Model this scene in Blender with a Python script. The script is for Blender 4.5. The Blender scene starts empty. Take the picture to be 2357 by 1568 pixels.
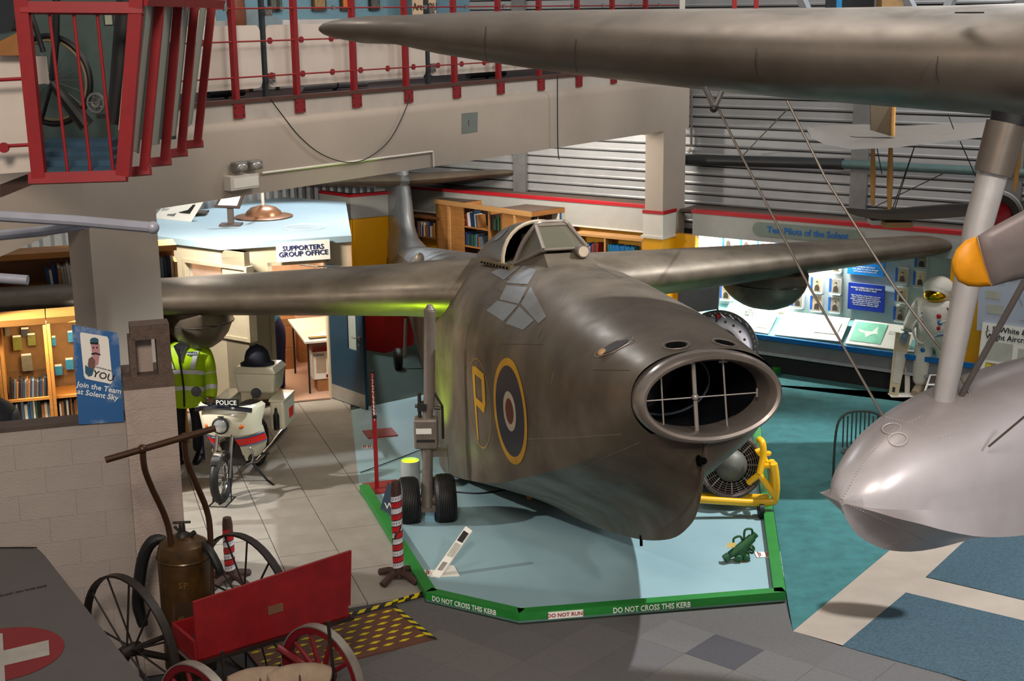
import bpy, bmesh, math, random
from mathutils import Vector, Matrix
from mathutils.bvhtree import BVHTree
random.seed(7)
S = bpy.context.scene
COL = S.collection
PI = math.pi
V = Vector
# ---------------------------------------------------------------- camera
CAMZ = 5.5
FPX, PITCH, ROLL = 3200.6, math.radians(13.36), math.radians(-0.677)
CX, CY = 1178.5, 784.0
cam_d = bpy.data.cameras.new('camera'); cam = bpy.data.objects.new('camera', cam_d); COL.objects.link(cam)
cam_d.sensor_width = 36; cam_d.lens = FPX * 36 / 2357; cam_d.clip_start = 0.05; cam_d.clip_end = 200
CF = V((0, math.cos(PITCH), -math.sin(PITCH))); _r0 = V((1, 0, 0)); _u0 = _r0.cross(CF)
CR = math.cos(ROLL) * _r0 + math.sin(ROLL) * _u0
CU = -math.sin(ROLL) * _r0 + math.cos(ROLL) * _u0
m = Matrix.Identity(4)
for i in range(3):
    m[i][0] = CR[i]; m[i][1] = CU[i]; m[i][2] = -CF[i]
m[2][3] = CAMZ
cam.matrix_world = m
S.camera = cam
EYE = V((0, 0, CAMZ))
# ---------------------------------------------------------------- light and exposure
S.view_settings.view_transform = 'Standard'; S.view_settings.look = 'None'
S.view_settings.gamma = 1.0; S.view_settings.use_curve_mapping = False
S.view_settings.exposure = 0.0
w = bpy.data.worlds.new('hall_ambient'); S.world = w; w.use_nodes = True
w.node_tree.nodes['Background'].inputs[0].default_value = (0.95, 0.9, 0.86, 1)
w.node_tree.nodes['Background'].inputs[1].default_value = 0.36
def lamp(name, typ, loc, target, power, color, size=0.3, spot=60, blend=0.3, sizey=None):
    d = bpy.data.lights.new(name, typ); o = bpy.data.objects.new(name, d); COL.objects.link(o)
    d.energy = power; d.color = color
    if typ == 'AREA':
        d.size = size
        if sizey: d.shape = 'RECTANGLE'; d.size_y = sizey
    else: d.shadow_soft_size = size
    if typ == 'SPOT': d.spot_size = math.radians(spot); d.spot_blend = blend
    o.location = loc
    if target is not None:
        o.rotation_euler = (V(target) - V(loc)).to_track_quat('-Z', 'Y').to_euler()
    return o
lamp('hall_spot_right', 'SPOT', (7.2, 14.9, 10.6), (2.4, 12.6, 0), 6500, (0.93, 0.98, 1.0), 0.09, 62, 0.25)
lamp('hall_lamp_camera', 'AREA', (-1.0, -3.0, 11.5), (0.5, 13, 1.5), 1400, (1.0, 0.86, 0.74), 2.6)
lamp('hall_lamp_middle', 'AREA', (2.0, 12.0, 9.5), (1.0, 13.5, 0), 230, (1.0, 0.93, 0.86), 3.5)
lamp('hall_lamp_library', 'AREA', (0.4, 21.9, 4.1), (1.6, 24.5, 2.4), 130, (1.0, 0.9, 0.78), 0.9)  # unseen fill added to brighten the library corner
lamp('hall_lamp_wall', 'AREA', (7.0, 17.8, 8.6), (5.5, 21.5, 3.4), 260, (0.95, 0.97, 1.0), 1.5)  # added fill aimed at the corrugated wall, no fitting
lamp('gallery_underside_lamp', 'AREA', (-4.2, 17.9, 3.5), (-3.5, 19.8, 0.6), 210, (1.0, 0.92, 0.8), 0.35)  # added fill that brightens the office front
lamp('gallery_underside_spot', 'SPOT', (-6.2, 14.3, 3.4), (-2.5, 15.4, 0), 1000, (1.0, 0.97, 0.93), 0.06, 70, 0.6)
lamp('hall_lamp_tail', 'AREA', (-2.0, 20.9, 3.7), (-2.6, 22.5, 1.2), 38, (1.0, 0.9, 0.78), 0.5)  # fill added for the dark tail corner, out of sight behind the beam
lamp('gallery_lamp', 'AREA', (-2.5, 14.5, 7.6), (-1.5, 17.0, 4.8), 60, (1.0, 0.9, 0.8), 0.8)  # added light for the dim gallery panels
lamp('spot_on_fuselage', 'SPOT', (-2.5, 19.5, 8.0), (0.3, 14.6, 3.0), 430, (0.9, 0.95, 1.0), 0.25, 40, 0.5)
lamp('spot_on_office', 'SPOT', (-3.5, 24.0, 6.6), (-3.6, 21.2, 2.4), 1350, (0.88, 0.95, 1.0), 0.12, 52, 0.4)
lamp('lamp_on_float', 'SPOT', (4.6, 2.2, 7.2), (3.6, 9.3, 2.0), 1300, (1.0, 0.97, 0.97), 0.25, 50, 0.6)
# ---------------------------------------------------------------- frames of the building
A = V((-0.8131, 0.5821, 0)); B = V((0.5821, 0.8131, 0)); Z = V((0, 0, 1))
T1 = V((math.sin(math.radians(-18.4)), math.cos(math.radians(-18.4)), 0)); T2 = V((T1.y, -T1.x, 0))
def ray(x, y): return (x - CX) / FPX * CR - (y - CY) / FPX * CU + CF
def onp(x, y, n, c):
    d = ray(x, y); return EYE + d * ((c - EYE.dot(n)) / d.dot(n))
def G(x, y, z=0.0): return onp(x, y, Z, z)
def PA(x, y, a): return onp(x, y, A, a)
def PB(x, y, b): return onp(x, y, B, b)
def D(x, y, dist): return onp(x, y, V((0, 1, 0)), dist)
def ab(a, b, z=0.0): return A * a + B * b + Z * z
def tt(t1, t2, z=0.0): return T1 * t1 + T2 * t2 + Z * z
def hz(P, y):
    lo, hi = -5.0, 9.0
    for _ in range(50):
        mm = (lo + hi) / 2; v = V((P.x, P.y, mm)) - EYE
        if CY - FPX * v.dot(CU) / v.dot(CF) > y: lo = mm
        else: hi = mm
    return mm
# ---------------------------------------------------------------- materials
def rgb(h):
    h = h.lstrip('#'); c = [int(h[i:i+2], 16) / 255 for i in (0, 2, 4)]
    return tuple(x / 12.92 if x <= 0.04045 else ((x + 0.055) / 1.055) ** 2.4 for x in c)
_mats = {}
def mat(name, col, rough=0.6, metal=0.0, var=0.12, scale=6.0, col2=None, bump=0.0, bscale=60.0, emit=None, es=1.0, coat=0.0, alpha=None, stretch=None):
    if name in _mats: return _mats[name]
    if isinstance(col, str): col = rgb(col)
    if isinstance(col2, str): col2 = rgb(col2)
    mm = bpy.data.materials.new(name); mm.use_nodes = True; nt = mm.node_tree; b = nt.nodes['Principled BSDF']
    b.inputs['Roughness'].default_value = rough; b.inputs['Metallic'].default_value = metal
    if coat: b.inputs['Coat Weight'].default_value = coat
    tc = nt.nodes.new('ShaderNodeTexCoord')
    src = tc.outputs['Object']
    if stretch:
        mp = nt.nodes.new('ShaderNodeMapping'); mp.inputs['Scale'].default_value = stretch
        nt.links.new(src, mp.inputs[0]); src = mp.outputs[0]
    if var > 0 or col2:
        n = nt.nodes.new('ShaderNodeTexNoise'); n.inputs['Scale'].default_value = scale; n.inputs['Detail'].default_value = 6
        n.inputs['Roughness'].default_value = 0.6
        nt.links.new(src, n.inputs['Vector'])
        r = nt.nodes.new('ShaderNodeValToRGB'); r.color_ramp.elements[0].position = 0.3; r.color_ramp.elements[1].position = 0.7
        c2 = col2 if col2 else tuple(min(1, c * (1 + var)) for c in col)
        c1 = col if col2 else tuple(c * (1 - var) for c in col)
        r.color_ramp.elements[0].color = (*c1, 1); r.color_ramp.elements[1].color = (*c2, 1)
        nt.links.new(n.outputs[0], r.inputs[0]); nt.links.new(r.outputs[0], b.inputs['Base Color'])
    else: b.inputs['Base Color'].default_value = (*col, 1)
    if bump:
        n2 = nt.nodes.new('ShaderNodeTexNoise'); n2.inputs['Scale'].default_value = bscale; nt.links.new(tc.outputs['Object'], n2.inputs['Vector'])
        bp = nt.nodes.new('ShaderNodeBump'); bp.inputs['Strength'].default_value = bump; bp.inputs['Distance'].default_value = 0.01
        nt.links.new(n2.outputs[0], bp.inputs['Height']); nt.links.new(bp.outputs[0], b.inputs['Normal'])
    if emit is not None:
        if isinstance(emit, str): emit = rgb(emit)
        b.inputs['Emission Color'].default_value = (*emit, 1); b.inputs['Emission Strength'].default_value = es
    if alpha is not None: b.inputs['Alpha'].default_value = alpha
    _mats[name] = mm; return mm
def top_tinted(mm, col, lo=.25, hi=.85, amt=.8):  # mixes a second colour into upward-facing faces, broken up by noise
    nt = mm.node_tree; b = nt.nodes['Principled BSDF']; col = rgb(col)
    g = nt.nodes.new('ShaderNodeNewGeometry'); sx = nt.nodes.new('ShaderNodeSeparateXYZ'); nt.links.new(g.outputs['Normal'], sx.inputs[0])
    n = nt.nodes.new('ShaderNodeTexNoise'); n.inputs['Scale'].default_value = 3.0; n.inputs['Detail'].default_value = 5
    ad = nt.nodes.new('ShaderNodeMath'); ad.operation = 'MULTIPLY_ADD'; ad.inputs[1].default_value = .5; nt.links.new(n.outputs[0], ad.inputs[0]); nt.links.new(sx.outputs[2], ad.inputs[2])
    mr = nt.nodes.new('ShaderNodeMapRange'); mr.inputs['From Min'].default_value = lo + .25; mr.inputs['From Max'].default_value = hi + .25; mr.inputs['To Max'].default_value = amt; nt.links.new(ad.outputs[0], mr.inputs['Value'])
    mx = nt.nodes.new('ShaderNodeMix'); mx.data_type = 'RGBA'; nt.links.new(mr.outputs[0], mx.inputs[0])
    l = b.inputs['Base Color'].links[0].from_socket; nt.links.new(l, mx.inputs[6]); mx.inputs[7].default_value = (*col, 1); nt.links.new(mx.outputs[2], b.inputs['Base Color'])
    return mm
def glass(name, tint=(0.9, 0.95, 0.93), rough=0.05, a=0.25):
    if name in _mats: return _mats[name]
    mm = bpy.data.materials.new(name); mm.use_nodes = True; nt = mm.node_tree
    b = nt.nodes['Principled BSDF']; b.inputs['Base Color'].default_value = (*tint, 1); b.inputs['Roughness'].default_value = rough
    out = nt.nodes['Material Output']; tr = nt.nodes.new('ShaderNodeBsdfTransparent'); mx = nt.nodes.new('ShaderNodeMixShader')
    mx.inputs[0].default_value = a; nt.links.new(tr.outputs[0], mx.inputs[1]); nt.links.new(b.outputs[0], mx.inputs[2]); nt.links.new(mx.outputs[0], out.inputs[0])
    _mats[name] = mm; return mm
# ---------------------------------------------------------------- mesh builder
def basis(d):
    d = d.normalized(); u = Z if abs(d.z) < 0.95 else V((1, 0, 0))
    x = u.cross(d).normalized(); return x, d.cross(x).normalized()
class M:
    def __init__(s): s.v = []; s.f = []; s.m = []
    def add(s, vs, fs, mi=0):
        o = len(s.v); s.v += [V(p) for p in vs]; s.f += [tuple(i + o for i in f) for f in fs]; s.m += [mi] * len(fs); return s
    def hexa(s, p, mi=0):
        return s.add(p, [(3, 2, 1, 0), (4, 5, 6, 7), (0, 1, 5, 4), (1, 2, 6, 5), (2, 3, 7, 6), (3, 0, 4, 7)], mi)
    def box(s, c, sz, ax=None, mi=0):
        c = V(c); x, y, z = ax if ax else (V((1, 0, 0)), V((0, 1, 0)), Z)
        x = x * sz[0] / 2; y = y * sz[1] / 2; z = z * sz[2] / 2
        return s.hexa([c-x-y-z, c+x-y-z, c+x+y-z, c-x+y-z, c-x-y+z, c+x-y+z, c+x+y+z, c-x+y+z], mi)
    def poly(s, pts, ext, mi=0):
        pts = [V(p) for p in pts]; n = len(pts); ext = V(ext)
        fs = [tuple(range(n)), tuple(range(2*n-1, n-1, -1))] + [(i, (i+1) % n, (i+1) % n + n, i + n) for i in range(n)]
        return s.add(pts + [p + ext for p in pts], fs, mi)
    def loft(s, rings, cap=(True, True), closed=True, mi=0):
        n = len(rings[0]); vs = [p for r in rings for p in r]; fs = []
        for j in range(len(rings) - 1):
            for i in range(n if closed else n - 1):
                k = (i + 1) % n; fs.append((j*n+i, j*n+k, (j+1)*n+k, (j+1)*n+i))
        if cap[0]: fs.append(tuple(range(n-1, -1, -1)))
        if cap[1]: fs.append(tuple(range((len(rings)-1)*n, len(rings)*n)))
        return s.add(vs, fs, mi)
    def tube(s, pts, r, n=8, mi=0, caps=True, flat=1.0):
        pts = [V(p) for p in pts]; k = len(pts); rr = r if isinstance(r, (list, tuple)) else [r] * k
        rings = []; x = None
        for i, p in enumerate(pts):
            d = (pts[min(i+1, k-1)] - pts[max(i-1, 0)]).normalized()
            if x is None: x, y = basis(d)
            else:
                x = (x - d * x.dot(d)).normalized(); y = d.cross(x).normalized()
            rings.append([p + (x * math.cos(2*PI*j/n) + y * math.sin(2*PI*j/n) * flat) * rr[i] for j in range(n)])
        return s.loft(rings, (caps, caps), mi=mi)
    def lathe(s, o, ax, prof, n=24, mi=0, cap=(False, False), x=None, sy=1.0):
        o = V(o); ax = V(ax).normalized()
        if x is None: x, y = basis(ax)
        else: y = ax.cross(x).normalized()
        rings = [[o + ax * h + (x * math.cos(2*PI*j/n) + y * math.sin(2*PI*j/n) * sy) * r for j in range(n)] for r, h in prof]
        return s.loft(rings, cap, mi=mi)
    def cyl(s, a, b, r, n=16, mi=0): return s.tube([a, b], r, n, mi)
    def sph(s, c, r, n=14, ax=None, mi=0, k=8):
        c = V(c); rx, ry, rz = r if isinstance(r, (list, tuple)) else (r, r, r); x, y, z = ax if ax else (V((1,0,0)), V((0,1,0)), Z)
        rings = []
        for i in range(k + 1):
            t = PI * (0.004 + 0.992 * i / k)
            rings.append([c + x * rx * math.sin(t) * math.cos(2*PI*j/n) + y * ry * math.sin(t) * math.sin(2*PI*j/n) - z * rz * math.cos(t) for j in range(n)])
        return s.loft(rings, (True, True), mi=mi)
    def torus(s, c, ax, R, r, n=28, k=8, mi=0, x=None, Ry=None, a0=0, a1=2*PI):
        c = V(c); ax = V(ax).normalized()
        if x is None: x, y = basis(ax)
        else: y = ax.cross(x).normalized()
        Ry = Ry or R; full = abs(a1 - a0 - 2*PI) < 1e-6; rings = []
        cnt = n if full else n + 1
        for i in range(cnt):
            t = a0 + (a1 - a0) * i / n; rad = (x * math.cos(t) * R + y * math.sin(t) * Ry); e = (x * math.cos(t) * Ry + y * math.sin(t) * R).normalized()
            rings.append([c + rad + e * math.cos(2*PI*j/k) * r + ax * math.sin(2*PI*j/k) * r for j in range(k)])
        if full: rings.append(rings[0])
        return s.loft(rings, (not full, not full), mi=mi)
def origin(o):
    p = V((0, 0, 0))
    while o is not None: p += o.location; o = o.parent
    return p
def build(name, mm, material, parent=None, smooth=False, loc=None, ang=35):
    me = bpy.data.meshes.new(name); off = origin(parent) if parent is not None else (V(loc) if loc is not None else V((0, 0, 0)))
    me.from_pydata([p - off for p in mm.v], [], mm.f)
    mts = material if isinstance(material, (list, tuple)) else [material]
    for t in mts: me.materials.append(t)
    if len(mts) > 1: me.polygons.foreach_set('material_index', mm.m)
    bm = bmesh.new(); bm.from_mesh(me); bmesh.ops.remove_doubles(bm, verts=bm.verts, dist=1e-5)
    bmesh.ops.recalc_face_normals(bm, faces=bm.faces)
    if smooth:
        for f in bm.faces: f.smooth = True
        for e in bm.edges:
            if len(e.link_faces) == 2 and e.calc_face_angle(0) > math.radians(ang): e.smooth = False
    bm.to_mesh(me); bm.free()
    o = bpy.data.objects.new(name, me); COL.objects.link(o)
    if parent is not None: o.parent = parent
    elif loc is not None: o.location = loc
    return o
def tag(o, label=None, cat=None, group=None, kind=None):
    if label: o['label'] = label
    if cat: o['category'] = cat
    if group: o['group'] = group
    if kind: o['kind'] = kind
    return o
def thing(name, label, cat, loc=(0, 0, 0), group=None):
    o = bpy.data.objects.new(name, None); COL.objects.link(o); o.location = loc; o.empty_display_size = 0.1
    return tag(o, label, cat, group)
def struct(name, mm, material, parent=None, smooth=False):
    o = build(name, mm, material, parent, smooth)
    if parent is None: o['kind'] = 'structure'
    return o
def sempty(name):
    o = bpy.data.objects.new(name, None); COL.objects.link(o); o['kind'] = 'structure'; return o
def dup(root, loc, rotz=0, label=None, group=None):
    r = root.copy(); COL.objects.link(r); r.location = loc; r.rotation_euler = (0, 0, rotz)
    if label: r['label'] = label
    if group: r['group'] = group
    for ch in root.children:
        c = ch.copy(); COL.objects.link(c); c.parent = r
        for g in ch.children:
            d = g.copy(); COL.objects.link(d); d.parent = c
    return r
_texts = []
def text(name, s, pos, right, up, size, material, parent=None, align='CENTER', ext=0.001, xs=1.0, shear=0, sp=1.0, bold=.014):
    c = bpy.data.curves.new(name, 'FONT'); c.body = s; c.size = size; c.extrude = ext; c.align_x = align; c.align_y = 'CENTER'; c.offset = size * bold; c.resolution_u = 2
    c.space_line = sp
    c.materials.append(material); c.shear = shear
    right = V(right).normalized(); up = V(up); up = (up - right * up.dot(right)).normalized(); n = right.cross(up)
    mw = Matrix.Identity(4)
    for i in range(3):
        mw[i][0] = right[i] * xs; mw[i][1] = up[i]; mw[i][2] = n[i]
    p = V(pos) + n * (0.002 + ext)
    if parent is not None: p = p - origin(parent)
    for i in range(3): mw[i][3] = p[i]
    o = bpy.data.objects.new(name, c); COL.objects.link(o)
    if parent is not None: o.parent = parent
    o.matrix_local = mw; _texts.append(o)
    return o
def smoothpath(pts, k=4):
    pts = [V(p) for p in pts]; out = []
    for i in range(len(pts) - 1):
        p0 = pts[max(i-1, 0)]; p1 = pts[i]; p2 = pts[i+1]; p3 = pts[min(i+2, len(pts)-1)]
        for j in range(k):
            t = j / k; out.append(0.5 * ((2*p1) + (p2-p0)*t + (2*p0-5*p1+4*p2-p3)*t*t + (3*p1-p0-3*p2+p3)*t**3))
    out.append(pts[-1]); return out
# shared paints
white = mat('white_paint', '#cfc9bf', 0.6, var=0.05)
wallw = mat('wall_paint', '#b9aea2', 0.75, var=0.06, scale=2.5, bump=0.15, bscale=90)
blk = mat('block_paint', '#a8988e', 0.85, var=0.08, scale=8, bump=0.5, bscale=60)
mortar = mat('block_mortar', '#6b5c52', 0.9, var=0.1)
redp = mat('red_paint', '#860a12', 0.35, var=0.12, scale=14)
black = mat('black_paint', '#0c0c0e', 0.5, var=0.1)
rubber = mat('black_rubber', '#101010', 0.55, var=0.2, scale=30)
steel = mat('steel', '#8c8a86', 0.35, 0.8, var=0.12, scale=20)
dsteel = mat('dark_steel', '#3a3836', 0.45, 0.6, var=0.2, scale=20)
brassm = mat('brass', '#a98442', 0.35, 0.9)
pine = mat('pine_wood', '#a46f38', 0.55, var=0.2, scale=3, stretch=(1, 1, 12))
pinel = mat('pale_pine', '#b98a54', 0.55, var=0.15, scale=3, stretch=(1, 1, 12))
yel = mat('yellow_wall_paint', '#e0a000', 0.5, var=0.04)
paper = mat('paper', '#e8e4da', 0.7, var=0.02)
navy = mat('navy_ink', '#13205a', 0.6, var=0.0)
inkb = mat('black_ink', '#15130f', 0.6, var=0.0)
whitei = mat('white_ink', '#e8ede6', 0.6, var=0.0)
redi = mat('red_ink', '#8c1a26', 0.6, var=0.0)
# ================================================================= ROOM
a0, b0 = 10.63, 18.93            # beam face plane and column corner
# ---- floor: base slab with paving slabs, carpets and stage as children
floor = struct('floor', M().box((0, 16, -0.06), (34, 36, 0.1)), mat('floor_concrete', '#3a3a3c', 0.8))
tile_m = mat('paving_slab', '#8d867c', 0.75, var=0.14, scale=2.2, bump=0.2, bscale=40)
# slab grid measured from the joints
P0 = G(779.6, 1065.5); g1 = P0.dot(T1); g2 = P0.dot(T2); DT1, DT2 = 0.579, 0.612
tm = M().box((0, 0, 0.0), (DT2 - 0.008, DT1 - 0.006, 0.03), (T2, T1, Z)); tile0 = None
kl = [G(828, 1135), G(980, 1385)]                    # left kerb line
def side(p, q, r): return (q.x-p.x)*(r.y-p.y) - (q.y-p.y)*(r.x-p.x)
def clip(poly, p, q):
    out = []
    for i in range(len(poly)):
        c, d = poly[i], poly[(i+1) % len(poly)]; sc, sd = side(p, q, c), side(p, q, d)
        if sc >= 0: out.append(c)
        if sc * sd < 0: out.append(c + (d - c) * (sc / (sc - sd)))
    return out
tile_bound = [(kl[1], kl[0]), (kl[0], G(806, 930)), (G(560, 1440) , G(978, 1368))]
for i in range(-14, 8):
    for j in range(-6, 3):
        x1 = g1 + i * DT1; x2 = g2 + j * DT2
        q = [tt(x1 + .003, x2 + .004), tt(x1 + .003, x2 + DT2 - .004), tt(x1 + DT1 - .003, x2 + DT2 - .004), tt(x1 + DT1 - .003, x2 + .004)]
        full = q[:]
        if x1 > 19.35: continue
        cc = (q[0] + q[2]) / 2
        p, r = tile_bound[0] if cc.y < kl[0].y else tile_bound[1]
        q = clip(q, p, r)
        if cc.y < G(980, 1380).y + 1.0 and len(q) > 2: q = clip(q, *tile_bound[2])
        if len(q) < 3: continue
        zz = random.uniform(-0.0015, 0.0015)
        if len(q) == 4 and all((q[k] - full[k]).length < 1e-6 for k in range(4)):
            c = (full[0] + full[2]) / 2
            if tile0 is None:
                tile0 = build('paving_slab', tm, tile_m, floor); o = tile0
            else:
                o = tile0.copy(); COL.objects.link(o); o.parent = floor
            o.location = (c.x, c.y, zz)
        else:
            build('paving_slab', M().poly([p + Z * (-0.014 + zz) for p in q], Z * 0.03), tile_m, floor)
# stage (pale blue painted plinth) bounded by a green kerb
st = [G(828, 1135), G(980, 1385), G(1195, 1435), G(1808, 1385)]
c_far = G(1733, 885)
stage_m = mat('stage_paint', '#8aa8af', 0.55, var=0.05, scale=1.2, col2='#93b2b8')
stage = [st[0], st[1], st[2], st[3], c_far, ab(11.2, 18.6), G(1010, 905), G(808, 948)]
build('stage_board', M().poly([p + Z * 0.002 for p in stage], Z * 0.02), stage_m, floor)
# shaded floor sheet, then carpets
build('green_carpet', M().poly([G(808, 948) - Z * .004, G(1010, 905) - Z * .004, ab(11.2, 18.6, -.004), ab(16.9, 19.2, -.004), tt(22.0, 4.1, -.004), tt(19.3, 4.05, -.004)], Z * .012), mat('dark_green_carpet', '#2a3b36', .95, var=.1, scale=3), floor)  # dark sheet: the shade under the jet is put into its colour
teal = mat('teal_carpet', '#34696a', 0.95, var=0.22, scale=5, bump=0.4, bscale=300)
greyc = mat('grey_carpet', '#5d5a58', 0.95, var=0.14, scale=70, bump=0.5, bscale=300)
dgrey = mat('dark_grey_carpet', '#47454a', 0.95, var=0.14, scale=70, bump=0.5, bscale=300)
blue_c = mat('blue_carpet', '#384f5a', 0.95, var=0.35, scale=45, bump=0.5, bscale=300)
beige = mat('beige_vinyl', '#9c8d7f', 0.7, var=0.08, scale=3)
def flat(name, pts, z0, th, mt): return build(name, M().poly([V((p.x, p.y, z0)) for p in pts], Z * th), mt, floor)
kr = st[3]; e1 = (c_far - kr).normalized()
cr = G(1825, 1455)
dx_ = (G(2004, 1305) - cr).normalized(); fx_ = cr + dx_ * 9
flat('teal_carpet', [kr + V((0.02, 0, 0)), cr, fx_, ab(2.0, 19.25), ab(9.6, 19.25), c_far + V((.02, 0, 0))], 0.0, 0.012, teal)
d1 = (G(2004, 1305) - cr); d2 = (G(1938, 1490) - cr)
flat('beige_vinyl', [cr, G(1938, 1490), G(2165, 1553), G(2357, 1610), V((10, 9, 0)), fx_], -0.004, 0.012, beige)
flat('blue_carpet', [G(1938, 1490), G(2165, 1553), G(2357, 1610), G(2357, 1432), G(2085, 1367)], 0.0, 0.014, blue_c)
flat('blue_carpet', [G(2131, 1331), G(2131, 1331) + dx_ * 8, V((10, 13, 0)), G(2131, 1331) + (G(2357, 1384) - G(2131, 1331)) * 4], 0.0, 0.0145, blue_c)
# grey carpet laid in squares
cdir = (G(2240, 1485 - 20) - G(1660, 1485)).normalized()
ca = (G(1938, 1490) - cr).normalized(); cb = V((-ca.y, ca.x, 0))
poly_c = [G(978, 1388), G(1195, 1441), G(1808, 1391), cr, G(2165, 1553), G(2357, 1620), V((4.4, 8.2, 0)), V((-2.2, 8.2, 0)), V((-1.7, 10.6, 0)), G(560, 1500), G(998, 1475), G(905, 1390), G(978, 1370)]
def inside(p, poly):
    c = False; n = len(poly)
    for i in range(n):
        a_, b_ = poly[i], poly[(i+1) % n]
        if (a_.y > p.y) != (b_.y > p.y) and p.x < (b_.x-a_.x)*(p.y-a_.y)/(b_.y-a_.y)+a_.x: c = not c
    return c
flat('carpet_underlay', poly_c, -0.004, 0.012, greyc)
SQ = 0.5; cm = M().box((0, 0, 0), (SQ - .003, SQ - .003, 0.006), (ca, cb, Z)); sq = {}
cshade = [mat('grey_carpet_tile', '#646160', 0.95, var=0.16, scale=90, bump=0.5, bscale=300), mat('grey_carpet_tile_b', '#605d5d', 0.95, var=0.16, scale=90, bump=0.5, bscale=300), mat('grey_carpet_tile_c', '#67635f', 0.95, var=0.16, scale=90, bump=0.5, bscale=300), mat('grey_carpet_tile_dark', '#474549', 0.95, var=0.16, scale=90, bump=0.5, bscale=300)]
dark_at = [G(1735, 1510)]
for i in range(-16, 14):
    for j in range(-12, 12):
        c = cr + ca * (i + .5) * SQ + cb * (j + .5) * SQ
        cs = [c + ca * sx * SQ / 2 + cb * sy * SQ / 2 for sx in (-1, 1) for sy in (-1, 1)]
        if not all(inside(p, poly_c) for p in cs): continue
        k = random.choice([0, 0, 1, 2])
        if any((c - d).length < 0.27 for d in dark_at): k = 3
        if k not in sq:
            o = build('carpet_tile', cm, cshade[k], floor); sq[k] = o
        else:
            o = sq[k].copy(); COL.objects.link(o); o.parent = floor
        o.location = (c.x, c.y, 0.009)
# ---- kerb
green = mat('green_kerb_paint', '#1f7a2e', 0.5, var=0.12, scale=5)
kerb = thing('kerb', 'green painted stage kerb stencilled do not cross this kerb', 'kerb', (st[2].x, st[2].y, 0))
def seg(p, q, w, h, inn):
    d = (q - p).normalized(); n = V((-d.y, d.x, 0)) * inn
    return M().poly([p, q, q + n * w, p + n * w], Z * h)
for p, q in zip(st[:-1], st[1:]): build('rail', seg(p + Z * 0, q, 0.11, 0.10, 1 if side(p, q, V((1, 14, 0))) > 0 else -1), green, kerb)
build('rail', seg(st[3], kr + e1 * ((c_far - kr).length), 0.11, 0.10, 1), green, kerb)
build('rail', seg(c_far, ab(11.4, 18.75), 0.11, 0.10, 1), green, kerb)
_k2 = G(1812, 852)
struct_kerb = build('rail', seg(_k2, G(1775, 872), 0.11, 0.10, -1), green, kerb)
def kerbtext(p, q, c, s, size, m_, xs=1.0):
    d = (q - p).normalized(); n = V((d.y, -d.x, 0)); 
    if n.y > 0: n = -n
    r = Z.cross(n) * 1.0
    return text('lettering', s, c + n * 0.004, r, Z, size, m_, kerb, xs=xs)
kc = (G(1078, 1405, 0.05)); 
kerbtext(st[1], st[2], st[1] + (st[2]-st[1]) * 0.42 + Z * 0.05, 'DO NOT CROSS THIS KERB', 0.072, whitei, xs=.8)
kerbtext(st[2], st[3], st[2] + (st[3]-st[2]) * 0.49 + Z * 0.05, 'DO NOT CROSS THIS KERB', 0.078, whitei, xs=.78)
nn = (st[3]-st[2]).normalized(); nf = V((nn.y, -nn.x, 0))
lc = st[2] + (st[3]-st[2]) * 0.17 + Z * 0.052
build('run_sign', M().box(lc + nf * 0.003, (0.33, 0.006, 0.07), (nn, nf, Z)), paper, kerb)
text('lettering', 'DO NOT RUN!', lc + nf * 0.007, nn, Z, 0.052, redi, kerb)
text('lettering', 'DO NOT CROSS', kr + e1 * 0.75 + V((0.004, 0, 0.05)) , -e1, Z, 0.1, whitei, kerb) if False else text('lettering', 'DO NOT CROSS', kr + e1 * 0.75 + V((e1.y, -e1.x, 0)) * 0.004 + Z * 0.05, e1, Z, 0.085, whitei, kerb)
# ---- beam, columns
conc = mat('beam_paint', '#a3978a', 0.7, var=0.05, scale=1.5, bump=0.1, bscale=50)
bz0, bz1 = 3.66, 4.43
def abx(mm, a1, a2, b1, b2, z1, z2, mi=0):
    return mm.hexa([ab(a1, b1, z1), ab(a2, b1, z1), ab(a2, b2, z1), ab(a1, b2, z1), ab(a1, b1, z2), ab(a2, b1, z2), ab(a2, b2, z2), ab(a1, b2, z2)], mi)
# gallery edge beam: one rounded top prism
beam = M()
prof = [(0, bz0), (0, bz1 - .1), (.02, bz1 - .04), (.07, bz1), (.45, bz1), (.45, bz0)]
lo = PA(0, 591, a0)
beam.loft([[ab(a0 + u, b, z) for u, z in prof] for b in (8.1, 19.74)])
beam.poly([ab(a0, 8.1, bz0), ab(a0, 8.1, bz1), ab(a0, 5.0, bz1), ab(a0, 5.0, lo.z - .2), lo], A * 0.45)
struct('trim_1', beam, conc, smooth=True)
struct('column_right', abx(M(), a0, 10.95, b0, 19.64, 0, bz0), conc)
struct('column_left', abx(M(), a0, 10.95, 8.13, 8.93, 0, bz0), conc)
# gallery strip wall above the beam, floor edge and slab
gal = M(); abx(gal, a0 + .07, a0 + .2, 5.0, 19.7, bz1 - .02, 4.60)
struct('trim_2', gal, mat('gallery_fascia', '#b3aaa0', 0.7, var=0.05))
struct('trim_3', abx(M(), a0 + .04, a0 + .16, 5.0, 19.7, 4.60, 4.64), mat('brown_edge', '#4a2c22', 0.6))
struct('gallery_floor', abx(M(), a0 + .1, a0 + 2.2, 5.0, 19.7, 4.52, 4.63), mat('gallery_carpet', '#2b1a1e', 0.9, var=0.1))
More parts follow.
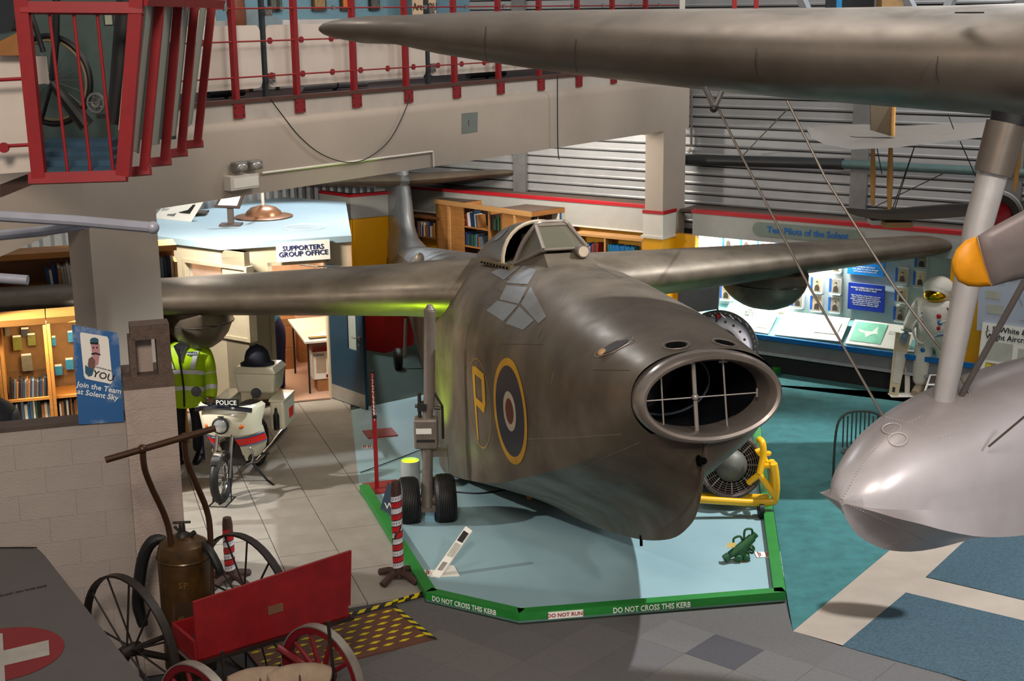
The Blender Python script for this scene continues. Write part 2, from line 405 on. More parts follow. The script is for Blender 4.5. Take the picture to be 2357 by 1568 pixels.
# ---- corrugated wall (cladding sheets between posts)
clad = mat('cladding', '#949698', 0.45, 0.35, var=0.08, scale=3)
wall = sempty('wall_right')
CB = 20.0
def sheet(a1, a2, z1=2.0, z2=6.4, par=wall, bb=CB, p=0.155):
    rings = []
    prof = []; z = z1
    while z < z2:
        prof += [(0.0, z), (0.0, z + p * .56), (0.05, z + p * .60), (0.05, z + p * .68), (0.0, z + p * .72), (-.008, z + p * .88)]; z += p
    m_ = M(); n = len(prof)
    m_.add([ab(a1, bb + d, zz) for d, zz in prof] + [ab(a2, bb + d, zz) for d, zz in prof], [(i, i+1, i+1+n, i+n) for i in range(n-1)])
    return build('cladding_sheet', m_, clad, par)
posts = [1.5, 5.55, 7.75, 9.9, 11.6, 14.0]
for x1, x2 in zip([2.0, 5.6, 7.85, 11.0, 14.05, 17.0][:-1], [5.6, 7.85, 11.0, 14.05, 17.0]): sheet(x1, x2)
for a_ in (5.6, 7.85, 14.05):
    abx(pm := M(), a_ - .13, a_ + .13, CB - .10, CB - .03, 1.9, 6.4); struct('wall_post', pm, mat('post_grey', '#6b6c6c', 0.5, 0.3), wall)
struct('wall_backing', abx(M(), 1.0, 18.0, CB + .05, CB + .2, 0, 6.5), mat('dark_backing', '#303234', 0.8), wall)
# far back wall: vertical corrugation seen above the office
fb = sempty('wall_back')
m_ = M(); pts = []; a_ = 17.0
x = 4.0
for i in range(120):
    bq = 20.0 - i * 0.1; off = 0.0 if i % 2 == 0 else 0.05
    pts += [(17.2 + off, bq), (17.2 + off, bq - 0.07)]
n = len(pts)
m_.add([ab(p, q, 0) for p, q in pts] + [ab(p, q, 3.9) for p, q in pts], [(i, i+1, i+1+n, i+n) for i in range(n-1)])
struct('cladding_sheet', m_, mat('pale_cladding', '#8f9294', 0.5, 0.3), fb)
# black pipe along the wall
pz = 3.2
pipe = build('pipe', M().cyl(PB(1565, 367, CB - .25), PB(1940, 378, CB - .25), .085, 14), mat('black_pipe', '#1d2022', .45, var=.15), thing('wall_pipe', 'black horizontal pipe running across the corrugated wall', 'pipe', PB(1565, 367, CB - .25)), True)
build('pipe_sleeve', M().cyl(PB(1935, 378, CB - .25), PB(2420, 402, CB - .25), .065, 14), mat('teal_pipe', '#3d5553', .45), pipe.parent, True)
# ---- display fascia, niche and counter on the right wall
cream = mat('fascia_paint', '#9c9c98', 0.6, var=0.05)
redl = mat('red_stripe', '#a3101c', 0.45, var=0.08)
FB = 19.3
fas = M(); abx(fas, 2.0, 10.30, FB, FB + .12, 2.02, 2.37); struct('trim_4', fas, cream)
struct('trim_5', abx(M(), 2.0, 10.32, FB - .012, FB + .12, 2.37, 2.425), redl)
dust = mat('dusty_ledge', '#54473e', 0.85, var=0.15)
struct('trim_6', abx(M(), 2.0, 10.60, FB + .12, CB + .05, 2.36, 2.40), dust)
# fascia left of the column (library)
struct('trim_7', abx(M(), 10.95, 17.0, FB + .18, FB + .28, 1.98, 2.36), cream)
struct('trim_8', abx(M(), 10.95, 17.0, FB + .165, FB + .28, 2.36, 2.41), redl)
struct('trim_9', abx(M(), 10.95, 17.0, FB + .28, CB + .05, 2.36, 2.40), dust)
struct('trim_10', abx(M(), 10.95, 17.0, FB + .16, FB + .28, 1.955, 1.98), white)
struct('wall_library', abx(M(), 10.95, 17.0, FB + .55, FB + .65, 0, 2.36), yel)
# column cladding band and yellow base
cb_ = M(); abx(cb_, a0 - .02, 10.97, b0 - .02, b0 + .40, 2.02, 2.37); struct('trim_11', cb_, white)
struct('trim_12', abx(M(), a0 - .03, 10.98, b0 - .03, b0 + .40, 2.37, 2.42), redl)
struct('trim_13', abx(M(), a0 - .035, 11.0, b0 - .04, b0 + .42, 1.98, 2.02), white)
struct('trim_14', abx(M(), a0 - .015, 10.965, b0 - .015, b0 + .4, 0, 1.98), yel)
struct('trim_15', abx(M(), 10.32, a0 - .01, FB, FB + .12, 0, 2.02), yel)
struct('trim_16', abx(M(), 10.25, 10.32, FB, FB + .10, 0, 2.02), yel)
# niche: pale panels, lit by a strip light behind the fascia
nic = mat('niche_panel', '#cddbd9', 0.6, var=0.03)
NB = 19.95
struct('wall_niche', abx(M(), 6.2, 10.3, NB, NB + .04, .55, 2.36), nic)
struct('wall_niche_side', abx(M(), 10.24, 10.28, FB + .1, NB, .55, 2.36), nic)
struct('wall_niche_end', abx(M(), 6.14, 6.2, FB + .1, NB, .55, 2.36), nic)
struct('trim_17', abx(M(), 3.0, 6.2, FB + .02, FB + .1, .5, 2.05), yel)
cnt = M(); cnt.poly([ab(10.25, FB - .12, .56), ab(6.2, FB - .12, .56), ab(6.2, NB, .80), ab(10.25, NB, .80)], Z * .03)
struct('trim_18', cnt, mat('counter_teal', '#78a9ab', 0.6))
struct('trim_19', abx(M(), 5.0, 10.3, FB - .16, FB - .12, .53, .60), mat('blue_edge', '#0a62a8', 0.4))
struct('trim_20', abx(M(), 5.0, 10.3, FB - .10, FB - .04, .33, .55), mat('plinth_grey', '#77787a', 0.6))
struct('trim_21', abx(M(), 5.0, 10.3, FB - .14, FB - .06, .29, .33), mat('plinth_strip', '#9a9da0', 0.5))
struct('trim_22', abx(M(), 2.0, 13.0, FB - .03, FB + .05, 0, .33), mat('plinth_black', '#1c1b1c', 0.7, var=.2))
tube_e = mat('tube_light', '#ffffff', emit='#f4fff4', es=14)
nl = thing('strip_light', 'long fluorescent strip hidden behind the test pilots fascia', 'light', ab(8.2, FB + .3, 2.3))
build('tube', M().cyl(ab(6.4, FB + .3, 2.28), ab(10.1, FB + .3, 2.28), .02), tube_e, nl)
build('housing', abx(M(), 6.3, 10.2, FB + .25, FB + .35, 2.31, 2.36), white, nl)
lo_ = lamp('niche_strip', 'AREA', ab(8.25, FB + .26, 2.26), ab(8.25, NB, 1.1), 260, (0.97, 1.0, 0.95), 3.7, sizey=.08)
_d = lo_.data
# ================================================================= THE JET FLYING BOAT
_w, _t = math.radians(14.5), math.radians(6.5)
AN = G(1635, 915, 2.5)
Aa = V((-math.sin(_w) * math.cos(_t), math.cos(_w) * math.cos(_t), -math.sin(_t)))
Al = V((math.cos(_w), math.sin(_w), 0)); Au = Al.cross(Aa)
def W(s, t, h): return AN + Aa * s + Al * t + Au * h
def skin(name, col, col2, rough, metal):
    mm = mat(name, col, rough, metal, col2=col2, scale=1.6)
    nt = mm.node_tree; b = nt.nodes['Principled BSDF']
    n = nt.nodes.new('ShaderNodeTexNoise'); n.inputs['Scale'].default_value = 2.3; n.inputs['Detail'].default_value = 8
    mr = nt.nodes.new('ShaderNodeMapRange'); mr.inputs['From Min'].default_value = .35; mr.inputs['From Max'].default_value = .65
    mr.inputs['To Min'].default_value = rough - .08; mr.inputs['To Max'].default_value = rough + .12
    tc = [x for x in nt.nodes if x.bl_idname == 'ShaderNodeTexCoord'][0]
    nt.links.new(tc.outputs['Object'], n.inputs['Vector']); nt.links.new(n.outputs[0], mr.inputs['Value']); nt.links.new(mr.outputs[0], b.inputs['Roughness'])
    return mm
dusty = skin('dusty_aluminium', '#554b3f', '#7c7061', 0.42, 0.5)
silver = skin('bare_aluminium', '#8e9499', '#a9adb0', 0.34, 0.75)
jet = thing('jet_flying_boat', 'large dusty grey jet flying boat with oval nose intake and wide hull', 'aircraft', (W(5, 0, 0).x, W(5, 0, 0).y, 0))
ST = [  # s, top, w, hm, tc, hc, hk
 (0.10, .375, .63, 0.0, .47, -.27, -.40), (0.22, .40, .655, -.01, .50, -.33, -.80), (.36, .425, .685, -.03, .54, -.39, -1.04),
 (.55, .46, .725, -.05, .60, -.46, -1.19), (.85, .51, .78, -.08, .68, -.57, -1.35), (1.25, .58, .84, -.12, .77, -.72, -1.48), (1.75, .65, .89, -.16, .85, -.88, -1.60),
 (2.4, .73, .93, -.2, .91, -1.06, -1.71), (3.1, .81, .97, -.25, .95, -1.25, -1.81), (3.9, .87, 1.0, -.28, .97, -1.42, -1.90), (4.9, .86, 1.0, -.28, .97, -1.60, -1.99),
 (5.9, .82, 1.0, -.25, .96, -1.74, -2.07), (6.5, .79, .98, -.22, .94, -1.80, -2.10), (6.52, .79, .98, -.22, .90, -1.45, -1.85), (7.5, .75, .92, -.18, .80, -1.25, -1.62), (8.6, .71, .80, -.12, .64, -.98, -1.30),
 (9.8, .69, .66, -.06, .49, -.70, -.98), (11.1, .67, .52, 0.02, .36, -.42, -.66), (12.4, .64, .38, .1, .24, -.16, -.36), (13.8, .57, .25, .16, .14, .02, -.12), (15.0, .47, .14, .2, .07, .1, .04), (15.5, .38, .05, .25, .03, .18, .14)]
def section(st):
    s, top, w_, hm, tc_, hc, hk = st; half = []
    ex = 2 / 2.35
    for i in range(13):
        a = (PI / 2) * i / 12
        half.append((w_ * math.sin(a) ** ex, hm + (top - hm) * math.cos(a) ** ex))
    for i in range(1, 8):
        u = i / 7; k = math.sin(u * PI / 2); half.append((w_ + (tc_ - w_) * (1 - math.cos(u * PI / 2)), hm + (hc - hm) * (u * .7 + k * .3)))
    for i in range(1, 7):
        u = i / 6; sag = (1 - s / 6.0) * .42 if s < 6 else 0.0
        half.append((tc_ * (1 - u) - sag * math.sin(u * PI) * tc_, hc + (hk - hc) * u ** (0.85 if s < 4 else 1.0)))
    return [W(s, t, h) for t, h in half] + [W(s, -t, h) for t, h in half[-2:0:-1]]
def interp(sts, k=3):
    out = []
    for i in range(len(sts) - 1):
        p0 = sts[max(i-1, 0)]; p1 = sts[i]; p2 = sts[i+1]; p3 = sts[min(i+2, len(sts)-1)]
        if p2[0] - p1[0] < 0.1: out.append(p1); continue
        if p1[0] == 6.52: p0 = p1
        if p2[0] == 6.5: p3 = p2
        for j in range(k):
            t = j / k; out.append(tuple(0.5 * ((2*b) + (c-a)*t + (2*a-5*b+4*c-d)*t*t + (3*b-a-3*c+d)*t**3) for a, b, c, d in zip(p0, p1, p2, p3)))
    out.append(sts[-1]); return out
hull = M(); rings = [section(x) for x in interp(ST)]; hull.loft(rings, (False, True))
hullo = build('hull', hull, dusty, jet, True, ang=28)
bv = BVHTree.FromPolygons([tuple(p) for p in hull.v], hull.f)
def hit(px, py, off=0.004):
    d = ray(px, py).normalized(); loc, n, i, _ = bv.ray_cast(EYE, d)
    if loc is None: return None, None
    if n.dot(d) > 0: n = -n
    return loc + n * off, n
def sidept(s, h, sgn=-1, off=0.004):
    loc, n, i, _ = bv.ray_cast(W(s, sgn * 3, h), Al * -sgn)
    if loc is None: return W(s, sgn * .9, h)
    return loc + Al * sgn * off
def toppt(s, t, off=0.004):
    loc, n, i, _ = bv.ray_cast(W(s, t, 3), -Au)
    return (loc + Au * off) if loc else W(s, t, .7)
# bare metal rear spine panel
pm = M(); rr = []
for i in range(13):
    s = 6.9 + i * .5; st = None
    row = [toppt(s, t * (0.78 - .045 * i), .006) for t in [-1 + k / 8 for k in range(17)]]; rr.append(row)
pm.loft(rr, (False, False), closed=False); build('spine_panel', pm, silver, jet, True)
# intake lip
def lipring(R, ry, s0, fr): return [W(s0, R * math.cos(2*PI*j/56), ry * math.sin(2*PI*j/56)) for j in range(56)]
lp = M(); prof = []
for (da, s_) in [(.035, .16), (.038, .08), (.034, .02), (.018, -.035), (-.005, -.055), (-.03, -.045), (-.047, -.01), (-.055, .05), (-.058, .12), (-.06, .3)]:
    prof.append(lipring(.585 + da, .34 + da, s_, 0))
lp.loft(prof, (False, False)); build('intake_lip', lp, skin('lip_metal', '#857a70', '#9a9088', .32, .6), jet, True)
dk = mat('duct_dark', '#0e1116', 0.45, 0.2, var=.1)
dm = M(); dm.loft([lipring(.525 - .0 * i, .28 - .0 * i, .28, 0) if i == 0 else lipring(.525 - .05 * i, .28 + .02 * i, .28 + .35 * i, 0) for i in range(5)], (False, True))
build('intake_duct', dm, dk, jet, True)
dv = M(); dv.lathe(W(.55, .30, 0), Aa, [(.02, 0), (.02, .6)], 8) if False else dv.loft([[W(s_, .22 + .05 * s_ + .02 * math.cos(a), h) for a in (0, PI)] for s_, h in ((.4, -.26), (1.2, -.2))], (True, True), closed=False)
# splitter ring inside (edge of the engine duct)
tr = M(); tr.torus(W(.75, -.10, 0.02), Aa, .40, .012, 36, 6, x=Al, Ry=.27); build('duct_seam', tr, mat('duct_seam_m', '#3a4048', .4, .5), jet, True)
gm = mat('grid_metal', '#9a938c', 0.4, 0.5)
def ringpt(t, h, s=0.10): return W(s, t, h)
for i, (x1, y1, x2, y2, r) in enumerate([(1595, 828, 1605, 1003, .018), (1521, 858, 1528, 985, .007), (1664, 833, 1674, 984, .008), (1478, 924, 1742, 904, .006)]):
    p = onp(x1, y1, Aa, W(.12, 0, 0).dot(Aa)); q = onp(x2, y2, Aa, W(.12, 0, 0).dot(Aa))
    b_ = M().tube([p, q], r, 8)
    for e in (p, q): b_.box(e, (.075 if i != 3 else .012, .012, .012 if i != 3 else .07), (Al, Aa, Au))
    build('grid_bar', b_, gm, jet)
build('grid_boss', M().sph(onp(1600, 914, Aa, W(.10, 0, 0).dot(Aa)), .03), gm, jet, True)
# gun ports
def port(px, py, rx, ry, ang, mt, plug=None):
    c, n = hit(px, py, .005); x = (CR * math.cos(ang) - CU * math.sin(ang)); x = (x - n * x.dot(n)).normalized(); y = n.cross(x)
    pm_ = M(); pm_.add([c] + [c + x * rx * math.cos(2*PI*j/24) + y * ry * math.sin(2*PI*j/24) for j in range(24)], [(0, 1 + j, 1 + (j+1) % 24) for j in range(24)])
    o = build('gun_port', pm_, mt, jet)
    build('port_rim', M().torus(c, n, rx * 1.28, .004, 28, 5, x=x, Ry=ry * 1.35), gm, jet, True)
    if plug: build('port_plug', M().sph(c - x * rx * .8, (rx * .28, ry * .7, .02), ax=(x, y, n)), mat('cork', '#c0966a', .8), jet, True)
holem = mat('port_dark', '#050505', 0.9); holem.node_tree.nodes['Principled BSDF'].inputs['Specular IOR Level'].default_value = 0.05
port(1413, 799, .14, .06, .18, mat('port_brown', '#2c231b', .6), True)
port(1556, 795, .085, .075, .5, holem); port(1668, 790, .08, .075, .8, holem)
# roundel and code letter on the side
def sidedisc(name, cs, ch, r1, r0, mt, off, n=40):
    mm = M(); rg = []
    K = 4
    for k in range(K + 1):
        r = r0 + (r1 - r0) * k / K
        rg.append([sidept(cs + r * math.cos(2*PI*j/n), ch + r * .98 * math.sin(2*PI*j/n), -1, off) for j in range(n)])
    mm.loft(rg, (False, False)); return build(name, mm, mt, jet, True)
yl = mat('roundel_yellow', '#c79414', .4, var=.12); bl = mat('roundel_blue', '#131a33', .35, var=.15); wh = mat('roundel_white', '#b7ab95', .45); rd = mat('roundel_red', '#5c2115', .4, var=.15)
RC = (2.76, -.475)
sidedisc('roundel_ring', *RC, .53, .455, yl, .005); sidedisc('roundel_band', *RC, .455, .20, bl, .005); sidedisc('roundel_band', *RC, .20, .13, wh, .005); sidedisc('roundel_centre', *RC, .13, .004, rd, .005)
yf = mat('faded_yellow', '#a98a3a', .5, var=.1)
sidedisc('code_circle', 3.9, -.57, .485, .475, yf, .004)
def sidestrip(pts, mt, name='code_letter'):
    mm = M(); N = 8
    (s1, h1), (s2, h2), (s3, h3), (s4, h4) = pts; rows = []
    for i in range(N + 1):
        u = i / N; a_ = (s1 + (s4-s1)*u, h1 + (h4-h1)*u); b_ = (s2 + (s3-s2)*u, h2 + (h3-h2)*u)
        rows.append([sidept(a_[0] + (b_[0]-a_[0])*v/4, a_[1] + (b_[1]-a_[1])*v/4, -1, .0055) for v in range(5)])
    mm.loft(rows, (False, False), closed=False); return build(name, mm, mt, jet, True)
sidestrip([(4.12, -.20), (4.0, -.20), (4.0, -.98), (4.04, -.98)], yl)
sidestrip([(4.02, -.18), (3.62, -.22), (3.62, -.30), (4.02, -.27)], yl)
sidestrip([(3.72, -.26), (3.6, -.26), (3.6, -.55), (3.72, -.55)], yl)
sidestrip([(4.02, -.52), (3.62, -.55), (3.68, -.64), (4.02, -.60)], yl)
# panel seams
seamm = mat('seam_dark', '#2a2521', .6); seaml = mat('seam_light', '#9b9084', .45, .4)
def seam(pxs, mt=seamm, r=.0022, name='panel_seam'):
    pts = []
    for (x1, y1), (x2, y2) in zip(pxs[:-1], pxs[1:]):
        k = max(2, int(math.hypot(x2-x1, y2-y1) / 8))
        for i in range(k + (1 if (x2, y2) == pxs[-1] else 0)):
            c, n = hit(x1 + (x2-x1)*i/k, y1 + (y2-y1)*i/k, .001)
            if c is not None: pts.append(c)
    if len(pts) > 1: build(name, M().tube(pts, r, 4), mt, jet)
for s_ in [[(1325, 580), (1370, 612), (1430, 641)], [(1400, 640), (1455, 637), (1520, 652)], [(1290, 700), (1310, 665), (1345, 637), (1400, 626)], [(1335, 670), (1360, 652), (1378, 645)],
           [(1130, 618), (1160, 640), (1215, 652)], [(1175, 680), (1212, 650), (1235, 622)], [(1120, 700), (1150, 712), (1210, 718)], [(1145, 668), (1175, 680), (1205, 684)], [(1150, 792), (1250, 793)], [(1240, 640), (1228, 668), (1200, 690)], [(1268, 700), (1255, 745), (1240, 778)], [(1180, 660), (1140, 700)], [(1185, 620), (1160, 642)],
           [(1365, 852), (1450, 853)]]: seam(s_)
for s_ in [[(1430, 1000), (1300, 1008), (1180, 1012)], [(1085, 735), (1072, 765), (1068, 805)], [(1275, 855), (1268, 885)], [(1470, 1020), (1400, 1050), (1330, 1085)]]: seam(s_, seaml, .002)
# bright bare patch below the cockpit: quilt of small panels
for q in [[(1165, 652), (1215, 655), (1235, 622), (1205, 612)], [(1150, 690), (1195, 700), (1214, 662), (1166, 657)], [(1120, 715), (1160, 740), (1192, 704), (1146, 692)], [(1200, 700), (1240, 745), (1258, 730), (1222, 660)], [(1165, 745), (1205, 760), (1230, 738), (1196, 706)], [(1130, 628), (1160, 645), (1200, 612), (1175, 606)]]:
    mm = M(); (x1, y1), (x2, y2), (x3, y3), (x4, y4) = q; rows = []
    ok = True
    for i in range(7):
        u = i / 6; row = []
        for j in range(7):
            v = j / 6; xa, ya = x1+(x4-x1)*u, y1+(y4-y1)*u; xb, yb = x2+(x3-x2)*u, y2+(y3-y2)*u
            c, n = hit(xa+(xb-xa)*v, ya+(yb-ya)*v, .004)
            if c is None: ok = False; break
            row.append(c)
        if not ok: break
        rows.append(row)
    if ok: mm.loft(rows, (False, False), closed=False); build('skin_patch', mm, silver, jet, True)
# ---- wings
def foil(n=14, th=.14, le=1.0):
    pts = []
    for i in range(n + 1):
        x = (1 - math.cos(PI * i / n)) / 2; pts.append((x, 5*th*(.2969*math.sqrt(x)-.126*x-.3516*x*x+.2843*x**3-.1015*x**4)))
    up = [(x, z * 1.1) for x, z in pts]; lw = [(x, -z * .9) for x, z in pts]
    return up[::-1] + lw[1:-1]
def wing(sgn):
    rg = []
    for t, ch, dz in [(.2, 3.5, 0), (.9, 3.35, .0), (1.3, 3.1, 0), (2.2, 2.85, 0), (3.5, 2.5, 0), (5.0, 2.1, 0), (6.4, 1.75, 0), (6.95, 1.45, 0), (7.15, 1.1, 0), (7.22, .5, 0)]:
        le = 5.45 + .26 * t + (.25 if t > 7.1 else 0) + (.12 if 6.9 < t < 7.1 else 0) - (.10 if t < 1 else 0)
        if t > 7.2: le += .3
        h0 = .39 + .02 * t; th = .212 - .006 * t
        rg.append([W(le + x * ch, sgn * t, h0 + z * ch - x * ch * .01) for x, z in foil(14, th)])
    m_ = M().loft(rg, (True, True)); return build('wing', m_, dusty, jet, True, ang=50)
wing(-1); wing(1)
# retractable float bulges under the wings
for sg, t0 in ((-1, 3.7), (1, 4.0)):
    c = W(7.75, sg * t0, .28)
    m_ = M(); rg = []
    for i in range(13):
        u = -1 + 2 * i / 12; r = math.sqrt(max(0, 1 - abs(u) ** 2.2)) if abs(u) < 1 else 0.0; r = max(r, .03)
        s_ = u * 1.12
        rg.append([c + Aa * s_ + Al * (.44 * r * math.cos(a)) + Au * ((-.52 * r * math.sin(a)) if math.sin(a) > 0 else (-.15 * math.sin(a)) * r) for a in [2*PI*j/20 for j in range(20)]])
    m_.loft(rg, (True, True)); f_ = build('wing_float', m_, dusty, jet, True, ang=60)
    build('float_seam', M().torus(c + Al * -sg * 0 + Au * -.16, Au, 1.05, .007, 30, 5, x=Aa, Ry=.435), mat('seam_grey', '#4c4a44', .4, .4), jet, True)
# ---- fin and tailplane
rg = []
for h, le, ch in [(.35, 12.3, 3.1), (.6, 12.55, 2.9), (.75, 12.9, 2.6), (.95, 13.12, 2.35), (1.3, 13.2, 2.2), (1.7, 13.3, 2.05), (2.2, 13.5, 1.85), (2.5, 13.65, 1.6), (2.7, 13.9, 1.2)]:
    rg.append([W(le + x * ch, z * ch * (1.25 if h < .7 else 1), h) for x, z in foil(12, .15)])
build('tail_fin', M().loft(rg, (True, True)), silver, jet, True, ang=60)
for sg in (-1, 1):
    rg = []
    for t, le, ch in [(.02, 13.2, 1.9), (.6, 13.32, 1.7), (1.3, 13.5, 1.4), (2.0, 13.7, 1.1), (2.4, 13.9, .75), (2.5, 14.1, .3)]:
        rg.append([W(le + x * ch, sg * t, 1.72 + z * ch + .03 * t) for x, z in foil(10, .12)])
    build('tailplane', M().loft(rg, (True, True)), dusty, jet, True, ang=60)
build('tail_fairing', M().sph(W(14.0, 0, 1.72), (.16, .95, .13), ax=(Al, Aa, Au)), silver, jet, True)
# ---- cockpit
frm = mat('canopy_frame', '#7a6f64', .45, .4, var=.1); gl = glass('dusty_glass', (.10, .09, .06), .25, .82)
sill = .80
# windscreen: flat front pane, side triangles, hoop
cw = .30
q = dict(fl=W(3.86, -.24, 1.0), fr=W(3.86, .24, 1.0), tl=W(4.36, -.18, 1.235), tr_=W(4.36, .18, 1.235), bl=W(4.46, -.41, .82), br=W(4.46, .41, .82))
build('windscreen', M().poly([q['fl'], q['fr'], q['tr_'], q['tl']], Au * -.012), gl, jet)
for k1, k2, k3 in (('fl', 'bl', 'tl'), ('fr', 'br', 'tr_')):
    build('quarter_light', M().poly([q[k1], q[k2], q[k3]], Aa * .012), gl, jet)
fr_ = M()
for x1, x2, r in (('fl', 'tl', .024), ('fr', 'tr_', .024), ('tl', 'tr_', .028), ('fl', 'bl', .024), ('fr', 'br', .024), ('fl', 'fr', .016)): fr_.tube([q[x1], q[x2]], r, 8)
fr_.tube(smoothpath([q['bl'], (q['bl'] + q['tl']) / 2 + Au * .03 - Al * .015, q['tl'] + Al * .0, W(4.38, -.12, 1.26), W(4.38, 0, 1.265), W(4.38, .12, 1.26), q['tr_'], (q['br'] + q['tr_']) / 2 + Au * .03 + Al * .015, q['br']]), .03, 8)
build('windscreen_frame', fr_, frm, jet, True)
build('windscreen_base', M().hexa([W(3.35, -.30, .70), W(3.35, .30, .70), W(4.5, .47, .55), W(4.5, -.47, .55), W(3.86, -.24, .96), W(3.86, .24, .96), W(4.47, .43, .82), W(4.47, -.43, .82)]), dusty, jet)
build('spotlight_fairing', M().lathe(W(3.75, .15, .97), -Aa, [(.0, -.3), (.05, -.26), (.066, -.12), (.068, .02), (.0, .02)], 16, cap=(False, False)), frm, jet, True)
build('spotlight_face', M().lathe(W(3.725, .15, .97), -Aa, [(.001, 0), (.055, 0), (.055, .012), (.001, .012)], 16), mat('pale_face', '#cbbba4', .5), jet)
# sliding hood (slid back): arch shells from s=4.75 back to the spine
def arch(s, w_, base, top, n=16): return [W(s, -w_ * math.cos(PI*i/n), base + (top - base) * max(0.0, math.sin(PI*i/n)) ** .8) for i in range(n + 1)]
hd = [(4.92, .42, .76, 1.25), (5.2, .42, .76, 1.26), (5.6, .40, .75, 1.23), (6.0, .37, .73, 1.16), (6.5, .31, .71, 1.06), (7.0, .24, .69, .94), (7.7, .13, .66, .76)]
hm_ = M().loft([arch(*x) for x in hd], (False, False), closed=False)
build('sliding_hood', hm_, mat('hood_grey', '#6a655f', .35, .5, var=.1), jet, True)
build('hood_arch', M().tube(arch(4.91, .43, .76, 1.262), .022, 8), mat('cream_edge', '#b3a48c', .6), jet, True)
ed = M(); ep = []
for i in range(16):
    a = 2*PI*i/16; s_ = 5.55 + .30 * math.cos(a); u = .5 + .16 * math.sin(a); ep.append((s_, u))
def hoodpt(s_, u, off=.006):
    for (x1, x2) in zip(hd[:-1], hd[1:]):
        if x1[0] <= s_ <= x2[0]:
            k = (s_ - x1[0]) / (x2[0] - x1[0]); w_, b_, t_ = [x1[i] + (x2[i]-x1[i])*k for i in (1, 2, 3)]
            th_ = u * PI / 2; return W(s_, -(w_ + off) * math.cos(th_), b_ + (t_ + off - b_) * math.sin(th_) ** .8)
ed.add([hoodpt(5.55, .5)] + [hoodpt(s_, u) for s_, u in ep], [(0, 1 + j, 1 + (j+1) % 16) for j in range(16)])
build('rear_window', ed, mat('rear_glass', '#8d8f90', .12, .3), jet, True)
rail_ = M(); rail_.box(W(5.05, -.47, .80), (.05, 1.45, .055), (Al, Aa, Au))
rl = build('hood_rail', rail_, mat('rail_brass', '#6c5a3a', .5, .3), jet)
for i in range(9): build('rail_slot', M().box(W(4.45 + i * .15, -.497, .79), (.004, .08, .022), (Al, Aa, Au)), holem, rl)
build('cockpit_floor', M().hexa([W(4.3, -.36, .3), W(4.3, .36, .3), W(5.4, .36, .3), W(5.4, -.36, .3), W(4.3, -.39, .83), W(4.3, .39, .83), W(5.4, .39, .80), W(5.4, -.39, .80)]), mat('cockpit_green', '#2b352a', .8, var=.2), jet)
build('seat_back', M().hexa([W(5.1, -.16, .8), W(5.1, .16, .8), W(5.2, .16, .8), W(5.2, -.16, .8), W(5.15, -.13, 1.12), W(5.15, .13, 1.12), W(5.23, .13, 1.12), W(5.23, -.13, 1.12)]), mat('seat_black', '#0f1410', .7), jet)
build('wing_fuel_cap', M().sph(W(9.3, -.55, .64), (.07, .05, .09), ax=(Al, Aa, Au)), frm, jet, True)
build('bow_eye', M().torus(W(.12, -.06, -.53), Al, .035, .014, 14, 6).sph(W(.1, -.03, -.53), .03), holem, jet, True)
build('keel_drain', M().cyl(W(1.75, 0, -1.56), W(1.75, 0, -1.66), .014, 8), holem, jet)
# lamp-lit gap between fin and hull: dark rubber strip
ds = M(); rr = []
for i in range(9):
    u = i / 8; rr.append([toppt(12.0 + .1 * abs(t) * 3 + .25 * 0, t, .012) for t in (-.42 + .1 * u,)] + [toppt(12.35, -.42 + .1 * u, .012)])
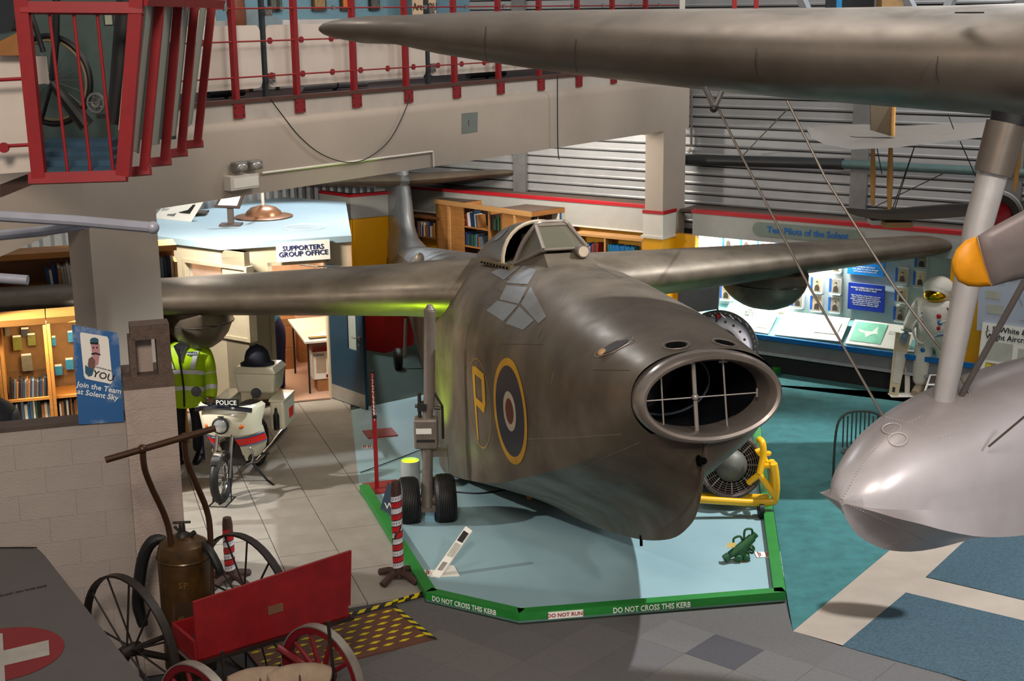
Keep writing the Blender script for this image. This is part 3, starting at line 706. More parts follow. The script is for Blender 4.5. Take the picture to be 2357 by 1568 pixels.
# ---- beaching gear
gp_ = mat('gear_grey', '#7d736a', .42, .45, var=.12, scale=12)
foot = G(985, 1195); foot2 = foot + Al * (2 * (AN - foot).dot(Al) + 2 * 5.9 * 0) 
def mir(p):  # reflect across the centre plane
    d = (p - AN).dot(Al); return p - Al * 2 * d
for side_ in (0,):
    f = (lambda p: p) if side_ == 0 else mir
    gx = foot
    def gpp(px, py): return f(onp(px, py, Aa.cross(Au).cross(Z).normalized() if False else V((0, 1, 0)), gx.y))
    main = thing('beaching_gear', 'grey beaching leg with twin black tyres under the near wing root' if side_ == 0 else 'beaching leg on the far side of the hull behind the keel', 'landing gear', f(foot))
    P = [gpp(990, 703), gpp(990, 722), gpp(988, 955), gpp(985, 1060)]
    build('leg', M().tube([gpp(989, 712), gpp(988, 940)], .062, 18), gp_, main, True)
    build('leg_cap', M().tube([gpp(989, 702), gpp(989, 716)], [.03, .065], 14), gp_, main, True)
    build('lower_leg', M().tube([gpp(985, 930), gpp(984, 1100)], .058, 16), gp_, main, True)
    bx_ = M(); c = gpp(981, 995); bx_.box(c, (.26, .20, .34)); bo = build('gearbox', bx_, gp_, main)
    bmod = bo.modifiers.new('b', 'BEVEL'); bmod.width = .025; bmod.segments = 3
    build('gearbox_plate', M().box(c + V((-.02, -.103, .04)), (.17, .006, .06)), paper, main)
    build('gearbox_plate', M().box(c + V((0, -.103, -.07)), (.2, .006, .03)), dsteel, main)
    build('bracket', M().tube([gpp(955, 935), gpp(1015, 940)], .02, 8).tube([gpp(965, 905), gpp(966, 960)], .02, 8).tube([gpp(1000, 905), gpp(1018, 935), gpp(1020, 1010)], .014, 8).box(gpp(972, 935), (.1, .14, .08)), dsteel, main)
    build('hull_arm', M().poly([gpp(968, 1032), gpp(1030, 1040), gpp(1030, 1052), gpp(1000, 1052), gpp(972, 1062)], V((0, .12, 0))), gp_, main)
    ax0, ax1 = gpp(945, 1150), gpp(1022, 1148)
    build('axle', M().tube([gpp(960, 1150), gpp(1010, 1150)], .05, 12).tube([gpp(984, 1095), gpp(984, 1165)], [.06, .085], 12).box(gpp(984, 1168), (.2, .12, .08)), gp_, main, True)
    for c0, nm in ((gpp(941, 1156), 'wheel'), (gpp(1023, 1149), 'wheel')):
        axx = (V((1, .16, 0)) if side_ == 0 else V((1, .16, 0))).normalized()
        R, wd = .285, .125
        prof = [(R*.42, -wd*.8), (R*.62, -wd*.95), (R*.88, -wd*.9), (R*.97, -wd*.6)]
        k = 9
        for i in range(k):
            u = -.6 + 1.2 * i / (k-1); prof += [(R * (1 - .03 * u * u * 2), wd * (u - .03)), (R * (.965 - .03 * u * u * 2), wd * (u + .0)), (R * (1 - .03 * u * u * 2), wd * (u + .03))]
        prof += [(R*.97, wd*.62), (R*.88, wd*.9), (R*.62, wd*.95), (R*.42, wd*.8)]
        tyre = build('tyre', M().lathe(c0, axx, prof, 40, cap=(True, True)), rubber, main, True, ang=30)
        for sg in (-1, 1): build('hub', M().lathe(c0, axx, [(.001, sg*wd*1.0), (.05, sg*wd*1.0), (.06, sg*wd*.86), (.115, sg*wd*.84), (.12, sg*wd*.7)], 20), gp_, tyre, True)
chock = mat('chock_blue', '#6f98ad', .6, var=.08)
for px, py in ((988, 1178), (990, 1203)):
    c = G(px, py); o = build('wheel_chock', M().hexa([c + V(p) for p in ((-.06, -.05, 0), (.06, -.05, 0), (.06, .06, 0), (-.06, .06, 0), (-.05, -.03, .09), (.05, -.03, .09), (.05, .05, .1), (-.05, .05, .1))]), chock, loc=c)
    tag(o, 'pale blue chock block behind the twin tyres' if py < 1190 else 'pale blue chock block in front of the twin tyres', 'chock')
# tail trolley wheel
tw = G(917, 850); tg = thing('tail_trolley', 'small black tail wheel trolley under the rear hull', 'trolley', tw)
build('tyre', M().lathe(tw + Z * .17, V((1, .2, 0)), [(.06, -.05), (.13, -.06), (.17, -.03), (.17, .03), (.13, .06), (.06, .05)], 28, cap=(True, True)), rubber, tg, True)
build('fork', M().tube([tw + V((.1, .05, .17)), tw + V((.12, .3, .75))], .03, 8), gp_, tg, True)
# ================================================================= OFFICE
OF = 19.42                                  # front plane (T1)
magn = mat('office_wall_paint', '#b7ac93', .7, var=.04, bump=.08)
rz = 2.40
oc = tt(OF, 2.21)                            # front-left corner of office
def Tx(mm, u1, u2, v1, v2, z1, z2): # T1 range u, T2 range v
    return mm.hexa([tt(u1, v1, z1), tt(u1, v2, z1), tt(u2, v2, z1), tt(u2, v1, z1), tt(u1, v1, z2), tt(u1, v2, z2), tt(u2, v2, z2), tt(u2, v1, z2)])
jl, jr = 2.90, 3.66
doff = .12
fw = sempty('wall_office')
m_ = M(); Tx(m_, OF, OF + doff, 2.21, 2.84, 0, 2.31); Tx(m_, OF, OF + doff, jr + .05, 3.98, 0, 2.31); Tx(m_, OF, OF + doff, 2.84, jr + .05, 2.05, 2.31)
struct('wall_front', m_, magn, fw)
fr_ = M(); Tx(fr_, OF - .02, OF + doff + .02, 2.84, jl, 0, 2.08); Tx(fr_, OF - .02, OF + doff + .02, jr, jr + .05, 0, 2.08); Tx(fr_, OF - .02, OF + doff + .02, 2.84, jr + .05, 2.03, 2.09)
struct('door_frame', fr_, mat('frame_paint', '#b3a68c', .6), fw)
sk = M(); Tx(sk, OF - .015, OF, 2.55, 2.84, 0, .09); struct('baseboard_office', sk, mat('brown_skirting', '#4a2620', .6))
# left wall of the office along A with a window
na = B * 1.0
LB = oc.dot(B)
oa = oc.dot(A)
wa1, wa2 = PB(575, 700, LB)[0], 0
def La(px, py): return PB(px, py, LB).dot(A)
aw0, aw1 = La(568, 700), La(428, 620)
wz0, wz1 = PB(574, 780, LB).z, PB(560, 622, LB).z
def Lx(mm, a1, a2, z1, z2, d0=0.0, d1=.1): return mm.hexa([ab(a1, LB + d0, z1), ab(a2, LB + d0, z1), ab(a2, LB + d1, z1), ab(a1, LB + d1, z1), ab(a1, LB + d0, z2), ab(a2, LB + d0, z2), ab(a2, LB + d1, z2), ab(a1, LB + d1, z2)])
m_ = M(); Lx(m_, oa, aw0, 0, 2.31); Lx(m_, aw0, aw1, 0, wz0); Lx(m_, aw0, aw1, wz1, 2.31); Lx(m_, aw1, aw1 + 2.2, 0, 2.31)
struct('wall_side', m_, magn, fw)
wf = M(); Lx(wf, aw0 - .05, aw0, wz0 - .05, wz1 + .05, -.02, .12); Lx(wf, aw1, aw1 + .05, wz0 - .05, wz1 + .05, -.02, .12); Lx(wf, aw0, aw1, wz0 - .05, wz0, -.02, .12); Lx(wf, aw0, aw1, wz1, wz1 + .05, -.02, .12)
wo = struct('window_1', wf, mat('frame_paint', '#b3a68c', .6))
build('pane', Lx(M(), aw0, aw1, wz0, wz1, .05, .056), glass('office_glass', (.9, .95, .95), .02, .08), wo)
# office roof with blue painted top
rb = [oc, tt(OF, 4.02), G(790, 466, rz), G(655, 455, rz), ab(aw1 + 2.2, LB + 2.2), ab(aw1 + 2.2, LB)]
rb = [V((p.x, p.y, 2.31)) for p in rb]
cen = sum(rb, V()) / len(rb)
roofb = mat('office_roof_blue', '#93a9b4', .5, var=.04)
ro = build('office_roof', M().poly([p + (p - cen).normalized() * .06 for p in rb], Z * .09), roofb); ro['kind'] = 'structure'
# back and right walls, floor of the office
ib = mat('office_inside', '#d9b79a', .8)
m_ = M(); Tx(m_, OF + 2.7, OF + 2.8, 1.0, 4.1, 0, 2.31); Tx(m_, OF, OF + 2.8, 3.98, 4.05, 0, 2.31); struct('wall_inside', m_, ib, fw)
struct('office_floor', Tx(M(), OF + .02, OF + 2.7, .8, 3.98, 0, .02), mat('office_carpet', '#b08d78', .95, var=.1, scale=40))
lamp('office_lamp', 'AREA', tt(OF + 1.3, 3.0, 2.2), tt(OF + 1.3, 3.0, 0), 60, (1.0, .80, .60), 1.2)
ol = thing('office_ceiling_light', 'small square ceiling light inside the supporters office', 'light', tt(OF + 1.3, 3.0, 2.2)); build('diffuser', M().box(tt(OF + 1.3, 3.0, 2.225), (.3, .3, .02)), mat('warm_diffuser', '#ffffff', emit='#ffd9b0', es=4), ol)
# sign
sg = thing('office_sign', 'white sign reading supporters group office above the open door', 'sign', tt(OF - .02, 3.28, 2.1))
s1, s2 = pT = [onp(x, y, T1, OF - .02) for x, y in ((612, 557), (760, 600))]
build('board', M().hexa([tt(OF - .10, 2.96, 2.09), tt(OF - .10, 3.72, 2.09), tt(OF - .08, 3.72, 2.09), tt(OF - .08, 2.96, 2.09), tt(OF - .10, 2.96, 2.37), tt(OF - .10, 3.72, 2.37), tt(OF - .08, 3.72, 2.37), tt(OF - .08, 2.96, 2.37)]), paper, sg)
text('lettering', 'SUPPORTERS\nGROUP OFFICE', tt(OF - .102, 3.34, 2.235), T2, Z, .098, navy, sg, xs=1.04, sp=.85, bold=.022)
# open blue door
hinge = tt(OF - .02, jr + .02); dend = G(843, 948); dd = (V((dend.x, dend.y, 0)) - V((hinge.x, hinge.y, 0))).normalized(); dn = V((dd.y, -dd.x, 0))
if dn.y > 0: dn = -dn
dblue = mat('door_blue', '#0e3345', .4, var=.1)
def dx(mm, u1, u2, z1, z2, n1=0.0, n2=.045): return mm.hexa([hinge + dd * u1 - dn * n1 + Z * z1, hinge + dd * u2 - dn * n1 + Z * z1, hinge + dd * u2 - dn * n2 + Z * z1, hinge + dd * u1 - dn * n2 + Z * z1, hinge + dd * u1 - dn * n1 + Z * z2, hinge + dd * u2 - dn * n1 + Z * z2, hinge + dd * u2 - dn * n2 + Z * z2, hinge + dd * u1 - dn * n2 + Z * z2])
DW = .86
m_ = M(); dx(m_, 0, DW, .02, .85); dx(m_, 0, .46, .85, 1.9); dx(m_, .68, DW, .85, 1.9); dx(m_, 0, DW, 1.9, 2.0)
dr = build('door_1', m_, dblue); dr['kind'] = 'structure'
build('kick_plate', dx(M(), .0, DW, .03, .24, -.004, .0), mat('kick_plate_m', '#9d9a92', .4, .5), dr)
build('pane', dx(M(), .46, .68, .85, 1.9, .02, .026), glass('door_glass', (.5, .55, .5), .1, .35), dr)
hp = hinge + dd * .78 + dn * .02 + Z * 1.05
build('door_handle', M().lathe(hp - dn * .02, dn, [(.03, 0), (.03, .02), (.001, .022)], 14).tube([hp, hp + dn * .03, hp + dn * .03 - dd * .13], .009, 8).lathe(hp - dn * .02 - Z * .09, dn, [(.022, 0), (.022, .02), (.001, .022)], 12), steel, dr, True)
build('door_closer', M().tube([tt(OF - .05, 3.3, 2.03), tt(OF - .3, 3.5, 2.03), hinge + dd * .35 + Z * 2.02], .012, 6), steel, dr)
# things in the office
card = mat('cardboard', '#9b6a3e', .8, var=.1)
def boxthing(name, c, sz, mt, lab, cat='box', axs=(T2, T1, Z), group=None, tape=True):
    o = thing(name, lab, cat, (c.x, c.y, c.z), group); build('carton', M().box(c + Z * sz[2] / 2, sz, axs), mt, o)
    if tape: build('flap_line', M().box(c + Z * (sz[2] + .001), (sz[0], .03, .003), axs), mat('brown_tape', '#7c5230', .5), o)
    return o
boxthing('cardboard_box', tt(OF + 2.1, 3.25, .02), (.42, .4, .33), card, 'brown cardboard box on the floor at the back of the office')
boxthing('cardboard_box', tt(OF + 2.1, 3.27, .36), (.40, .36, .34), card, 'brown cardboard box, second from the bottom of the office pile')
boxthing('cardboard_box', tt(OF + 2.12, 3.3, .71), (.44, .36, .12), mat('flat_card', '#8a6238', .8), 'flat brown box on top of the office pile')
boxthing('cardboard_box', tt(OF + 2.4, 3.75, .02), (.3, .3, .5), card, 'tall brown box behind the white table in the office')
# white table top tilted, with a plaque
tb = thing('white_table', 'white folding table standing inside the office door', 'table', tt(OF + .75, 3.72, 0))
build('tabletop', M().hexa([tt(OF + .25, 3.36, .80), tt(OF + .25, 3.96, .80), tt(OF + 1.7, 3.96, .84), tt(OF + 1.7, 3.36, .84), tt(OF + .25, 3.36, .83), tt(OF + .25, 3.96, .83), tt(OF + 1.7, 3.96, .87), tt(OF + 1.7, 3.36, .87)]), white, tb)
for u in (.35, 1.6):
    for v in (3.42, 3.9): build('leg', M().cyl(tt(OF + u, v, .02), tt(OF + u, v, .81), .015, 8), dsteel, tb)
pl = thing('printed_plaque', 'black and yellow printed plaque lying on the white office table', 'plaque', tt(OF + .4, 3.6, .84))
build('plaque_board', M().box(tt(OF + .42, 3.62, .842), (.34, .13, .008), (T2, T1, Z)), black, pl); build('plaque_panel', M().box(tt(OF + .42, 3.62, .848), (.31, .035, .004), (T2, T1, Z)), yl, pl)
pb = thing('printer_box', 'white and red printer carton under the office table', 'box', tt(OF + .55, 3.62, .2))
build('carton', M().box(tt(OF + .55, 3.68, .42), (.38, .3, .42), (T2, T1, Z)), paper, pb)
build('red_flap', M().box(tt(OF + .55, 3.68, .66), (.37, .3, .07), (T2, T1, Z)), redp, pb)
build('printed_panel', M().box(tt(OF + .397, 3.61, .42), (.14, .004, .22), (T2, T1, Z)), mat('photo_beige', '#b39a80', .6), pb)
build('red_band', M().box(tt(OF + .397, 3.76, .25), (.16, .004, .05), (T2, T1, Z)), redp, pb)
text('lettering', 'Canon', tt(OF + .396, 3.58, .585), T2, Z, .06, inkb, pb)
boxthing('cardboard_box', tt(OF + .55, 3.7, .02), (.3, .28, .19), card, 'brown carton on the office floor under the printer carton', tape=False)
# office chair with blue seated person seen from behind the jamb
pc = thing('swivel_chair', 'black swivel chair just inside the left door jamb', 'chair', tt(OF + 1.0, 2.92, 0))
bse = tt(OF + 1.35, 2.7, .02)
build('seat', M().sph(bse + Z * .48, (.24, .22, .05)), mat('chair_fabric', '#23233a', .8), pc, True)
build('column', M().cyl(bse + Z * .08, bse + Z * .46, .03), dsteel, pc, True)
for i in range(5):
    e = V((math.cos(1.256 * i + .3), math.sin(1.256 * i + .3), 0)) * .27
    lg = build('leg', M().tube([bse + Z * .09, bse + e + Z * .07], [.025, .016], 8), black, pc, True); build('caster', M().lathe(bse + e + Z * .03 - T2 * .015, T2, [(.001, 0), (.03, 0), (.03, .03), (.001, .03)], 12), black, lg)
# person: one skinned body
def person(name, joints, edges, radii, root, mt, parent, sub=2):
    me = bpy.data.meshes.new(name); off = origin(parent); me.from_pydata([V(j) - off for j in joints], edges, []); o = bpy.data.objects.new(name, me); COL.objects.link(o); o.parent = parent
    md = o.modifiers.new('skin', 'SKIN'); md.use_smooth_shade = True
    for i, r in enumerate(radii):
        rr = r if isinstance(r, tuple) else (r, r); me.skin_vertices[0].data[i].radius = rr
    me.skin_vertices[0].data[root].use_root = True
    o.modifiers.new('sub', 'SUBSURF').levels = sub; o.modifiers['sub'].render_levels = sub
    me.materials.append(mt); return o
pp = thing('person', 'person in a blue top and navy trousers bending inside the office', 'person', tt(OF + .9, 2.8, 0))
def q_(u, v, z): return tt(OF + u, v + .16, z)
hipc = q_(.9, 2.86, .98)
J = [hipc, q_(.75, 2.72, 1.2), q_(.62, 2.55, 1.38), q_(.55, 2.42, 1.46), q_(.5, 2.33, 1.52),
     q_(.84, 2.94, .93), q_(.84, 2.93, .52), q_(.87, 2.93, .09), q_(.76, 2.93, .05), q_(.98, 2.84, .93), q_(1.02, 2.82, .5), q_(1.04, 2.83, .09), q_(.93, 2.82, .05),
     q_(.5, 2.62, 1.36), q_(.42, 2.66, 1.1), q_(.36, 2.55, .9), q_(.7, 2.44, 1.4), q_(.6, 2.3, 1.15), q_(.5, 2.2, .95)]
E_ = [(0, 1), (1, 2), (2, 3), (3, 4), (0, 5), (5, 6), (6, 7), (7, 8), (0, 9), (9, 10), (10, 11), (11, 12), (2, 13), (13, 14), (14, 15), (2, 16), (16, 17), (17, 18)]
person('body', J, E_, [.15, .15, .14, .06, .05, .1, .075, .055, .04, .1, .075, .055, .04, .06, .045, .03, .06, .045, .03], 0, mat('navy_trousers', '#1c2450', .8), pp)
person('shirt', [J[0] + Z * .06, J[1], J[2], J[13], J[14]], [(0, 1), (1, 2), (2, 3), (3, 4)], [.17, .175, .16, .075, .055], 0, mat('blue_top', '#1c7fb2', .8), pp)
build('head', M().sph(q_(.45, 2.26, 1.6), (.08, .095, .115)), mat('skin_tone', '#b98468', .6), pp, True)
# desk with keyboard behind the window
dk_ = thing('office_desk', 'orange wood desk behind the office side window', 'desk', (oc + A * .5 + B * .5))
dc = PB(545, 755, LB) ; dc = V((dc.x, dc.y, 0)) + B * .35
dz = wz0 + .0
build('desktop', M().box(V((dc.x, dc.y, .78)) + A * .75 + B * .05, (1.5, .62, .04), (A, B, Z)), mat('orange_wood', '#b5682c', .5, var=.1), dk_)
for s1_ in (-.65, .65): build('panel_leg', M().box(V((dc.x, dc.y, .39)) + A * (s1_ + .75) + B * .05, (.04, .6, .74), (A, B, Z)), mat('orange_wood', '#b5682c'), dk_)
kb = thing('keyboard', 'black keyboard on the orange desk behind the window', 'keyboard', V((dc.x, dc.y, .8)))
kc_ = V((dc.x, dc.y, .81)) - B * .05 + A * .25
build('base', M().box(kc_, (.42, .15, .02), (A, B, Z)), black, kb)
for i in range(5):
    build('key_row', M().box(kc_ + B * (-.055 + .027 * i) + Z * .013, (.39, .02, .008), (A, B, Z)), mat('key_grey', '#2d2d31', .5), kb)
fo = thing('paper_folder', 'grey folder lying beside the keyboard on the desk', 'folder', kc_ + A * .45)
build('cover', M().box(kc_ + A * .62 - Z * .004, (.3, .22, .03), (A, B, Z)), mat('folder_grey', '#3d3f45', .6), fo); build('pages', M().box(kc_ + A * .62 + Z * .018, (.26, .18, .012), (A, B, Z)), paper, fo)
# shelf seen in the office doorway above wing
sh_ = thing('office_shelf', 'long pine wall shelf at the back of the office', 'shelf', tt(OF + 2.6, 3.3, 1.9))
build('board', Tx(M(), OF + 2.3, OF + 2.68, 2.4, 3.9, 1.86, 1.9), pinel, sh_)
for v in (2.5, 3.1, 3.7): build('bracket', Tx(M(), OF + 2.35, OF + 2.68, v, v + .03, 1.7, 1.86), pinel, sh_)
# ---- on the office roof
tz = rz + .001
bd = thing('history_board', 'large white history board with photographs leaning on the office roof', 'display board', G(400, 490, tz))
p1, p2, p3, p4 = G(352, 502, tz), G(440, 511, tz), None, None
up_ = (V((0, .75, .66))).normalized()
p3 = D(474, 455, G(440, 511, tz).y + .30); p4 = D(395, 452, G(352, 502, tz).y + .30)
bdp = M().poly([p1, p2, p3, p4], V((0, .03, .0))); build('panel', bdp, paper, bd)
def quad_on(pp_, u, v, du, dv, off=.004):
    a_, b_, c_, d_ = pp_
    f = lambda s, t: a_ + (b_ - a_) * s + (d_ - a_) * t + (a_ - b_ + c_ - d_) * s * t
    n = (b_ - a_).cross(d_ - a_).normalized()
    if n.dot(EYE - a_) < 0: n = -n
    return [f(u, v) + n * off, f(u + du, v) + n * off, f(u + du, v + dv) + n * off, f(u, v + dv) + n * off], n
for u, v, du, dv, mt in ((.55, .3, .3, .38, inkb), (.62, .72, .2, .22, mat('grey_photo', '#6a6a6a', .6)), (.3, .15, .2, .3, mat('grey_photo', '#6a6a6a', .6)), (.05, .35, .2, .1, mat('pale_text', '#a9a9a6', .7)), (.05, .52, .22, .06, mat('pale_text', '#a9a9a6', .7))):
    qd, n = quad_on((p1, p2, p3, p4), u, v, du, dv); build('photograph', M().poly(qd, n * .003), mt, bd)
build('prop_leg', M().box(G(455, 500, tz) + Z * .04 + V((0, .25, 0)), (.2, .3, .03)), mat('brown_prop', '#3b2a22', .7), bd)
le = thing('lectern_stand', 'small brown tilted caption stand on the office roof', 'stand', G(532, 517, tz))
lb = G(532, 519, tz); build('foot', M().box(lb + Z * .015, (.32, .24, .03)), mat('brown_stand', '#40332f', .6), le)
build('post', M().box(lb + Z * .17, (.09, .05, .3)), mat('brown_stand', '#40332f', .6), le)
lt = [lb + V(p) for p in ((-.22, -.1, .30), (.16, -.1, .28), (.22, .12, .50), (-.12, .12, .50))]
build('tray', M().poly(lt, V((0, .02, -.02))), mat('brown_stand', '#40332f', .6), le)
qd, n = quad_on(lt, .12, .1, .76, .8, .003); build('caption_sheet', M().poly(qd, n * .003), paper, le)
ho = G(607, 500, tz); hat_ = thing('bronze_dome', 'bronze hat shaped dome with a thin white pole on the office roof', 'ornament', ho)
build('brim', M().lathe(ho, Z, [(.001, .005), (.44, .005), (.455, .018), (.44, .025), (.3, .04), (.001, .05)], 40), mat('bronze', '#8c6144', .35, .5, var=.1), hat_, True)
build('crown', M().lathe(ho, Z, [(.29, .03), (.27, .09), (.2, .15), (.1, .18), (.001, .19)], 36), mat('bronze_light', '#a07355', .3, .5, var=.1), hat_, True)
build('pole', M().cyl(ho + Z * .18, ho + Z * 1.0, .026, 12), white, hat_, True)
gr_ = thing('clear_disc', 'flat clear plastic disc lying near the corner of the office roof', 'disc', G(702, 524, tz)); build('disc', M().lathe(G(702, 524, tz), Z, [(.001, .0), (.32, .0), (.33, .01), (.32, .02), (.001, .02)], 36), glass('clear_plastic', (.85, .92, .95), .05, .25), gr_, True)
# ================================================================= bookcases
book_cols = ['#1b2f6b', '#16324a', '#c9c3b5', '#7d1c1c', '#2b5d3a', '#d8d4cc', '#10151f', '#5d6d7a', '#8a5b2c', '#e0dcd0', '#22456e', '#3c2a22', '#b9b4a6', '#0f5b8f']
bmats = [mat('book_cloth_%s' % c[1:], c, .6, var=.05) for c in book_cols]
CNAME = {'1b2f6b': 'royal blue', '16324a': 'dark blue', 'c9c3b5': 'cream', '7d1c1c': 'dark red', '2b5d3a': 'green', 'd8d4cc': 'pale', '10151f': 'black', '5d6d7a': 'slate grey', '8a5b2c': 'tan', 'e0dcd0': 'white', '22456e': 'mid blue', '3c2a22': 'brown', 'b9b4a6': 'grey', '0f5b8f': 'bright blue'}
ORD = ['first', 'second', 'third', 'fourth', 'fifth', 'sixth', 'seventh', 'eighth', 'ninth', 'tenth', 'eleventh', 'twelfth', 'thirteenth', 'fourteenth', 'fifteenth', 'sixteenth', 'seventeenth', 'eighteenth', 'nineteenth', 'twentieth', 'twenty first', 'twenty second']
def books(start, dir_, back, n, label, group, cols=None, wmin=.018, wmax=.045, hmin=.18, hmax=.27, dep=.17, lean=0.0, name='book'):
    u = 0.0
    for i in range(n):
        wd, h = random.uniform(wmin, wmax), random.uniform(hmin, hmax)
        c = start + dir_ * (u + wd / 2) + back * (dep / 2 + random.uniform(0, .015)); le_ = lean * .6
        ax = (dir_, back, (Z + dir_ * le_).normalized())
        mt = random.choice(cols if cols else bmats)
        o = build(name, M().box(c + Z * h / 2, (wd * .92, dep, h), ax), mt, loc=c)
        cn = CNAME.get(mt.name.split('_')[-1].strip(), ''); left = dir_.dot(CR) > 0
        k = i + 1 if left else n - i
        tag(o, '%s%s, %s from the left' % (cn + ' ' if cn else '', label, ORD[k - 1]), 'book', group); u += wd + .002
    return u
def bookcase(o, dir_, back, wdt, hgt, dep, shelves, label, mt=pine, lean=None, backm=None):
    t = thing('bookcase', label, 'bookcase', o)
    def bx(u, d, z, su, sd, sz): return M().box(o + dir_ * u + back * d + Z * z, (su, sd, sz), (dir_, back, Z))
    build('side_panel', bx(.015, dep/2, hgt/2, .03, dep, hgt), mt, t); build('side_panel', bx(wdt - .015, dep/2, hgt/2, .03, dep, hgt), mt, t)
    build('top_board', bx(wdt/2, dep/2, hgt - .015, wdt, dep, .04), mt, t)
    build('back_panel', bx(wdt/2, dep - .01, hgt/2, wdt - .06, .015, hgt - .04), backm or mt, t)
    for z in shelves: build('shelf', bx(wdt/2, dep/2, z, wdt - .06, dep - .02, .025), mt, t)
    return t
# library bookcases behind the jet
def gtop(px, py, z=2.30): return G(px, py, z)
# low bookcase in front of the yellow wall, right of the canopy
pbk = PB(1318, 600, 19.15); 
a_hi, a_lo = pbk.dot(A), PB(1480, 600, 19.15).dot(A)
wd_ = a_hi - a_lo
bc = bookcase(ab(a_hi, 19.15), -A, B, wd_, 1.90, .3, [.45, .8, 1.15, 1.48], 'pine bookcase of blue journals against the yellow library wall', pinel, backm=yel)
build('divider', M().box(ab(a_hi - wd_*.46, 19.3, .95), (.03, .28, 1.84), (A, B, Z)), pinel, bc)
blues = [mat('book_cloth_bright', '#0a5ca8', .5, var=.08), mat('book_cloth_teal', '#0e6c88', .5, var=.08)]
books(ab(a_hi - .05, 19.17, 1.495), -A, B, 14, 'book on the top shelf left of the blue journals', 'mixed books left of the blue journals', lean=.1)
books(ab(a_hi - wd_*.46 - .05, 19.17, 1.495), -A, B, 16, 'journal in the bright blue bound row', 'blue bound journals', blues, .026, .032, .25, .27)
books(ab(a_hi - .05, 19.17, 1.165), -A, B, 15, 'book below the blue journals', 'books on the second shelf')
# freestanding back to back bookcases (pine ends and tops)
ptA = G(1003, 458, 2.26); ptB = G(1222, 488, 2.26); ptC = G(1312, 456, 2.26)
dirx = (ptB - ptA); dirx.z = 0; L1 = dirx.length; dirx.normalize(); bk = V((-dirx.y, dirx.x, 0))
if bk.y < 0: bk = -bk
endw = (G(1067, 470, 2.26) - G(1003, 458, 2.26)); 
o1 = V((ptA.x, ptA.y, 0))
def case_end(o, u, dep, wdt, label):
    t = thing('bookcase', label, 'bookcase', o)
    def bx(u_, d, z, su, sd, sz): return M().box(o + dirx * u_ + bk * d + Z * z, (su, sd, sz), (dirx, bk, Z))
    build('end_panel', bx(.18, .015, 1.13, .36, .03, 2.2), pine, t); build('end_panel', bx(.55, .015, 1.13, .36, .03, 2.2), pine, t)
    build('end_batten', bx(.365, -.01, 1.1, .06, .03, 2.14), pinel, t)
    build('top_board', bx(wdt/2, dep/2, 2.245, wdt + .02, dep, .03), dust, t)
    build('top_rail', bx(wdt/2, -.012, 2.22, wdt + .02, .03, .08), pinel, t)
    build('side_rail', bx(wdt + .0, dep/2, 2.22, .03, dep, .08), pine, t)
    build('side_panel', bx(.02, dep/2, 1.1, .03, dep, 2.2), pine, t)
    for z in (.4, .8, 1.2, 1.55, 1.88): build('shelf', bx(wdt - .2, dep/2, z, .36, dep - .05, .025), pine, t)
    build('spine_panel', bx(wdt - .38, dep/2, 1.1, .02, dep - .04, 2.16), pine, t)
    return t
case_end(o1, 0, 1.6, .74, 'pine back to back bookcase with dusty top, nearest the tail fin')
o2 = o1 + dirx * (L1 - .74)
case_end(o2, 0, 1.55, .76, 'pine back to back bookcase with dusty top, nearest the cockpit canopy')
# linking frame with two shelves of books between the ends
m0 = o1 + dirx * .74; wl = L1 - .74 - .74
lk = thing('bookcase', 'narrow open pine bookcase between the two pine cabinet ends', 'bookcase', m0)
def bx2(u_, d, z, su, sd, sz): return M().box(m0 + dirx * u_ + bk * d + Z * z, (su, sd, sz), (dirx, bk, Z))
build('top_rail', bx2(wl/2, -.012, 2.22, wl, .03, .08), pinel, lk); build('back_panel', bx2(wl/2, .3, 1.1, wl, .02, 2.2), mat('dark_gap', '#241a14', .8), lk)
for z in (1.2, 1.5, 1.84): build('shelf', bx2(wl * .33, .15, z, wl * .66, .28, .025), pine, lk)
build('divider', bx2(wl * .67, .15, 1.1, .03, .28, 2.16), pine, lk)
books(m0 + dirx * .02 + bk * .02 + Z * 1.855, dirx, bk, 9, 'slanting book on the narrow bookcase upper shelf', 'books on the upper open shelf', wmin=.03, wmax=.05, hmin=.2, hmax=.28, lean=-.2)
books(m0 + dirx * .02 + bk * .02 + Z * 1.515, dirx, bk, 11, 'book on the narrow bookcase lower shelf', 'books on the lower open shelf', wmin=.025, wmax=.04, hmin=.18, hmax=.25)
books(m0 + dirx * (wl * .7) + bk * .02 + Z * 1.855, dirx, bk, 7, 'book in the shadowed gap beside the pine end', 'dark books in the gap', [bmats[4], bmats[6], bmats[11]], wmin=.02, wmax=.035)
# books facing out on the right side of the right cabinet
rs = o2 + dirx * .78; 
books(rs + bk * .05 + Z * 1.90 - dirx * .16, bk, -dirx, 9, 'book under the pine side rail', 'blue books under the side rail', [bmats[0], bmats[5], bmats[7]], dep=.15, hmin=.2, hmax=.25)
books(rs + bk * .6 + Z * 1.90 - dirx * .0, bk, -dirx, 18, 'book at the far end of the side rail', 'pale books at the far end', [bmats[2], bmats[5], bmats[9], bmats[3], bmats[13]], dep=.15, hmin=.22, hmax=.3)
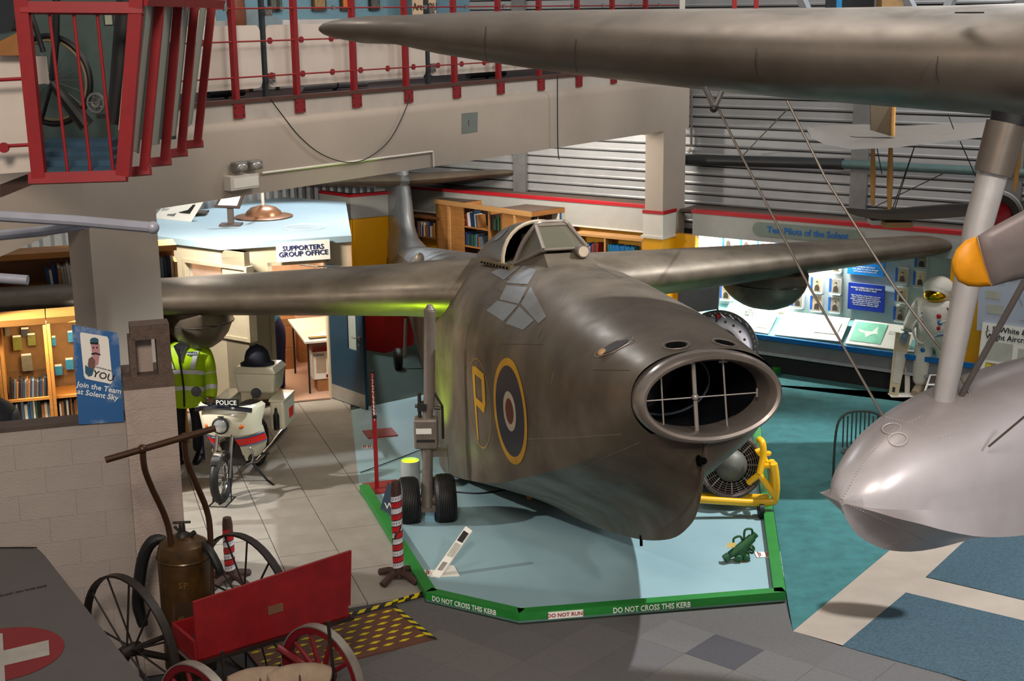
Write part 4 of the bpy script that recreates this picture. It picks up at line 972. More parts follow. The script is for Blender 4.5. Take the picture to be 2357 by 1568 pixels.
# bookcase left of fin against yellow wall
pl_ = PB(945, 480, 19.2); p_r = PB(982, 480, 19.2)
bc2 = bookcase(ab(pl_.dot(A), 19.2), -A, B, 1.0, 1.93, .3, [.6, 1.2, 1.55], 'dark pine bookcase between the tail fin and the cabinet ends', mat('dark_pine', '#6b4220', .6, var=.1), backm=yel)
books(ab(pl_.dot(A) - .1, 19.22, 1.215 + .35), -A, B, 13, 'book in the row right of the tail fin', 'books beside the tail fin', [bmats[2], bmats[3], bmats[0], bmats[8], bmats[11]], wmin=.02, wmax=.04)
# fascia continuing behind the tail (cream, red edge, yellow wall)
_fp = [G(700, 434, 2.41), G(806, 448, 2.41), G(935, 437, 2.41)]
for _k, (p, q) in enumerate(zip(_fp[:-1], _fp[1:])):
    p = V((p.x, p.y, 0)); q = V((q.x, q.y, 0)); d_ = (q - p).normalized(); n_ = V((-d_.y, d_.x, 0)); n_ = n_ if n_.y > 0 else -n_
    struct('trim_%d' % (23 + 2 * _k), M().poly([p + Z * 1.98, q + Z * 1.98, q + Z * 1.98 + n_ * .1, p + Z * 1.98 + n_ * .1], Z * .38), cream)
    struct('trim_%d' % (24 + 2 * _k), M().poly([p - n_ * .012 + Z * 2.36, q - n_ * .012 + Z * 2.36, q + Z * 2.36 + n_ * .1, p + Z * 2.36 + n_ * .1], Z * .05), redl)
    struct('wall_tail_%s' % 'ab'[_k], M().poly([p + n_ * .03, q + n_ * .03, q + n_ * .1, p + n_ * .1], Z * 1.98), yel)
# red and green bins behind the fin
rbn = ab(15.0, 17.3); rb_ = thing('red_cabinet', 'red cabinet with a dark green box on it behind the tail', 'cabinet', rbn)
build('body', M().box(rbn + Z * .55, (.75, .6, 1.1), (B, A, Z)), redp, rb_); build('lid', M().box(rbn + Z * 1.13, (.8, .65, .05), (B, A, Z)), redp, rb_)
build('green_door', M().box(rbn + Z * .95 - A * .31, (.4, .01, .25), (B, A, Z)), mat('dark_green', '#123a2c', .6), rb_)
# ================================================================= LEFT SIDE: low wall, block pillar, shop shelves, poster
WT = 11.40                                   # plane T1 of the wall face
wallp = mat('painted_blockwork', '#a0958d', 0.85, var=0.05, scale=4, bump=0.4, bscale=70)
def PT(px, py): return onp(px, py, T1, WT)
wl_ = PT(289, 970).dot(T2); we = PT(430, 1300).dot(T2)
zt = PT(285, 968).z; 
wallL = sempty('wall_left')
bm0 = M(); bm0.hexa([tt(WT + .004, wl_ - 4, 0), tt(WT + .004, wl_, 0), tt(WT + .2, wl_, 0), tt(WT + .2, wl_ - 4, 0), tt(WT + .004, wl_ - 4, zt), tt(WT + .004, wl_, zt), tt(WT + .2, wl_, zt), tt(WT + .2, wl_ - 4, zt)])
struct('wall_core', bm0, wallp, wallL)
# painted concrete blocks, each one a piece
bw, bh = .44, .215
shapes = {}
def block(c, w_, h_, d_):
    k = (round(w_, 3), round(h_, 3), round(d_, 3))
    if k not in shapes:
        o = build('block', M().box((0, 0, 0), (w_ - .0014, d_, h_ - .0014), (T2, T1, Z)), blk if d_ > .1 else wallp, wallL); shapes[k] = o
    else: o = shapes[k].copy(); COL.objects.link(o); o.parent = wallL
    o.location = c
row = 0; z = 0.0
while z < zt - .01:
    h_ = min(bh, zt - z); u = wl_ - (0 if row % 2 else bw / 2)
    if row % 2 == 0: block(tt(WT - .0, wl_ - bw / 4, z + h_ / 2), bw / 2, h_, .02)
    while u > wl_ - 3.2:
        block(tt(WT - .0, u - bw / 2, z + h_ / 2), bw, h_, .02); u -= bw
    z += bh; row += 1
# end pillar of blocks, slightly proud
zp = PT(400, 884).z - .0
pw = we - wl_
z = 0.0; row = 0
struct('pillar_core', M().hexa([tt(WT - .05, wl_ + .01, 0), tt(WT - .05, we - .01, 0), tt(WT + .38, we - .01, 0), tt(WT + .38, wl_ + .01, 0), tt(WT - .05, wl_ + .01, zp), tt(WT - .05, we - .01, zp), tt(WT + .38, we - .01, zp), tt(WT + .38, wl_ + .01, zp)]), blk, wallL)
while z < zp - .01:
    h_ = min(bh, zp - z)
    block(tt(WT - .05 + .22 - .01, (wl_ + we) / 2, z + h_ / 2), pw, h_, .45); z += bh; row += 1
# dark worn block top and the open block niche above
dkb = mat('bare_block', '#5a4a40', .9, var=.2, scale=20, bump=.6, bscale=60)
struct('pillar_cap', M().hexa([tt(WT - .07, wl_ - .0, zp), tt(WT - .07, we + .0, zp), tt(WT + .4, we, zp), tt(WT + .4, wl_, zp), tt(WT - .07, wl_, zp + .10), tt(WT - .07, we, zp + .10), tt(WT + .4, we, zp + .10), tt(WT + .4, wl_, zp + .10)]), dkb, wallL)
nz0, nz1 = zp + .10, PT(345, 745).z
nx = M()
def TT_(mm, v1, v2, z1, z2, u1=-.05, u2=.15): return mm.hexa([tt(WT + u1, v1, z1), tt(WT + u1, v2, z1), tt(WT + u2, v2, z1), tt(WT + u2, v1, z1), tt(WT + u1, v1, z2), tt(WT + u1, v2, z2), tt(WT + u2, v2, z2), tt(WT + u2, v1, z2)])
v300, v385 = PT(302, 800).dot(T2), PT(383, 800).dot(T2)
TT_(nx, v300, v385 + .03, nz1 - .12, nz1); TT_(nx, v385 - .08, v385 + .03, nz0, nz1 - .12); TT_(nx, v300 - .02, v300 + .03, nz0, nz1 - .1)
struct('block_frame', nx, dkb, wallL)
struct('block_back', TT_(M(), v300, v385 - .11, nz0, nz1 - .1, .1, .14), blk, wallL)
struct('trim_27', TT_(M(), wl_ - 3.2, wl_ + .0, zt, zt + .035, -.015, .2), mat('dark_cap', '#4b3f38', .8, var=.15), wallL)
# poster
pc4 = [PT(165, 745), PT(272, 765), PT(285, 968), PT(181, 975)]
po = thing('recruiting_poster', 'blue sky poster asking visitors to join the team', 'poster', (pc4[3] + pc4[2]) / 2)
sky = mat('poster_sky', '#2a5f96', .45, col2='#c3ccd4', scale=3.0, var=.3)
_r = [n for n in sky.node_tree.nodes if n.bl_idname == 'ShaderNodeValToRGB'][0]; _r.color_ramp.elements[0].position = .52; _r.color_ramp.elements[1].position = .78
build('sheet', M().poly([p - T1 * .03 for p in pc4], -T1 * .006), sky, po)
def pp_(px, py): return onp(px, py, T1, WT - .038)
def blob(pts, mt, name, off=0.0, par=po, th=.002):
    return build(name, M().poly([pp_(x, y) - T1 * off for x, y in pts], -T1 * th), mt, par)
blob([(186, 765), (247, 775), (250, 782), (259, 878), (255, 884), (197, 872), (193, 865), (184, 770)], paper, 'white_panel')
def ell(cx_, cy_, rx, ry, n=18): return [(cx_ + rx * math.cos(2*PI*i/n), cy_ + ry * math.sin(2*PI*i/n)) for i in range(n)]
pk = mat('poster_pink', '#b9848a', .6, var=0); skb = mat('poster_brown', '#70534a', .6, var=0); tlb = mat('poster_teal', '#27566e', .6, var=0)
# plain generic airman figure: cap, head, pointing hand
blob(ell(217, 784, 10, 7), tlb, 'cap', .002); blob([(207, 788), (227, 788), (226, 793), (208, 792)], inkb, 'cap_peak', .003)
blob([(209, 792), (229, 792), (230, 812), (226, 840), (219, 842), (212, 815)], pk, 'face', .0015)
blob([(210, 813), (220, 811), (231, 815), (231, 818), (220, 815), (211, 817)], inkb, 'moustache', .004)
blob(ell(215, 800, 1.5, 2.5), inkb, 'eye', .004); blob(ell(223, 800, 1.5, 2.5), inkb, 'eye', .004)
blob([(204, 826), (212, 820), (219, 830), (218, 848), (206, 852), (202, 840)], skb, 'hand', .004)
blob([(196, 840), (205, 846), (216, 850), (212, 864), (204, 867), (196, 858)], tlb, 'sleeve', .0045)
pr_ = (pp_(260, 900) - pp_(200, 890)).normalized()
text('lettering', 'YOU', pp_(238, 866), (pp_(255, 871) - pp_(220, 862)), Z, .08, inkb, po)
text('lettering', 'YOUR MUSEUM NEEDS', pp_(237, 849), (pp_(255, 854) - pp_(220, 845)), Z, .015, inkb, po)
text('lettering', 'Join the Team\nat Solent Sky', pp_(227, 901), (pp_(265, 898) - pp_(190, 885)), Z, .062, whitei, po, sp=.95)
for x, y in ((197, 752), (224, 758)): build('screw', M().sph(pp_(x, y), .006), steel, po)
# shop shelving seen above the low wall
sho = G(0, 985, 0); 
def SP(px, py, d=15.2): return D(px, py, d)
shd = T2; shb = T1; so = tt(0, 0)
SU = D(100, 850, 15.0).dot(T1)
def US(px, py): return onp(px, py, T1, SU)
x0 = US(-60, 900).dot(T2); x1 = US(8, 900).dot(T2); x2 = US(120, 900).dot(T2); x3 = US(290, 900).dot(T2)
oy = mat('golden_pine', '#a8702f', .55, var=.15, scale=3, stretch=(1, 1, 10))
mesh_m = mat('pegboard', '#7a5a30', .7, var=.2)
for (xa, xb, lb_) in ((x0, x1, 'golden pine shop unit, leftmost above the low wall'), (x1, x2, 'golden pine shop unit with hanging packets left of the poster'), (x2, x3, 'golden pine shop unit with wire grid directly behind the poster')):
    o = tt(SU, xa); t = thing('shop_unit', lb_, 'shelving', o); wq = xb - xa
    def bx(u, d, z, su, sd, sz): return M().box(o + shd * u + shb * d + Z * z, (su, sd, sz), (shd, shb, Z))
    build('side_panel', bx(.02, .22, 1.1, .035, .44, 2.2), oy, t); build('side_panel', bx(wq - .02, .22, 1.1, .035, .44, 2.2), oy, t)
    build('back_panel', bx(wq/2, .44, 1.1, wq, .02, 2.2), mesh_m, t); build('top_board', bx(wq/2, .2, 2.23, wq - .01, .52, .07), oy, t)
    for zz in (US(200, 905).z - .02, US(60, 980).z - .02, .2): build('shelf', bx(wq/2, .22, zz, wq - .06, .42, .03), oy, t)
    gw = M()
    for i in range(8): gw.box(o + shd * wq / 2 + shb * .40 + Z * (.95 + i * .09), (wq - .1, .004, .004), (shd, shb, Z))
    for i in range(int(wq / .09)): gw.box(o + shd * (.05 + i * .09) + shb * .40 + Z * 1.27, (.004, .004, .66), (shd, shb, Z))
    build('wire_grid', gw, steel, t)
zA = US(200, 905).z; zB = US(60, 980).z
dk2 = [bmats[6], bmats[11], bmats[7], bmats[8], bmats[1]]
sb = tt(SU, x1)
books(sb + shd * .06 + shb * .04 + Z * zA, shd, shb, 20, 'book on the shop shelf under the packets', 'dark books on the upper shop shelf', dk2, .014, .024, .16, .22, lean=.15)
books(sb + shd * .08 + shb * .04 + Z * zB, shd, shb, 15, 'book on the lower shop shelf above the low wall', 'mixed books on the lower shop shelf', None, .02, .035, .2, .29)
books(tt(SU, x2) + shd * .06 + shb * .04 + Z * zB, shd, shb, 12, 'book on the lower shelf at the poster edge', 'books at the poster edge', [bmats[6], bmats[8], bmats[11], bmats[2]], .016, .026, .18, .25)
pkt = [mat('packet_blue', '#2f7fa8', .4, var=.2, scale=30), mat('packet_olive', '#6b6f2c', .4, var=.2, scale=30), mat('packet_grey', '#6e6b5c', .5, var=.2, scale=30), mat('packet_dark', '#23262a', .5, var=.2, scale=30)]
for i, (px, py, w_, h_, k, nm) in enumerate([(17, 760, 10, 26, 2, 'small grey packet hanging at the left post of the shop unit'), (40, 790, 20, 34, 1, 'olive packet hanging on the left of the wire grid'), (58, 765, 18, 20, 3, 'dark packet hanging near the top of the wire grid'), (62, 835, 24, 40, 2, 'large grey packet hanging low on the wire grid'), (73, 782, 18, 28, 1, 'olive packet hanging beside the dark packet'), (124, 785, 9, 22, 0, 'narrow blue packet on the right shop grid'), (135, 852, 17, 24, 0, 'square blue packet low on the right shop grid'), (163, 775, 14, 26, 0, 'blue packet half hidden by the top of the poster'), (160, 838, 18, 26, 0, 'blue packet half hidden by the middle of the poster')]):
    c = onp(px, py, T1, SU + .36); s_ = (c.y) / FPX
    t = thing('hanging_packet', nm, 'packet', c); build('packet', M().box(c, (w_ * s_, .02, h_ * s_), (shd, shb, Z)), pkt[k], t); build('header_card', M().box(c + Z * h_ * s_ * .5 - shb * .003, (w_ * s_ * .9, .02, .02), (shd, shb, Z)), paper, t)
lamp('shop_lamp', 'AREA', tt(SU - .12, x1 + .6, 2.15), tt(SU + .3, x1 + .8, 1.0), 26, (1.0, .72, .42), .6)  # added warm fill for the shop shelves, with a glowing panel to match
slh = thing('shop_light', 'added warm glowing panel under the shop unit top board', 'light', tt(SU + .1, x1 + .6, 2.18)); build('diffuser', M().box(tt(SU + .1, x1 + .6, 2.18), (.4, .06, .02), (T2, T1, Z)), mat('warm_diffuser', '#ffffff', emit='#ffd9b0', es=4), slh)
# upper shop shelf with books between column and left edge, and top-shelf books
US2 = D(50, 640, 16.8).dot(T1)
o = onp(-20, 660, T1, US2); o = V((o.x, o.y, 0))
o2_ = onp(345, 640, T1, US2)
t = thing('bookcase', 'tall dark pine bookcase behind the left concrete column', 'bookcase', o)
wq = (V((o2_.x, o2_.y, 0)) - o).length + .35
def bx(u, d, z, su, sd, sz): return M().box(o + shd * u + shb * d + Z * z, (su, sd, sz), (shd, shb, Z))
zt2 = onp(60, 590, T1, US2).z; zs2 = onp(100, 662, T1, US2).z
build('top_board', bx(wq/2, .2, zt2, wq, .5, .07), oy, t); build('back_panel', bx(wq/2, .42, 1.3, wq, .02, 2.5), mat('dark_pine', '#6b4220'), t)
build('shelf', bx(wq/2, .2, zs2 - .015, wq, .42, .03), oy, t)
for u in (.02, wq * .36, wq * .72, wq - .02): build('side_panel', bx(u, .2, 1.25, .035, .42, 2.4), oy, t)
u1 = (onp(108, 660, T1, US2) - o).dot(shd)
books(o + shd * (u1) + shb * .05 + Z * zs2, shd, shb, 11, 'book on the lit shelf left of the concrete column', 'books on the lit upper shelf', [bmats[0], bmats[13], bmats[2], bmats[9], bmats[10]], .025, .04, .2, .28, lean=-.12)
u2 = (onp(341, 655, T1, US2) - o).dot(shd)
books(o + shd * (u2 + .02) + shb * .05 + Z * zs2, shd, shb, 8, 'book on the shelf right of the concrete column', 'books right of the column', [bmats[1], bmats[6], bmats[2], bmats[7], bmats[10]], .03, .045, .24, .3)
# dark jacket on a visitor at the left edge
vd = 14.3
vis = thing('person', 'visitor in a dark coat cut off by the left frame edge', 'person', V((D(0, 980, vd).x, vd, 0)))
vx, vy = D(-14, 950, vd).x, vd
person('body', [V((vx, vy, .98)), V((vx, vy, 1.2)), V((vx, vy, 1.42)), V((vx, vy, 1.55)), V((vx - .02, vy, 1.62)), V((vx - .1, vy, .92)), V((vx - .1, vy, .5)), V((vx - .1, vy, .05)), V((vx + .1, vy, .92)), V((vx + .1, vy, .5)), V((vx + .1, vy, .05)), V((vx - .2, vy, 1.42)), V((vx - .25, vy - .1, 1.1)), V((vx - .15, vy - .3, .95)), V((vx + .2, vy, 1.4)), V((vx + .27, vy - .08, 1.12)), V((vx + .18, vy - .25, .95))], [(0,1),(1,2),(2,3),(3,4),(0,5),(5,6),(6,7),(0,8),(8,9),(9,10),(2,11),(11,12),(12,13),(2,14),(14,15),(15,16)], [.17,.18,.18,.06,.05,.1,.075,.05,.1,.075,.05,.09,.06,.045,.09,.06,.045], 0, mat('dark_coat', '#141a22', .85), vis)
build('head', M().sph(V((vx - .01, vy, 1.74)), (.08, .1, .12)), mat('skin_tone', '#b98468'), vis, True)
build('hair', M().sph(V((vx - .01, vy + .01, 1.78)), (.088, .105, .1)), mat('dark_hair', '#1b1512', .9), vis, True)
# ================================================================= POLICE MANNEQUIN
pf = G(440, 1062); mq = thing('police_mannequin', 'mannequin in a yellow high visibility police jacket behind the motorcycle', 'mannequin', pf)
def f(x, y, z): return pf + V((x, y, z))
sc_ = 1.0
hiv = mat('hi_vis_yellow', '#a8d000', .55, var=.06, scale=10, bump=.25, bscale=14, emit='#a8d000', es=.0)
trs = mat('black_trousers', '#15151a', .7, var=.15, bump=.3, bscale=10)
person('body', [f(0,0,.95), f(0,0,.88), f(-.10,0,.84), f(-.11,.0,.48), f(-.12,.02,.12), f(.10,0,.84), f(.11,0,.48), f(.09,.0,.12), f(0,0,1.25), f(0,0,1.48), f(0,0,1.58), f(0,0,1.66)], [(0,1),(1,2),(2,3),(3,4),(1,5),(5,6),(6,7),(0,8),(8,9),(9,10),(10,11)], [.14,.13,.095,.075,.06,.095,.075,.06,.15,.15,.06,.05], 0, trs, mq)
for sg in (-1, 1):
    b_ = M(); x = .1 * sg; b_.loft([[f(x + .05*math.cos(a)*k, yy + 0*math.sin(a), .0 + zc + zc2 * math.sin(a)) for a in [2*PI*j/12 for j in range(12)]] for (yy, k, zc, zc2) in ((.08, .6, .06, .05), (.04, 1, .07, .065), (-.06, 1.05, .05, .045), (-.15, 1, .04, .035), (-.2, .6, .03, .025))])
    build('boot', b_, mat('boot_black', '#0d0d10', .3, coat=.4), mq, True)
# jacket: loft torso, open collar, sleeves
jr_ = []
for z_, rx, ry, dy in [(.74, .245, .15, 0), (.78, .25, .155, 0), (1.0, .235, .15, 0), (1.2, .245, .155, 0), (1.36, .26, .155, 0), (1.46, .25, .14, 0), (1.53, .16, .11, .01), (1.56, .10, .09, .01)]:
    jr_.append([f(rx * math.copysign(abs(math.cos(a)) ** .8, math.cos(a)), dy + ry * math.copysign(abs(math.sin(a)) ** .9, math.sin(a)), z_ + .006 * math.sin(5*a)) for a in [2*PI*j/32 for j in range(32)]])
jk = build('jacket', M().loft(jr_, (True, False)), hiv, mq, True)
slv = {-1: [f(-.22,0,1.45), f(-.285,0,1.36), f(-.31,-.01,1.12), f(-.305,-.06,.92), f(-.295,-.08,.80)], 1: [f(.22,0,1.45), f(.28,0,1.36), f(.315,-.02,1.16), f(.34,-.1,.99), f(.335,-.16,.88)]}
for sg in (-1, 1): build('sleeve', M().tube(smoothpath(slv[sg]), [.085]*4 + [.082]*4 + [.075]*4 + [.07]*4 + [.066], 14), hiv, mq, True)
rf = mat('reflective_tape', '#d5dadf', .35, .1, var=.05)
def tband(z_, rx, ry, h=.055, tilt=0.0):
    rg = []
    for dz, k in ((-h/2, 1.0), (-h/2, 1.02), (h/2, 1.02), (h/2, 1.0)):
        rg.append([f(rx * k * math.copysign(abs(math.cos(a)) ** .8, math.cos(a)), ry * k * math.copysign(abs(math.sin(a)) ** .9, math.sin(a)), z_ + dz + tilt * abs(math.cos(a)) * -1 + .006 * math.sin(5*a)) for a in [2*PI*j/32 for j in range(32)]])
    return M().loft(rg, (False, False))
build('reflective_band', tband(1.22, .252, .162, tilt=.05), rf, mq, True); build('reflective_band', tband(1.01, .243, .158, tilt=.05), rf, mq, True)
for sg, x1_ in ((-1, -.12), (1, .13)):
    build('reflective_brace', M().poly([f(x1_ - .03, -.158, 1.25), f(x1_ + .03, -.158, 1.25), f(x1_ * 1.25 + .03 + sg * .03, -.15, 1.47), f(x1_ * 1.25 - .03 + sg * .03, -.15, 1.47)], V((0, -.012, 0))), rf, mq)
for sg in (-1, 1):
    P_ = slv[sg]
    for u_, v_ in ((2, .0), (3, .0)):
        c = P_[u_]; d = (P_[u_+1] - P_[u_-1]).normalized(); build('reflective_cuff', M().tube([c - d * .028, c + d * .028], [.083 - .006*u_/2, .081 - .006*u_/2], 14), rf, mq, True)
build('zip_line', M().tube([f(0, -.155, .76), f(.01, -.162, 1.0), f(0, -.168, 1.2), f(-.02, -.165, 1.36), f(-.03, -.12, 1.5)], .012, 6), black, mq)
build('collar', M().poly([f(-.09, -.12, 1.53), f(.0, -.172, 1.33), f(.09, -.12, 1.53), f(.0, -.06, 1.58)], V((0, -.012, 0))), mat('collar_black', '#101216', .8), mq)
build('name_badge', M().box(f(.14, -.165, 1.44), (.12, .008, .045)), mat('badge_navy', '#16243f', .5), mq); text('lettering', 'POLICE', f(.14, -.17, 1.44), (1, 0, 0), Z, .036, whitei, mq)
build('head', M().sph(f(0, -.01, 1.70), (.075, .095, .115)).sph(f(0, -.1, 1.67), (.018, .03, .03)), mat('mannequin_grey', '#a7a399', .5), mq, True)
build('cap', M().lathe(f(0, .0, 1.74), V((0, -.12, 1)), [(.09, 0), (.092, .03), (.13, .06), (.12, .085), (.001, .09)], 22), mat('cap_black', '#0e0f12', .6), mq, True)
build('cap_peak', M().poly([f(-.08, -.06, 1.75), f(.08, -.06, 1.75), f(.06, -.15, 1.715), f(-.06, -.15, 1.715)], V((0, 0, .008))), mat('cap_black', '#0e0f12'), mq)
hndm = mat('mannequin_hand', '#8f6a55', .6)
def hand(c, d, par, mt, k=1.0):
    x = V((1, 0, 0)); y = d.normalized(); zz = x.cross(y)
    h_ = M(); h_.sph(c + y * .045 * k, (.04 * k, .05 * k, .018 * k), ax=(x, y, zz), n=10, k=6)
    for i in range(4):
        b0_ = c + y * .085 * k + x * (-.028 + .019 * i) * k; L = (.05, .06, .056, .042)[i] * k
        h_.tube([b0_, b0_ + y * L * .5 + zz * .006, b0_ + y * L - zz * .012], [.009 * k, .0085 * k, .006 * k], 6)
    h_.tube([c + y * .02 + x * -.035 * k, c + y * .055 * k + x * -.058 * k, c + y * .08 * k + x * -.055 * k], [.011 * k, .01 * k, .007 * k], 6)
    return build('hand', h_, mt, par, True)
hand(slv[1][-1], V((0, -.3, -1)), mq, hndm); hand(slv[-1][-1], V((0, -.1, -1)), mq, hndm)
build('handcuffs', M().torus(f(.27, -.2, .80), V((1, .2, 0)), .028, .005, 16, 5).torus(f(.24, -.2, .79), V((1, -.2, 0)), .028, .005, 16, 5), steel, mq)
mqb = build('base_plate', M().box(f(.02, -.02, .005), (.62, .5, .01)), mat('base_black', '#22242a', .4), mq)
build('support_pole', M().cyl(f(.16, .03, .01), f(.16, .03, .9), .012, 8), mat('pole_blue', '#1c2f80', .4), mq)
# ================================================================= MOTORCYCLE
fw_ = G(505, 1165); fwd = (V((-.14, -1.0, 0))).normalized()      # pointing forward
sd = V((-fwd.y, fwd.x, 0)) * 1.0
if sd.x < 0: sd = -sd                                            # to the right in view
bike = thing('police_motorcycle', 'white police motorcycle with orange red stripes parked beside the mannequin', 'motorcycle', fw_ - fwd * .7)
RW = .30
o_ = fw_ - fwd * .12 + Z * .0
def k_(a_, s_, z_): return o_ - fwd * a_ + sd * s_ + Z * z_    # a behind front axle, s sideways, z up
chrome = mat('chrome', '#c8c8c6', .15, 1.0, var=.02); bwhite = mat('bike_cream', '#cdc9b2', .25, var=.03, coat=.4); ored = mat('day_glow_red', '#e0261c', .5, var=.03); fblue = mat('stripe_blue', '#1f4d7a', .5)
for nm, a_, R in (('front_wheel', 0, RW), ('rear_wheel', 1.38, RW)):
    ax = sd; c = k_(a_, 0, R)
    wh_ = build(nm, M().torus(c, ax, R - .05, .05, 40, 10), rubber, bike, True)
    build('rim', M().torus(c, ax, R - .095, .014, 36, 6), chrome, wh_, True); build('hub', M().cyl(c - ax * .06, c + ax * .06, .05, 14), chrome, wh_, True)
    for i in range(18):
        a = 2*PI*i/18; e = fwd * math.cos(a) + Z * math.sin(a)
        build('spoke', M().tube([c + ax * .04 * (-1) ** i, c + e * (R - .1)], .003, 4), steel, wh_)
build('front_mudguard', M().loft([[k_(-RW * 1.03 * math.cos(a), w_, RW + RW * 1.06 * math.sin(a)) for w_ in (-.05, -.03, 0, .03, .05)] for a in [PI * (.25 + .06 * i) for i in range(9)]], (False, False), closed=False), chrome, bike, True)
for sg in (-1, 1):
    build('fork', M().tube([k_(0, sg * .09, RW), k_(.28, sg * .09, .95)], [.026, .02], 10), chrome, bike, True)
    build('indicator', M().sph(k_(.2, sg * .2, .86), (.035, .03, .03)), mat('amber', '#c2560c', .25), bike, True)
    build('mirror_arm', M().tube([k_(.42, sg * .25, 1.08), k_(.35, sg * .34, 1.2)], .007, 6), black, bike, True)
    build('mirror', M().lathe(k_(.33, sg * .36, 1.23), fwd, [(.001, -.015), (.06, -.01), (.062, .01), (.001, .015)], 18), black, bike, True)
    build('grip', M().cyl(k_(.48, sg * .22, 1.04), k_(.52, sg * .36, 1.03), .017, 10), rubber, bike, True)
build('handlebar', M().tube(smoothpath([k_(.5, -.24, 1.04), k_(.42, -.12, 1.05), k_(.4, 0, 1.0), k_(.42, .12, 1.05), k_(.5, .24, 1.04)]), .012, 8), black, bike, True)
# full fairing: loft of half sections, from nose to leg shields
fr_rows = []
for z_, w_, a_c, dep in [(.38, .20, .42, .10), (.5, .27, .36, .14), (.62, .30, .28, .18), (.74, .35, .18, .22), (.86, .36, .12, .26), (.98, .39, .12, .28), (1.05, .40, .16, .26), (1.09, .36, .2, .22)]:
    fr_rows.append([k_(a_c + dep * (1 - math.cos(t * PI / 2) ** 1.0) * 1.4, w_ * math.sin(t * PI / 2), z_) for t in [(-1 + j / 9) for j in range(19)]])
build('fairing', M().loft(fr_rows[3:], (False, False), closed=False), bwhite, bike, True)
for sg in (-1, 1):
    leg_ = []
    for z_, w0, w1, a_c in [(.34, .12, .22, .5), (.46, .12, .31, .42), (.58, .12, .36, .34), (.7, .1, .37, .24), (.80, .08, .36, .2)]:
        leg_.append([k_(a_c + (.30 * u * u), sg * (w0 + (w1 - w0) * u), z_) for u in (0, .25, .5, .75, 1)])
    lg = build('leg_shield', M().loft(leg_, (False, False), closed=False), bwhite, bike, True)
    sr = [[p - fwd * -.006 for p in r] for r in leg_[2:4]]
    build('red_stripe', M().loft([[p + fwd * .008 for p in leg_[2]], [p + fwd * .008 for p in leg_[3]]], (False, False), closed=False), ored, lg, True)
    for q_r in (leg_[2], leg_[3]): build('stripe_edge', M().tube([p + fwd * .01 for p in q_r], .008, 5), fblue, lg)
    build('crash_bar', M().tube(smoothpath([k_(.45, sg * .1, .62), k_(.42, sg * .24, .5), k_(.5, sg * .2, .34), k_(.6, sg * .1, .3)]), .013, 8), chrome, bike, True)
    build('foot_peg', M().tube([k_(.85, sg * .1, .32), k_(.85, sg * .3, .33)], .018, 8), rubber, bike, True)
    build('exhaust', M().tube([k_(.5, sg * .1, .3), k_(.8, sg * .15, .24), k_(1.4, sg * .2, .3), k_(1.75, sg * .22, .36)], [.02, .025, .04, .045], 12), chrome, bike, True)
    pn = M().box(k_(1.35, sg * .34, .72), (.18, .46, .36), (sd, fwd, Z)); po_ = build('pannier', pn, bwhite, bike)
    mb = po_.modifiers.new('b', 'BEVEL'); mb.width = .03; mb.segments = 2
    build('red_panel', M().box(k_(1.22 + .18, sg * .432, .7), (.006, .16, .12), (sd, fwd, Z)), ored, po_); build('pannier_lid', M().box(k_(1.35, sg * .34, .91), (.19, .47, .03), (sd, fwd, Z)), bwhite, po_)
build('extinguisher', M().lathe(k_(1.08, .34, .56), Z, [(.001, 0), (.035, .0), (.038, .03), (.038, .18), (.02, .22), (.015, .27), (.001, .28)], 16), mat('extinguisher_black', '#121214', .3), bike, True)
build('headlamp', M().lathe(k_(.10, 0, .90), fwd, [(.001, -.02), (.09, -.02), (.10, .03), (.098, .045), (.085, .05)], 26), black, bike, True)
build('headlamp_glass', M().lathe(k_(.10, 0, .90), fwd, [(.086, .04), (.06, .055), (.001, .062)], 24), mat('lamp_glass', '#b9bdbc', .08, .6), bike, True)
build('screen_trim', M().tube(smoothpath([k_(.22, -.33, 1.05), k_(.14, -.18, 1.09), k_(.11, 0, 1.11), k_(.14, .18, 1.09), k_(.22, .33, 1.05)]), .03, 8), mat('screen_black', '#101520', .12, coat=.8), bike, True)
build('vent', M().box(k_(.105, 0, 1.0), (.07, .01, .012), (sd, fwd, Z)), dsteel, bike)
psn = build('police_sign', M().box(k_(.13, .07, 1.165), (.30, .02, .08), (sd, fwd, Z)), black, bike)
text('lettering', 'POLICE', k_(.118, .07, 1.165), sd, Z, .075, whitei, bike)
text('lettering', '571', k_(.32, .22, .80), sd * 1 - fwd * .5, Z, .06, navy, bike)
build('fuel_tank', M().sph(k_(.68, 0, .82), (.15, .26, .12), ax=(sd, fwd, Z)), bwhite, bike, True)
build('engine', M().box(k_(.62, 0, .45), (.26, .36, .3), (sd, fwd, Z)).cyl(k_(.6, -.2, .42), k_(.6, .2, .42), .11, 16), dsteel, bike)
sl = build('saddle', M().sph(k_(1.02, 0, .84), (.16, .34, .07), ax=(sd, fwd, Z)), black, bike, True)
build('frame', M().tube([k_(.35, 0, .9), k_(.9, 0, .76), k_(1.38, 0, .5), k_(1.38, 0, .3)], .025, 8).tube([k_(.35, 0, .85), k_(.5, 0, .3), k_(.95, 0, .26), k_(1.0, 0, .7)], .02, 8), black, bike, True)
tb_ = M().hexa([k_(1.32, -.22, .94), k_(1.32, .24, .94), k_(1.72, .24, .94), k_(1.72, -.22, .94), k_(1.30, -.26, 1.2), k_(1.30, .28, 1.2), k_(1.76, .28, 1.2), k_(1.76, -.26, 1.2)])
to = build('top_box', tb_, bwhite, bike); mb = to.modifiers.new('b', 'BEVEL'); mb.width = .03; mb.segments = 2
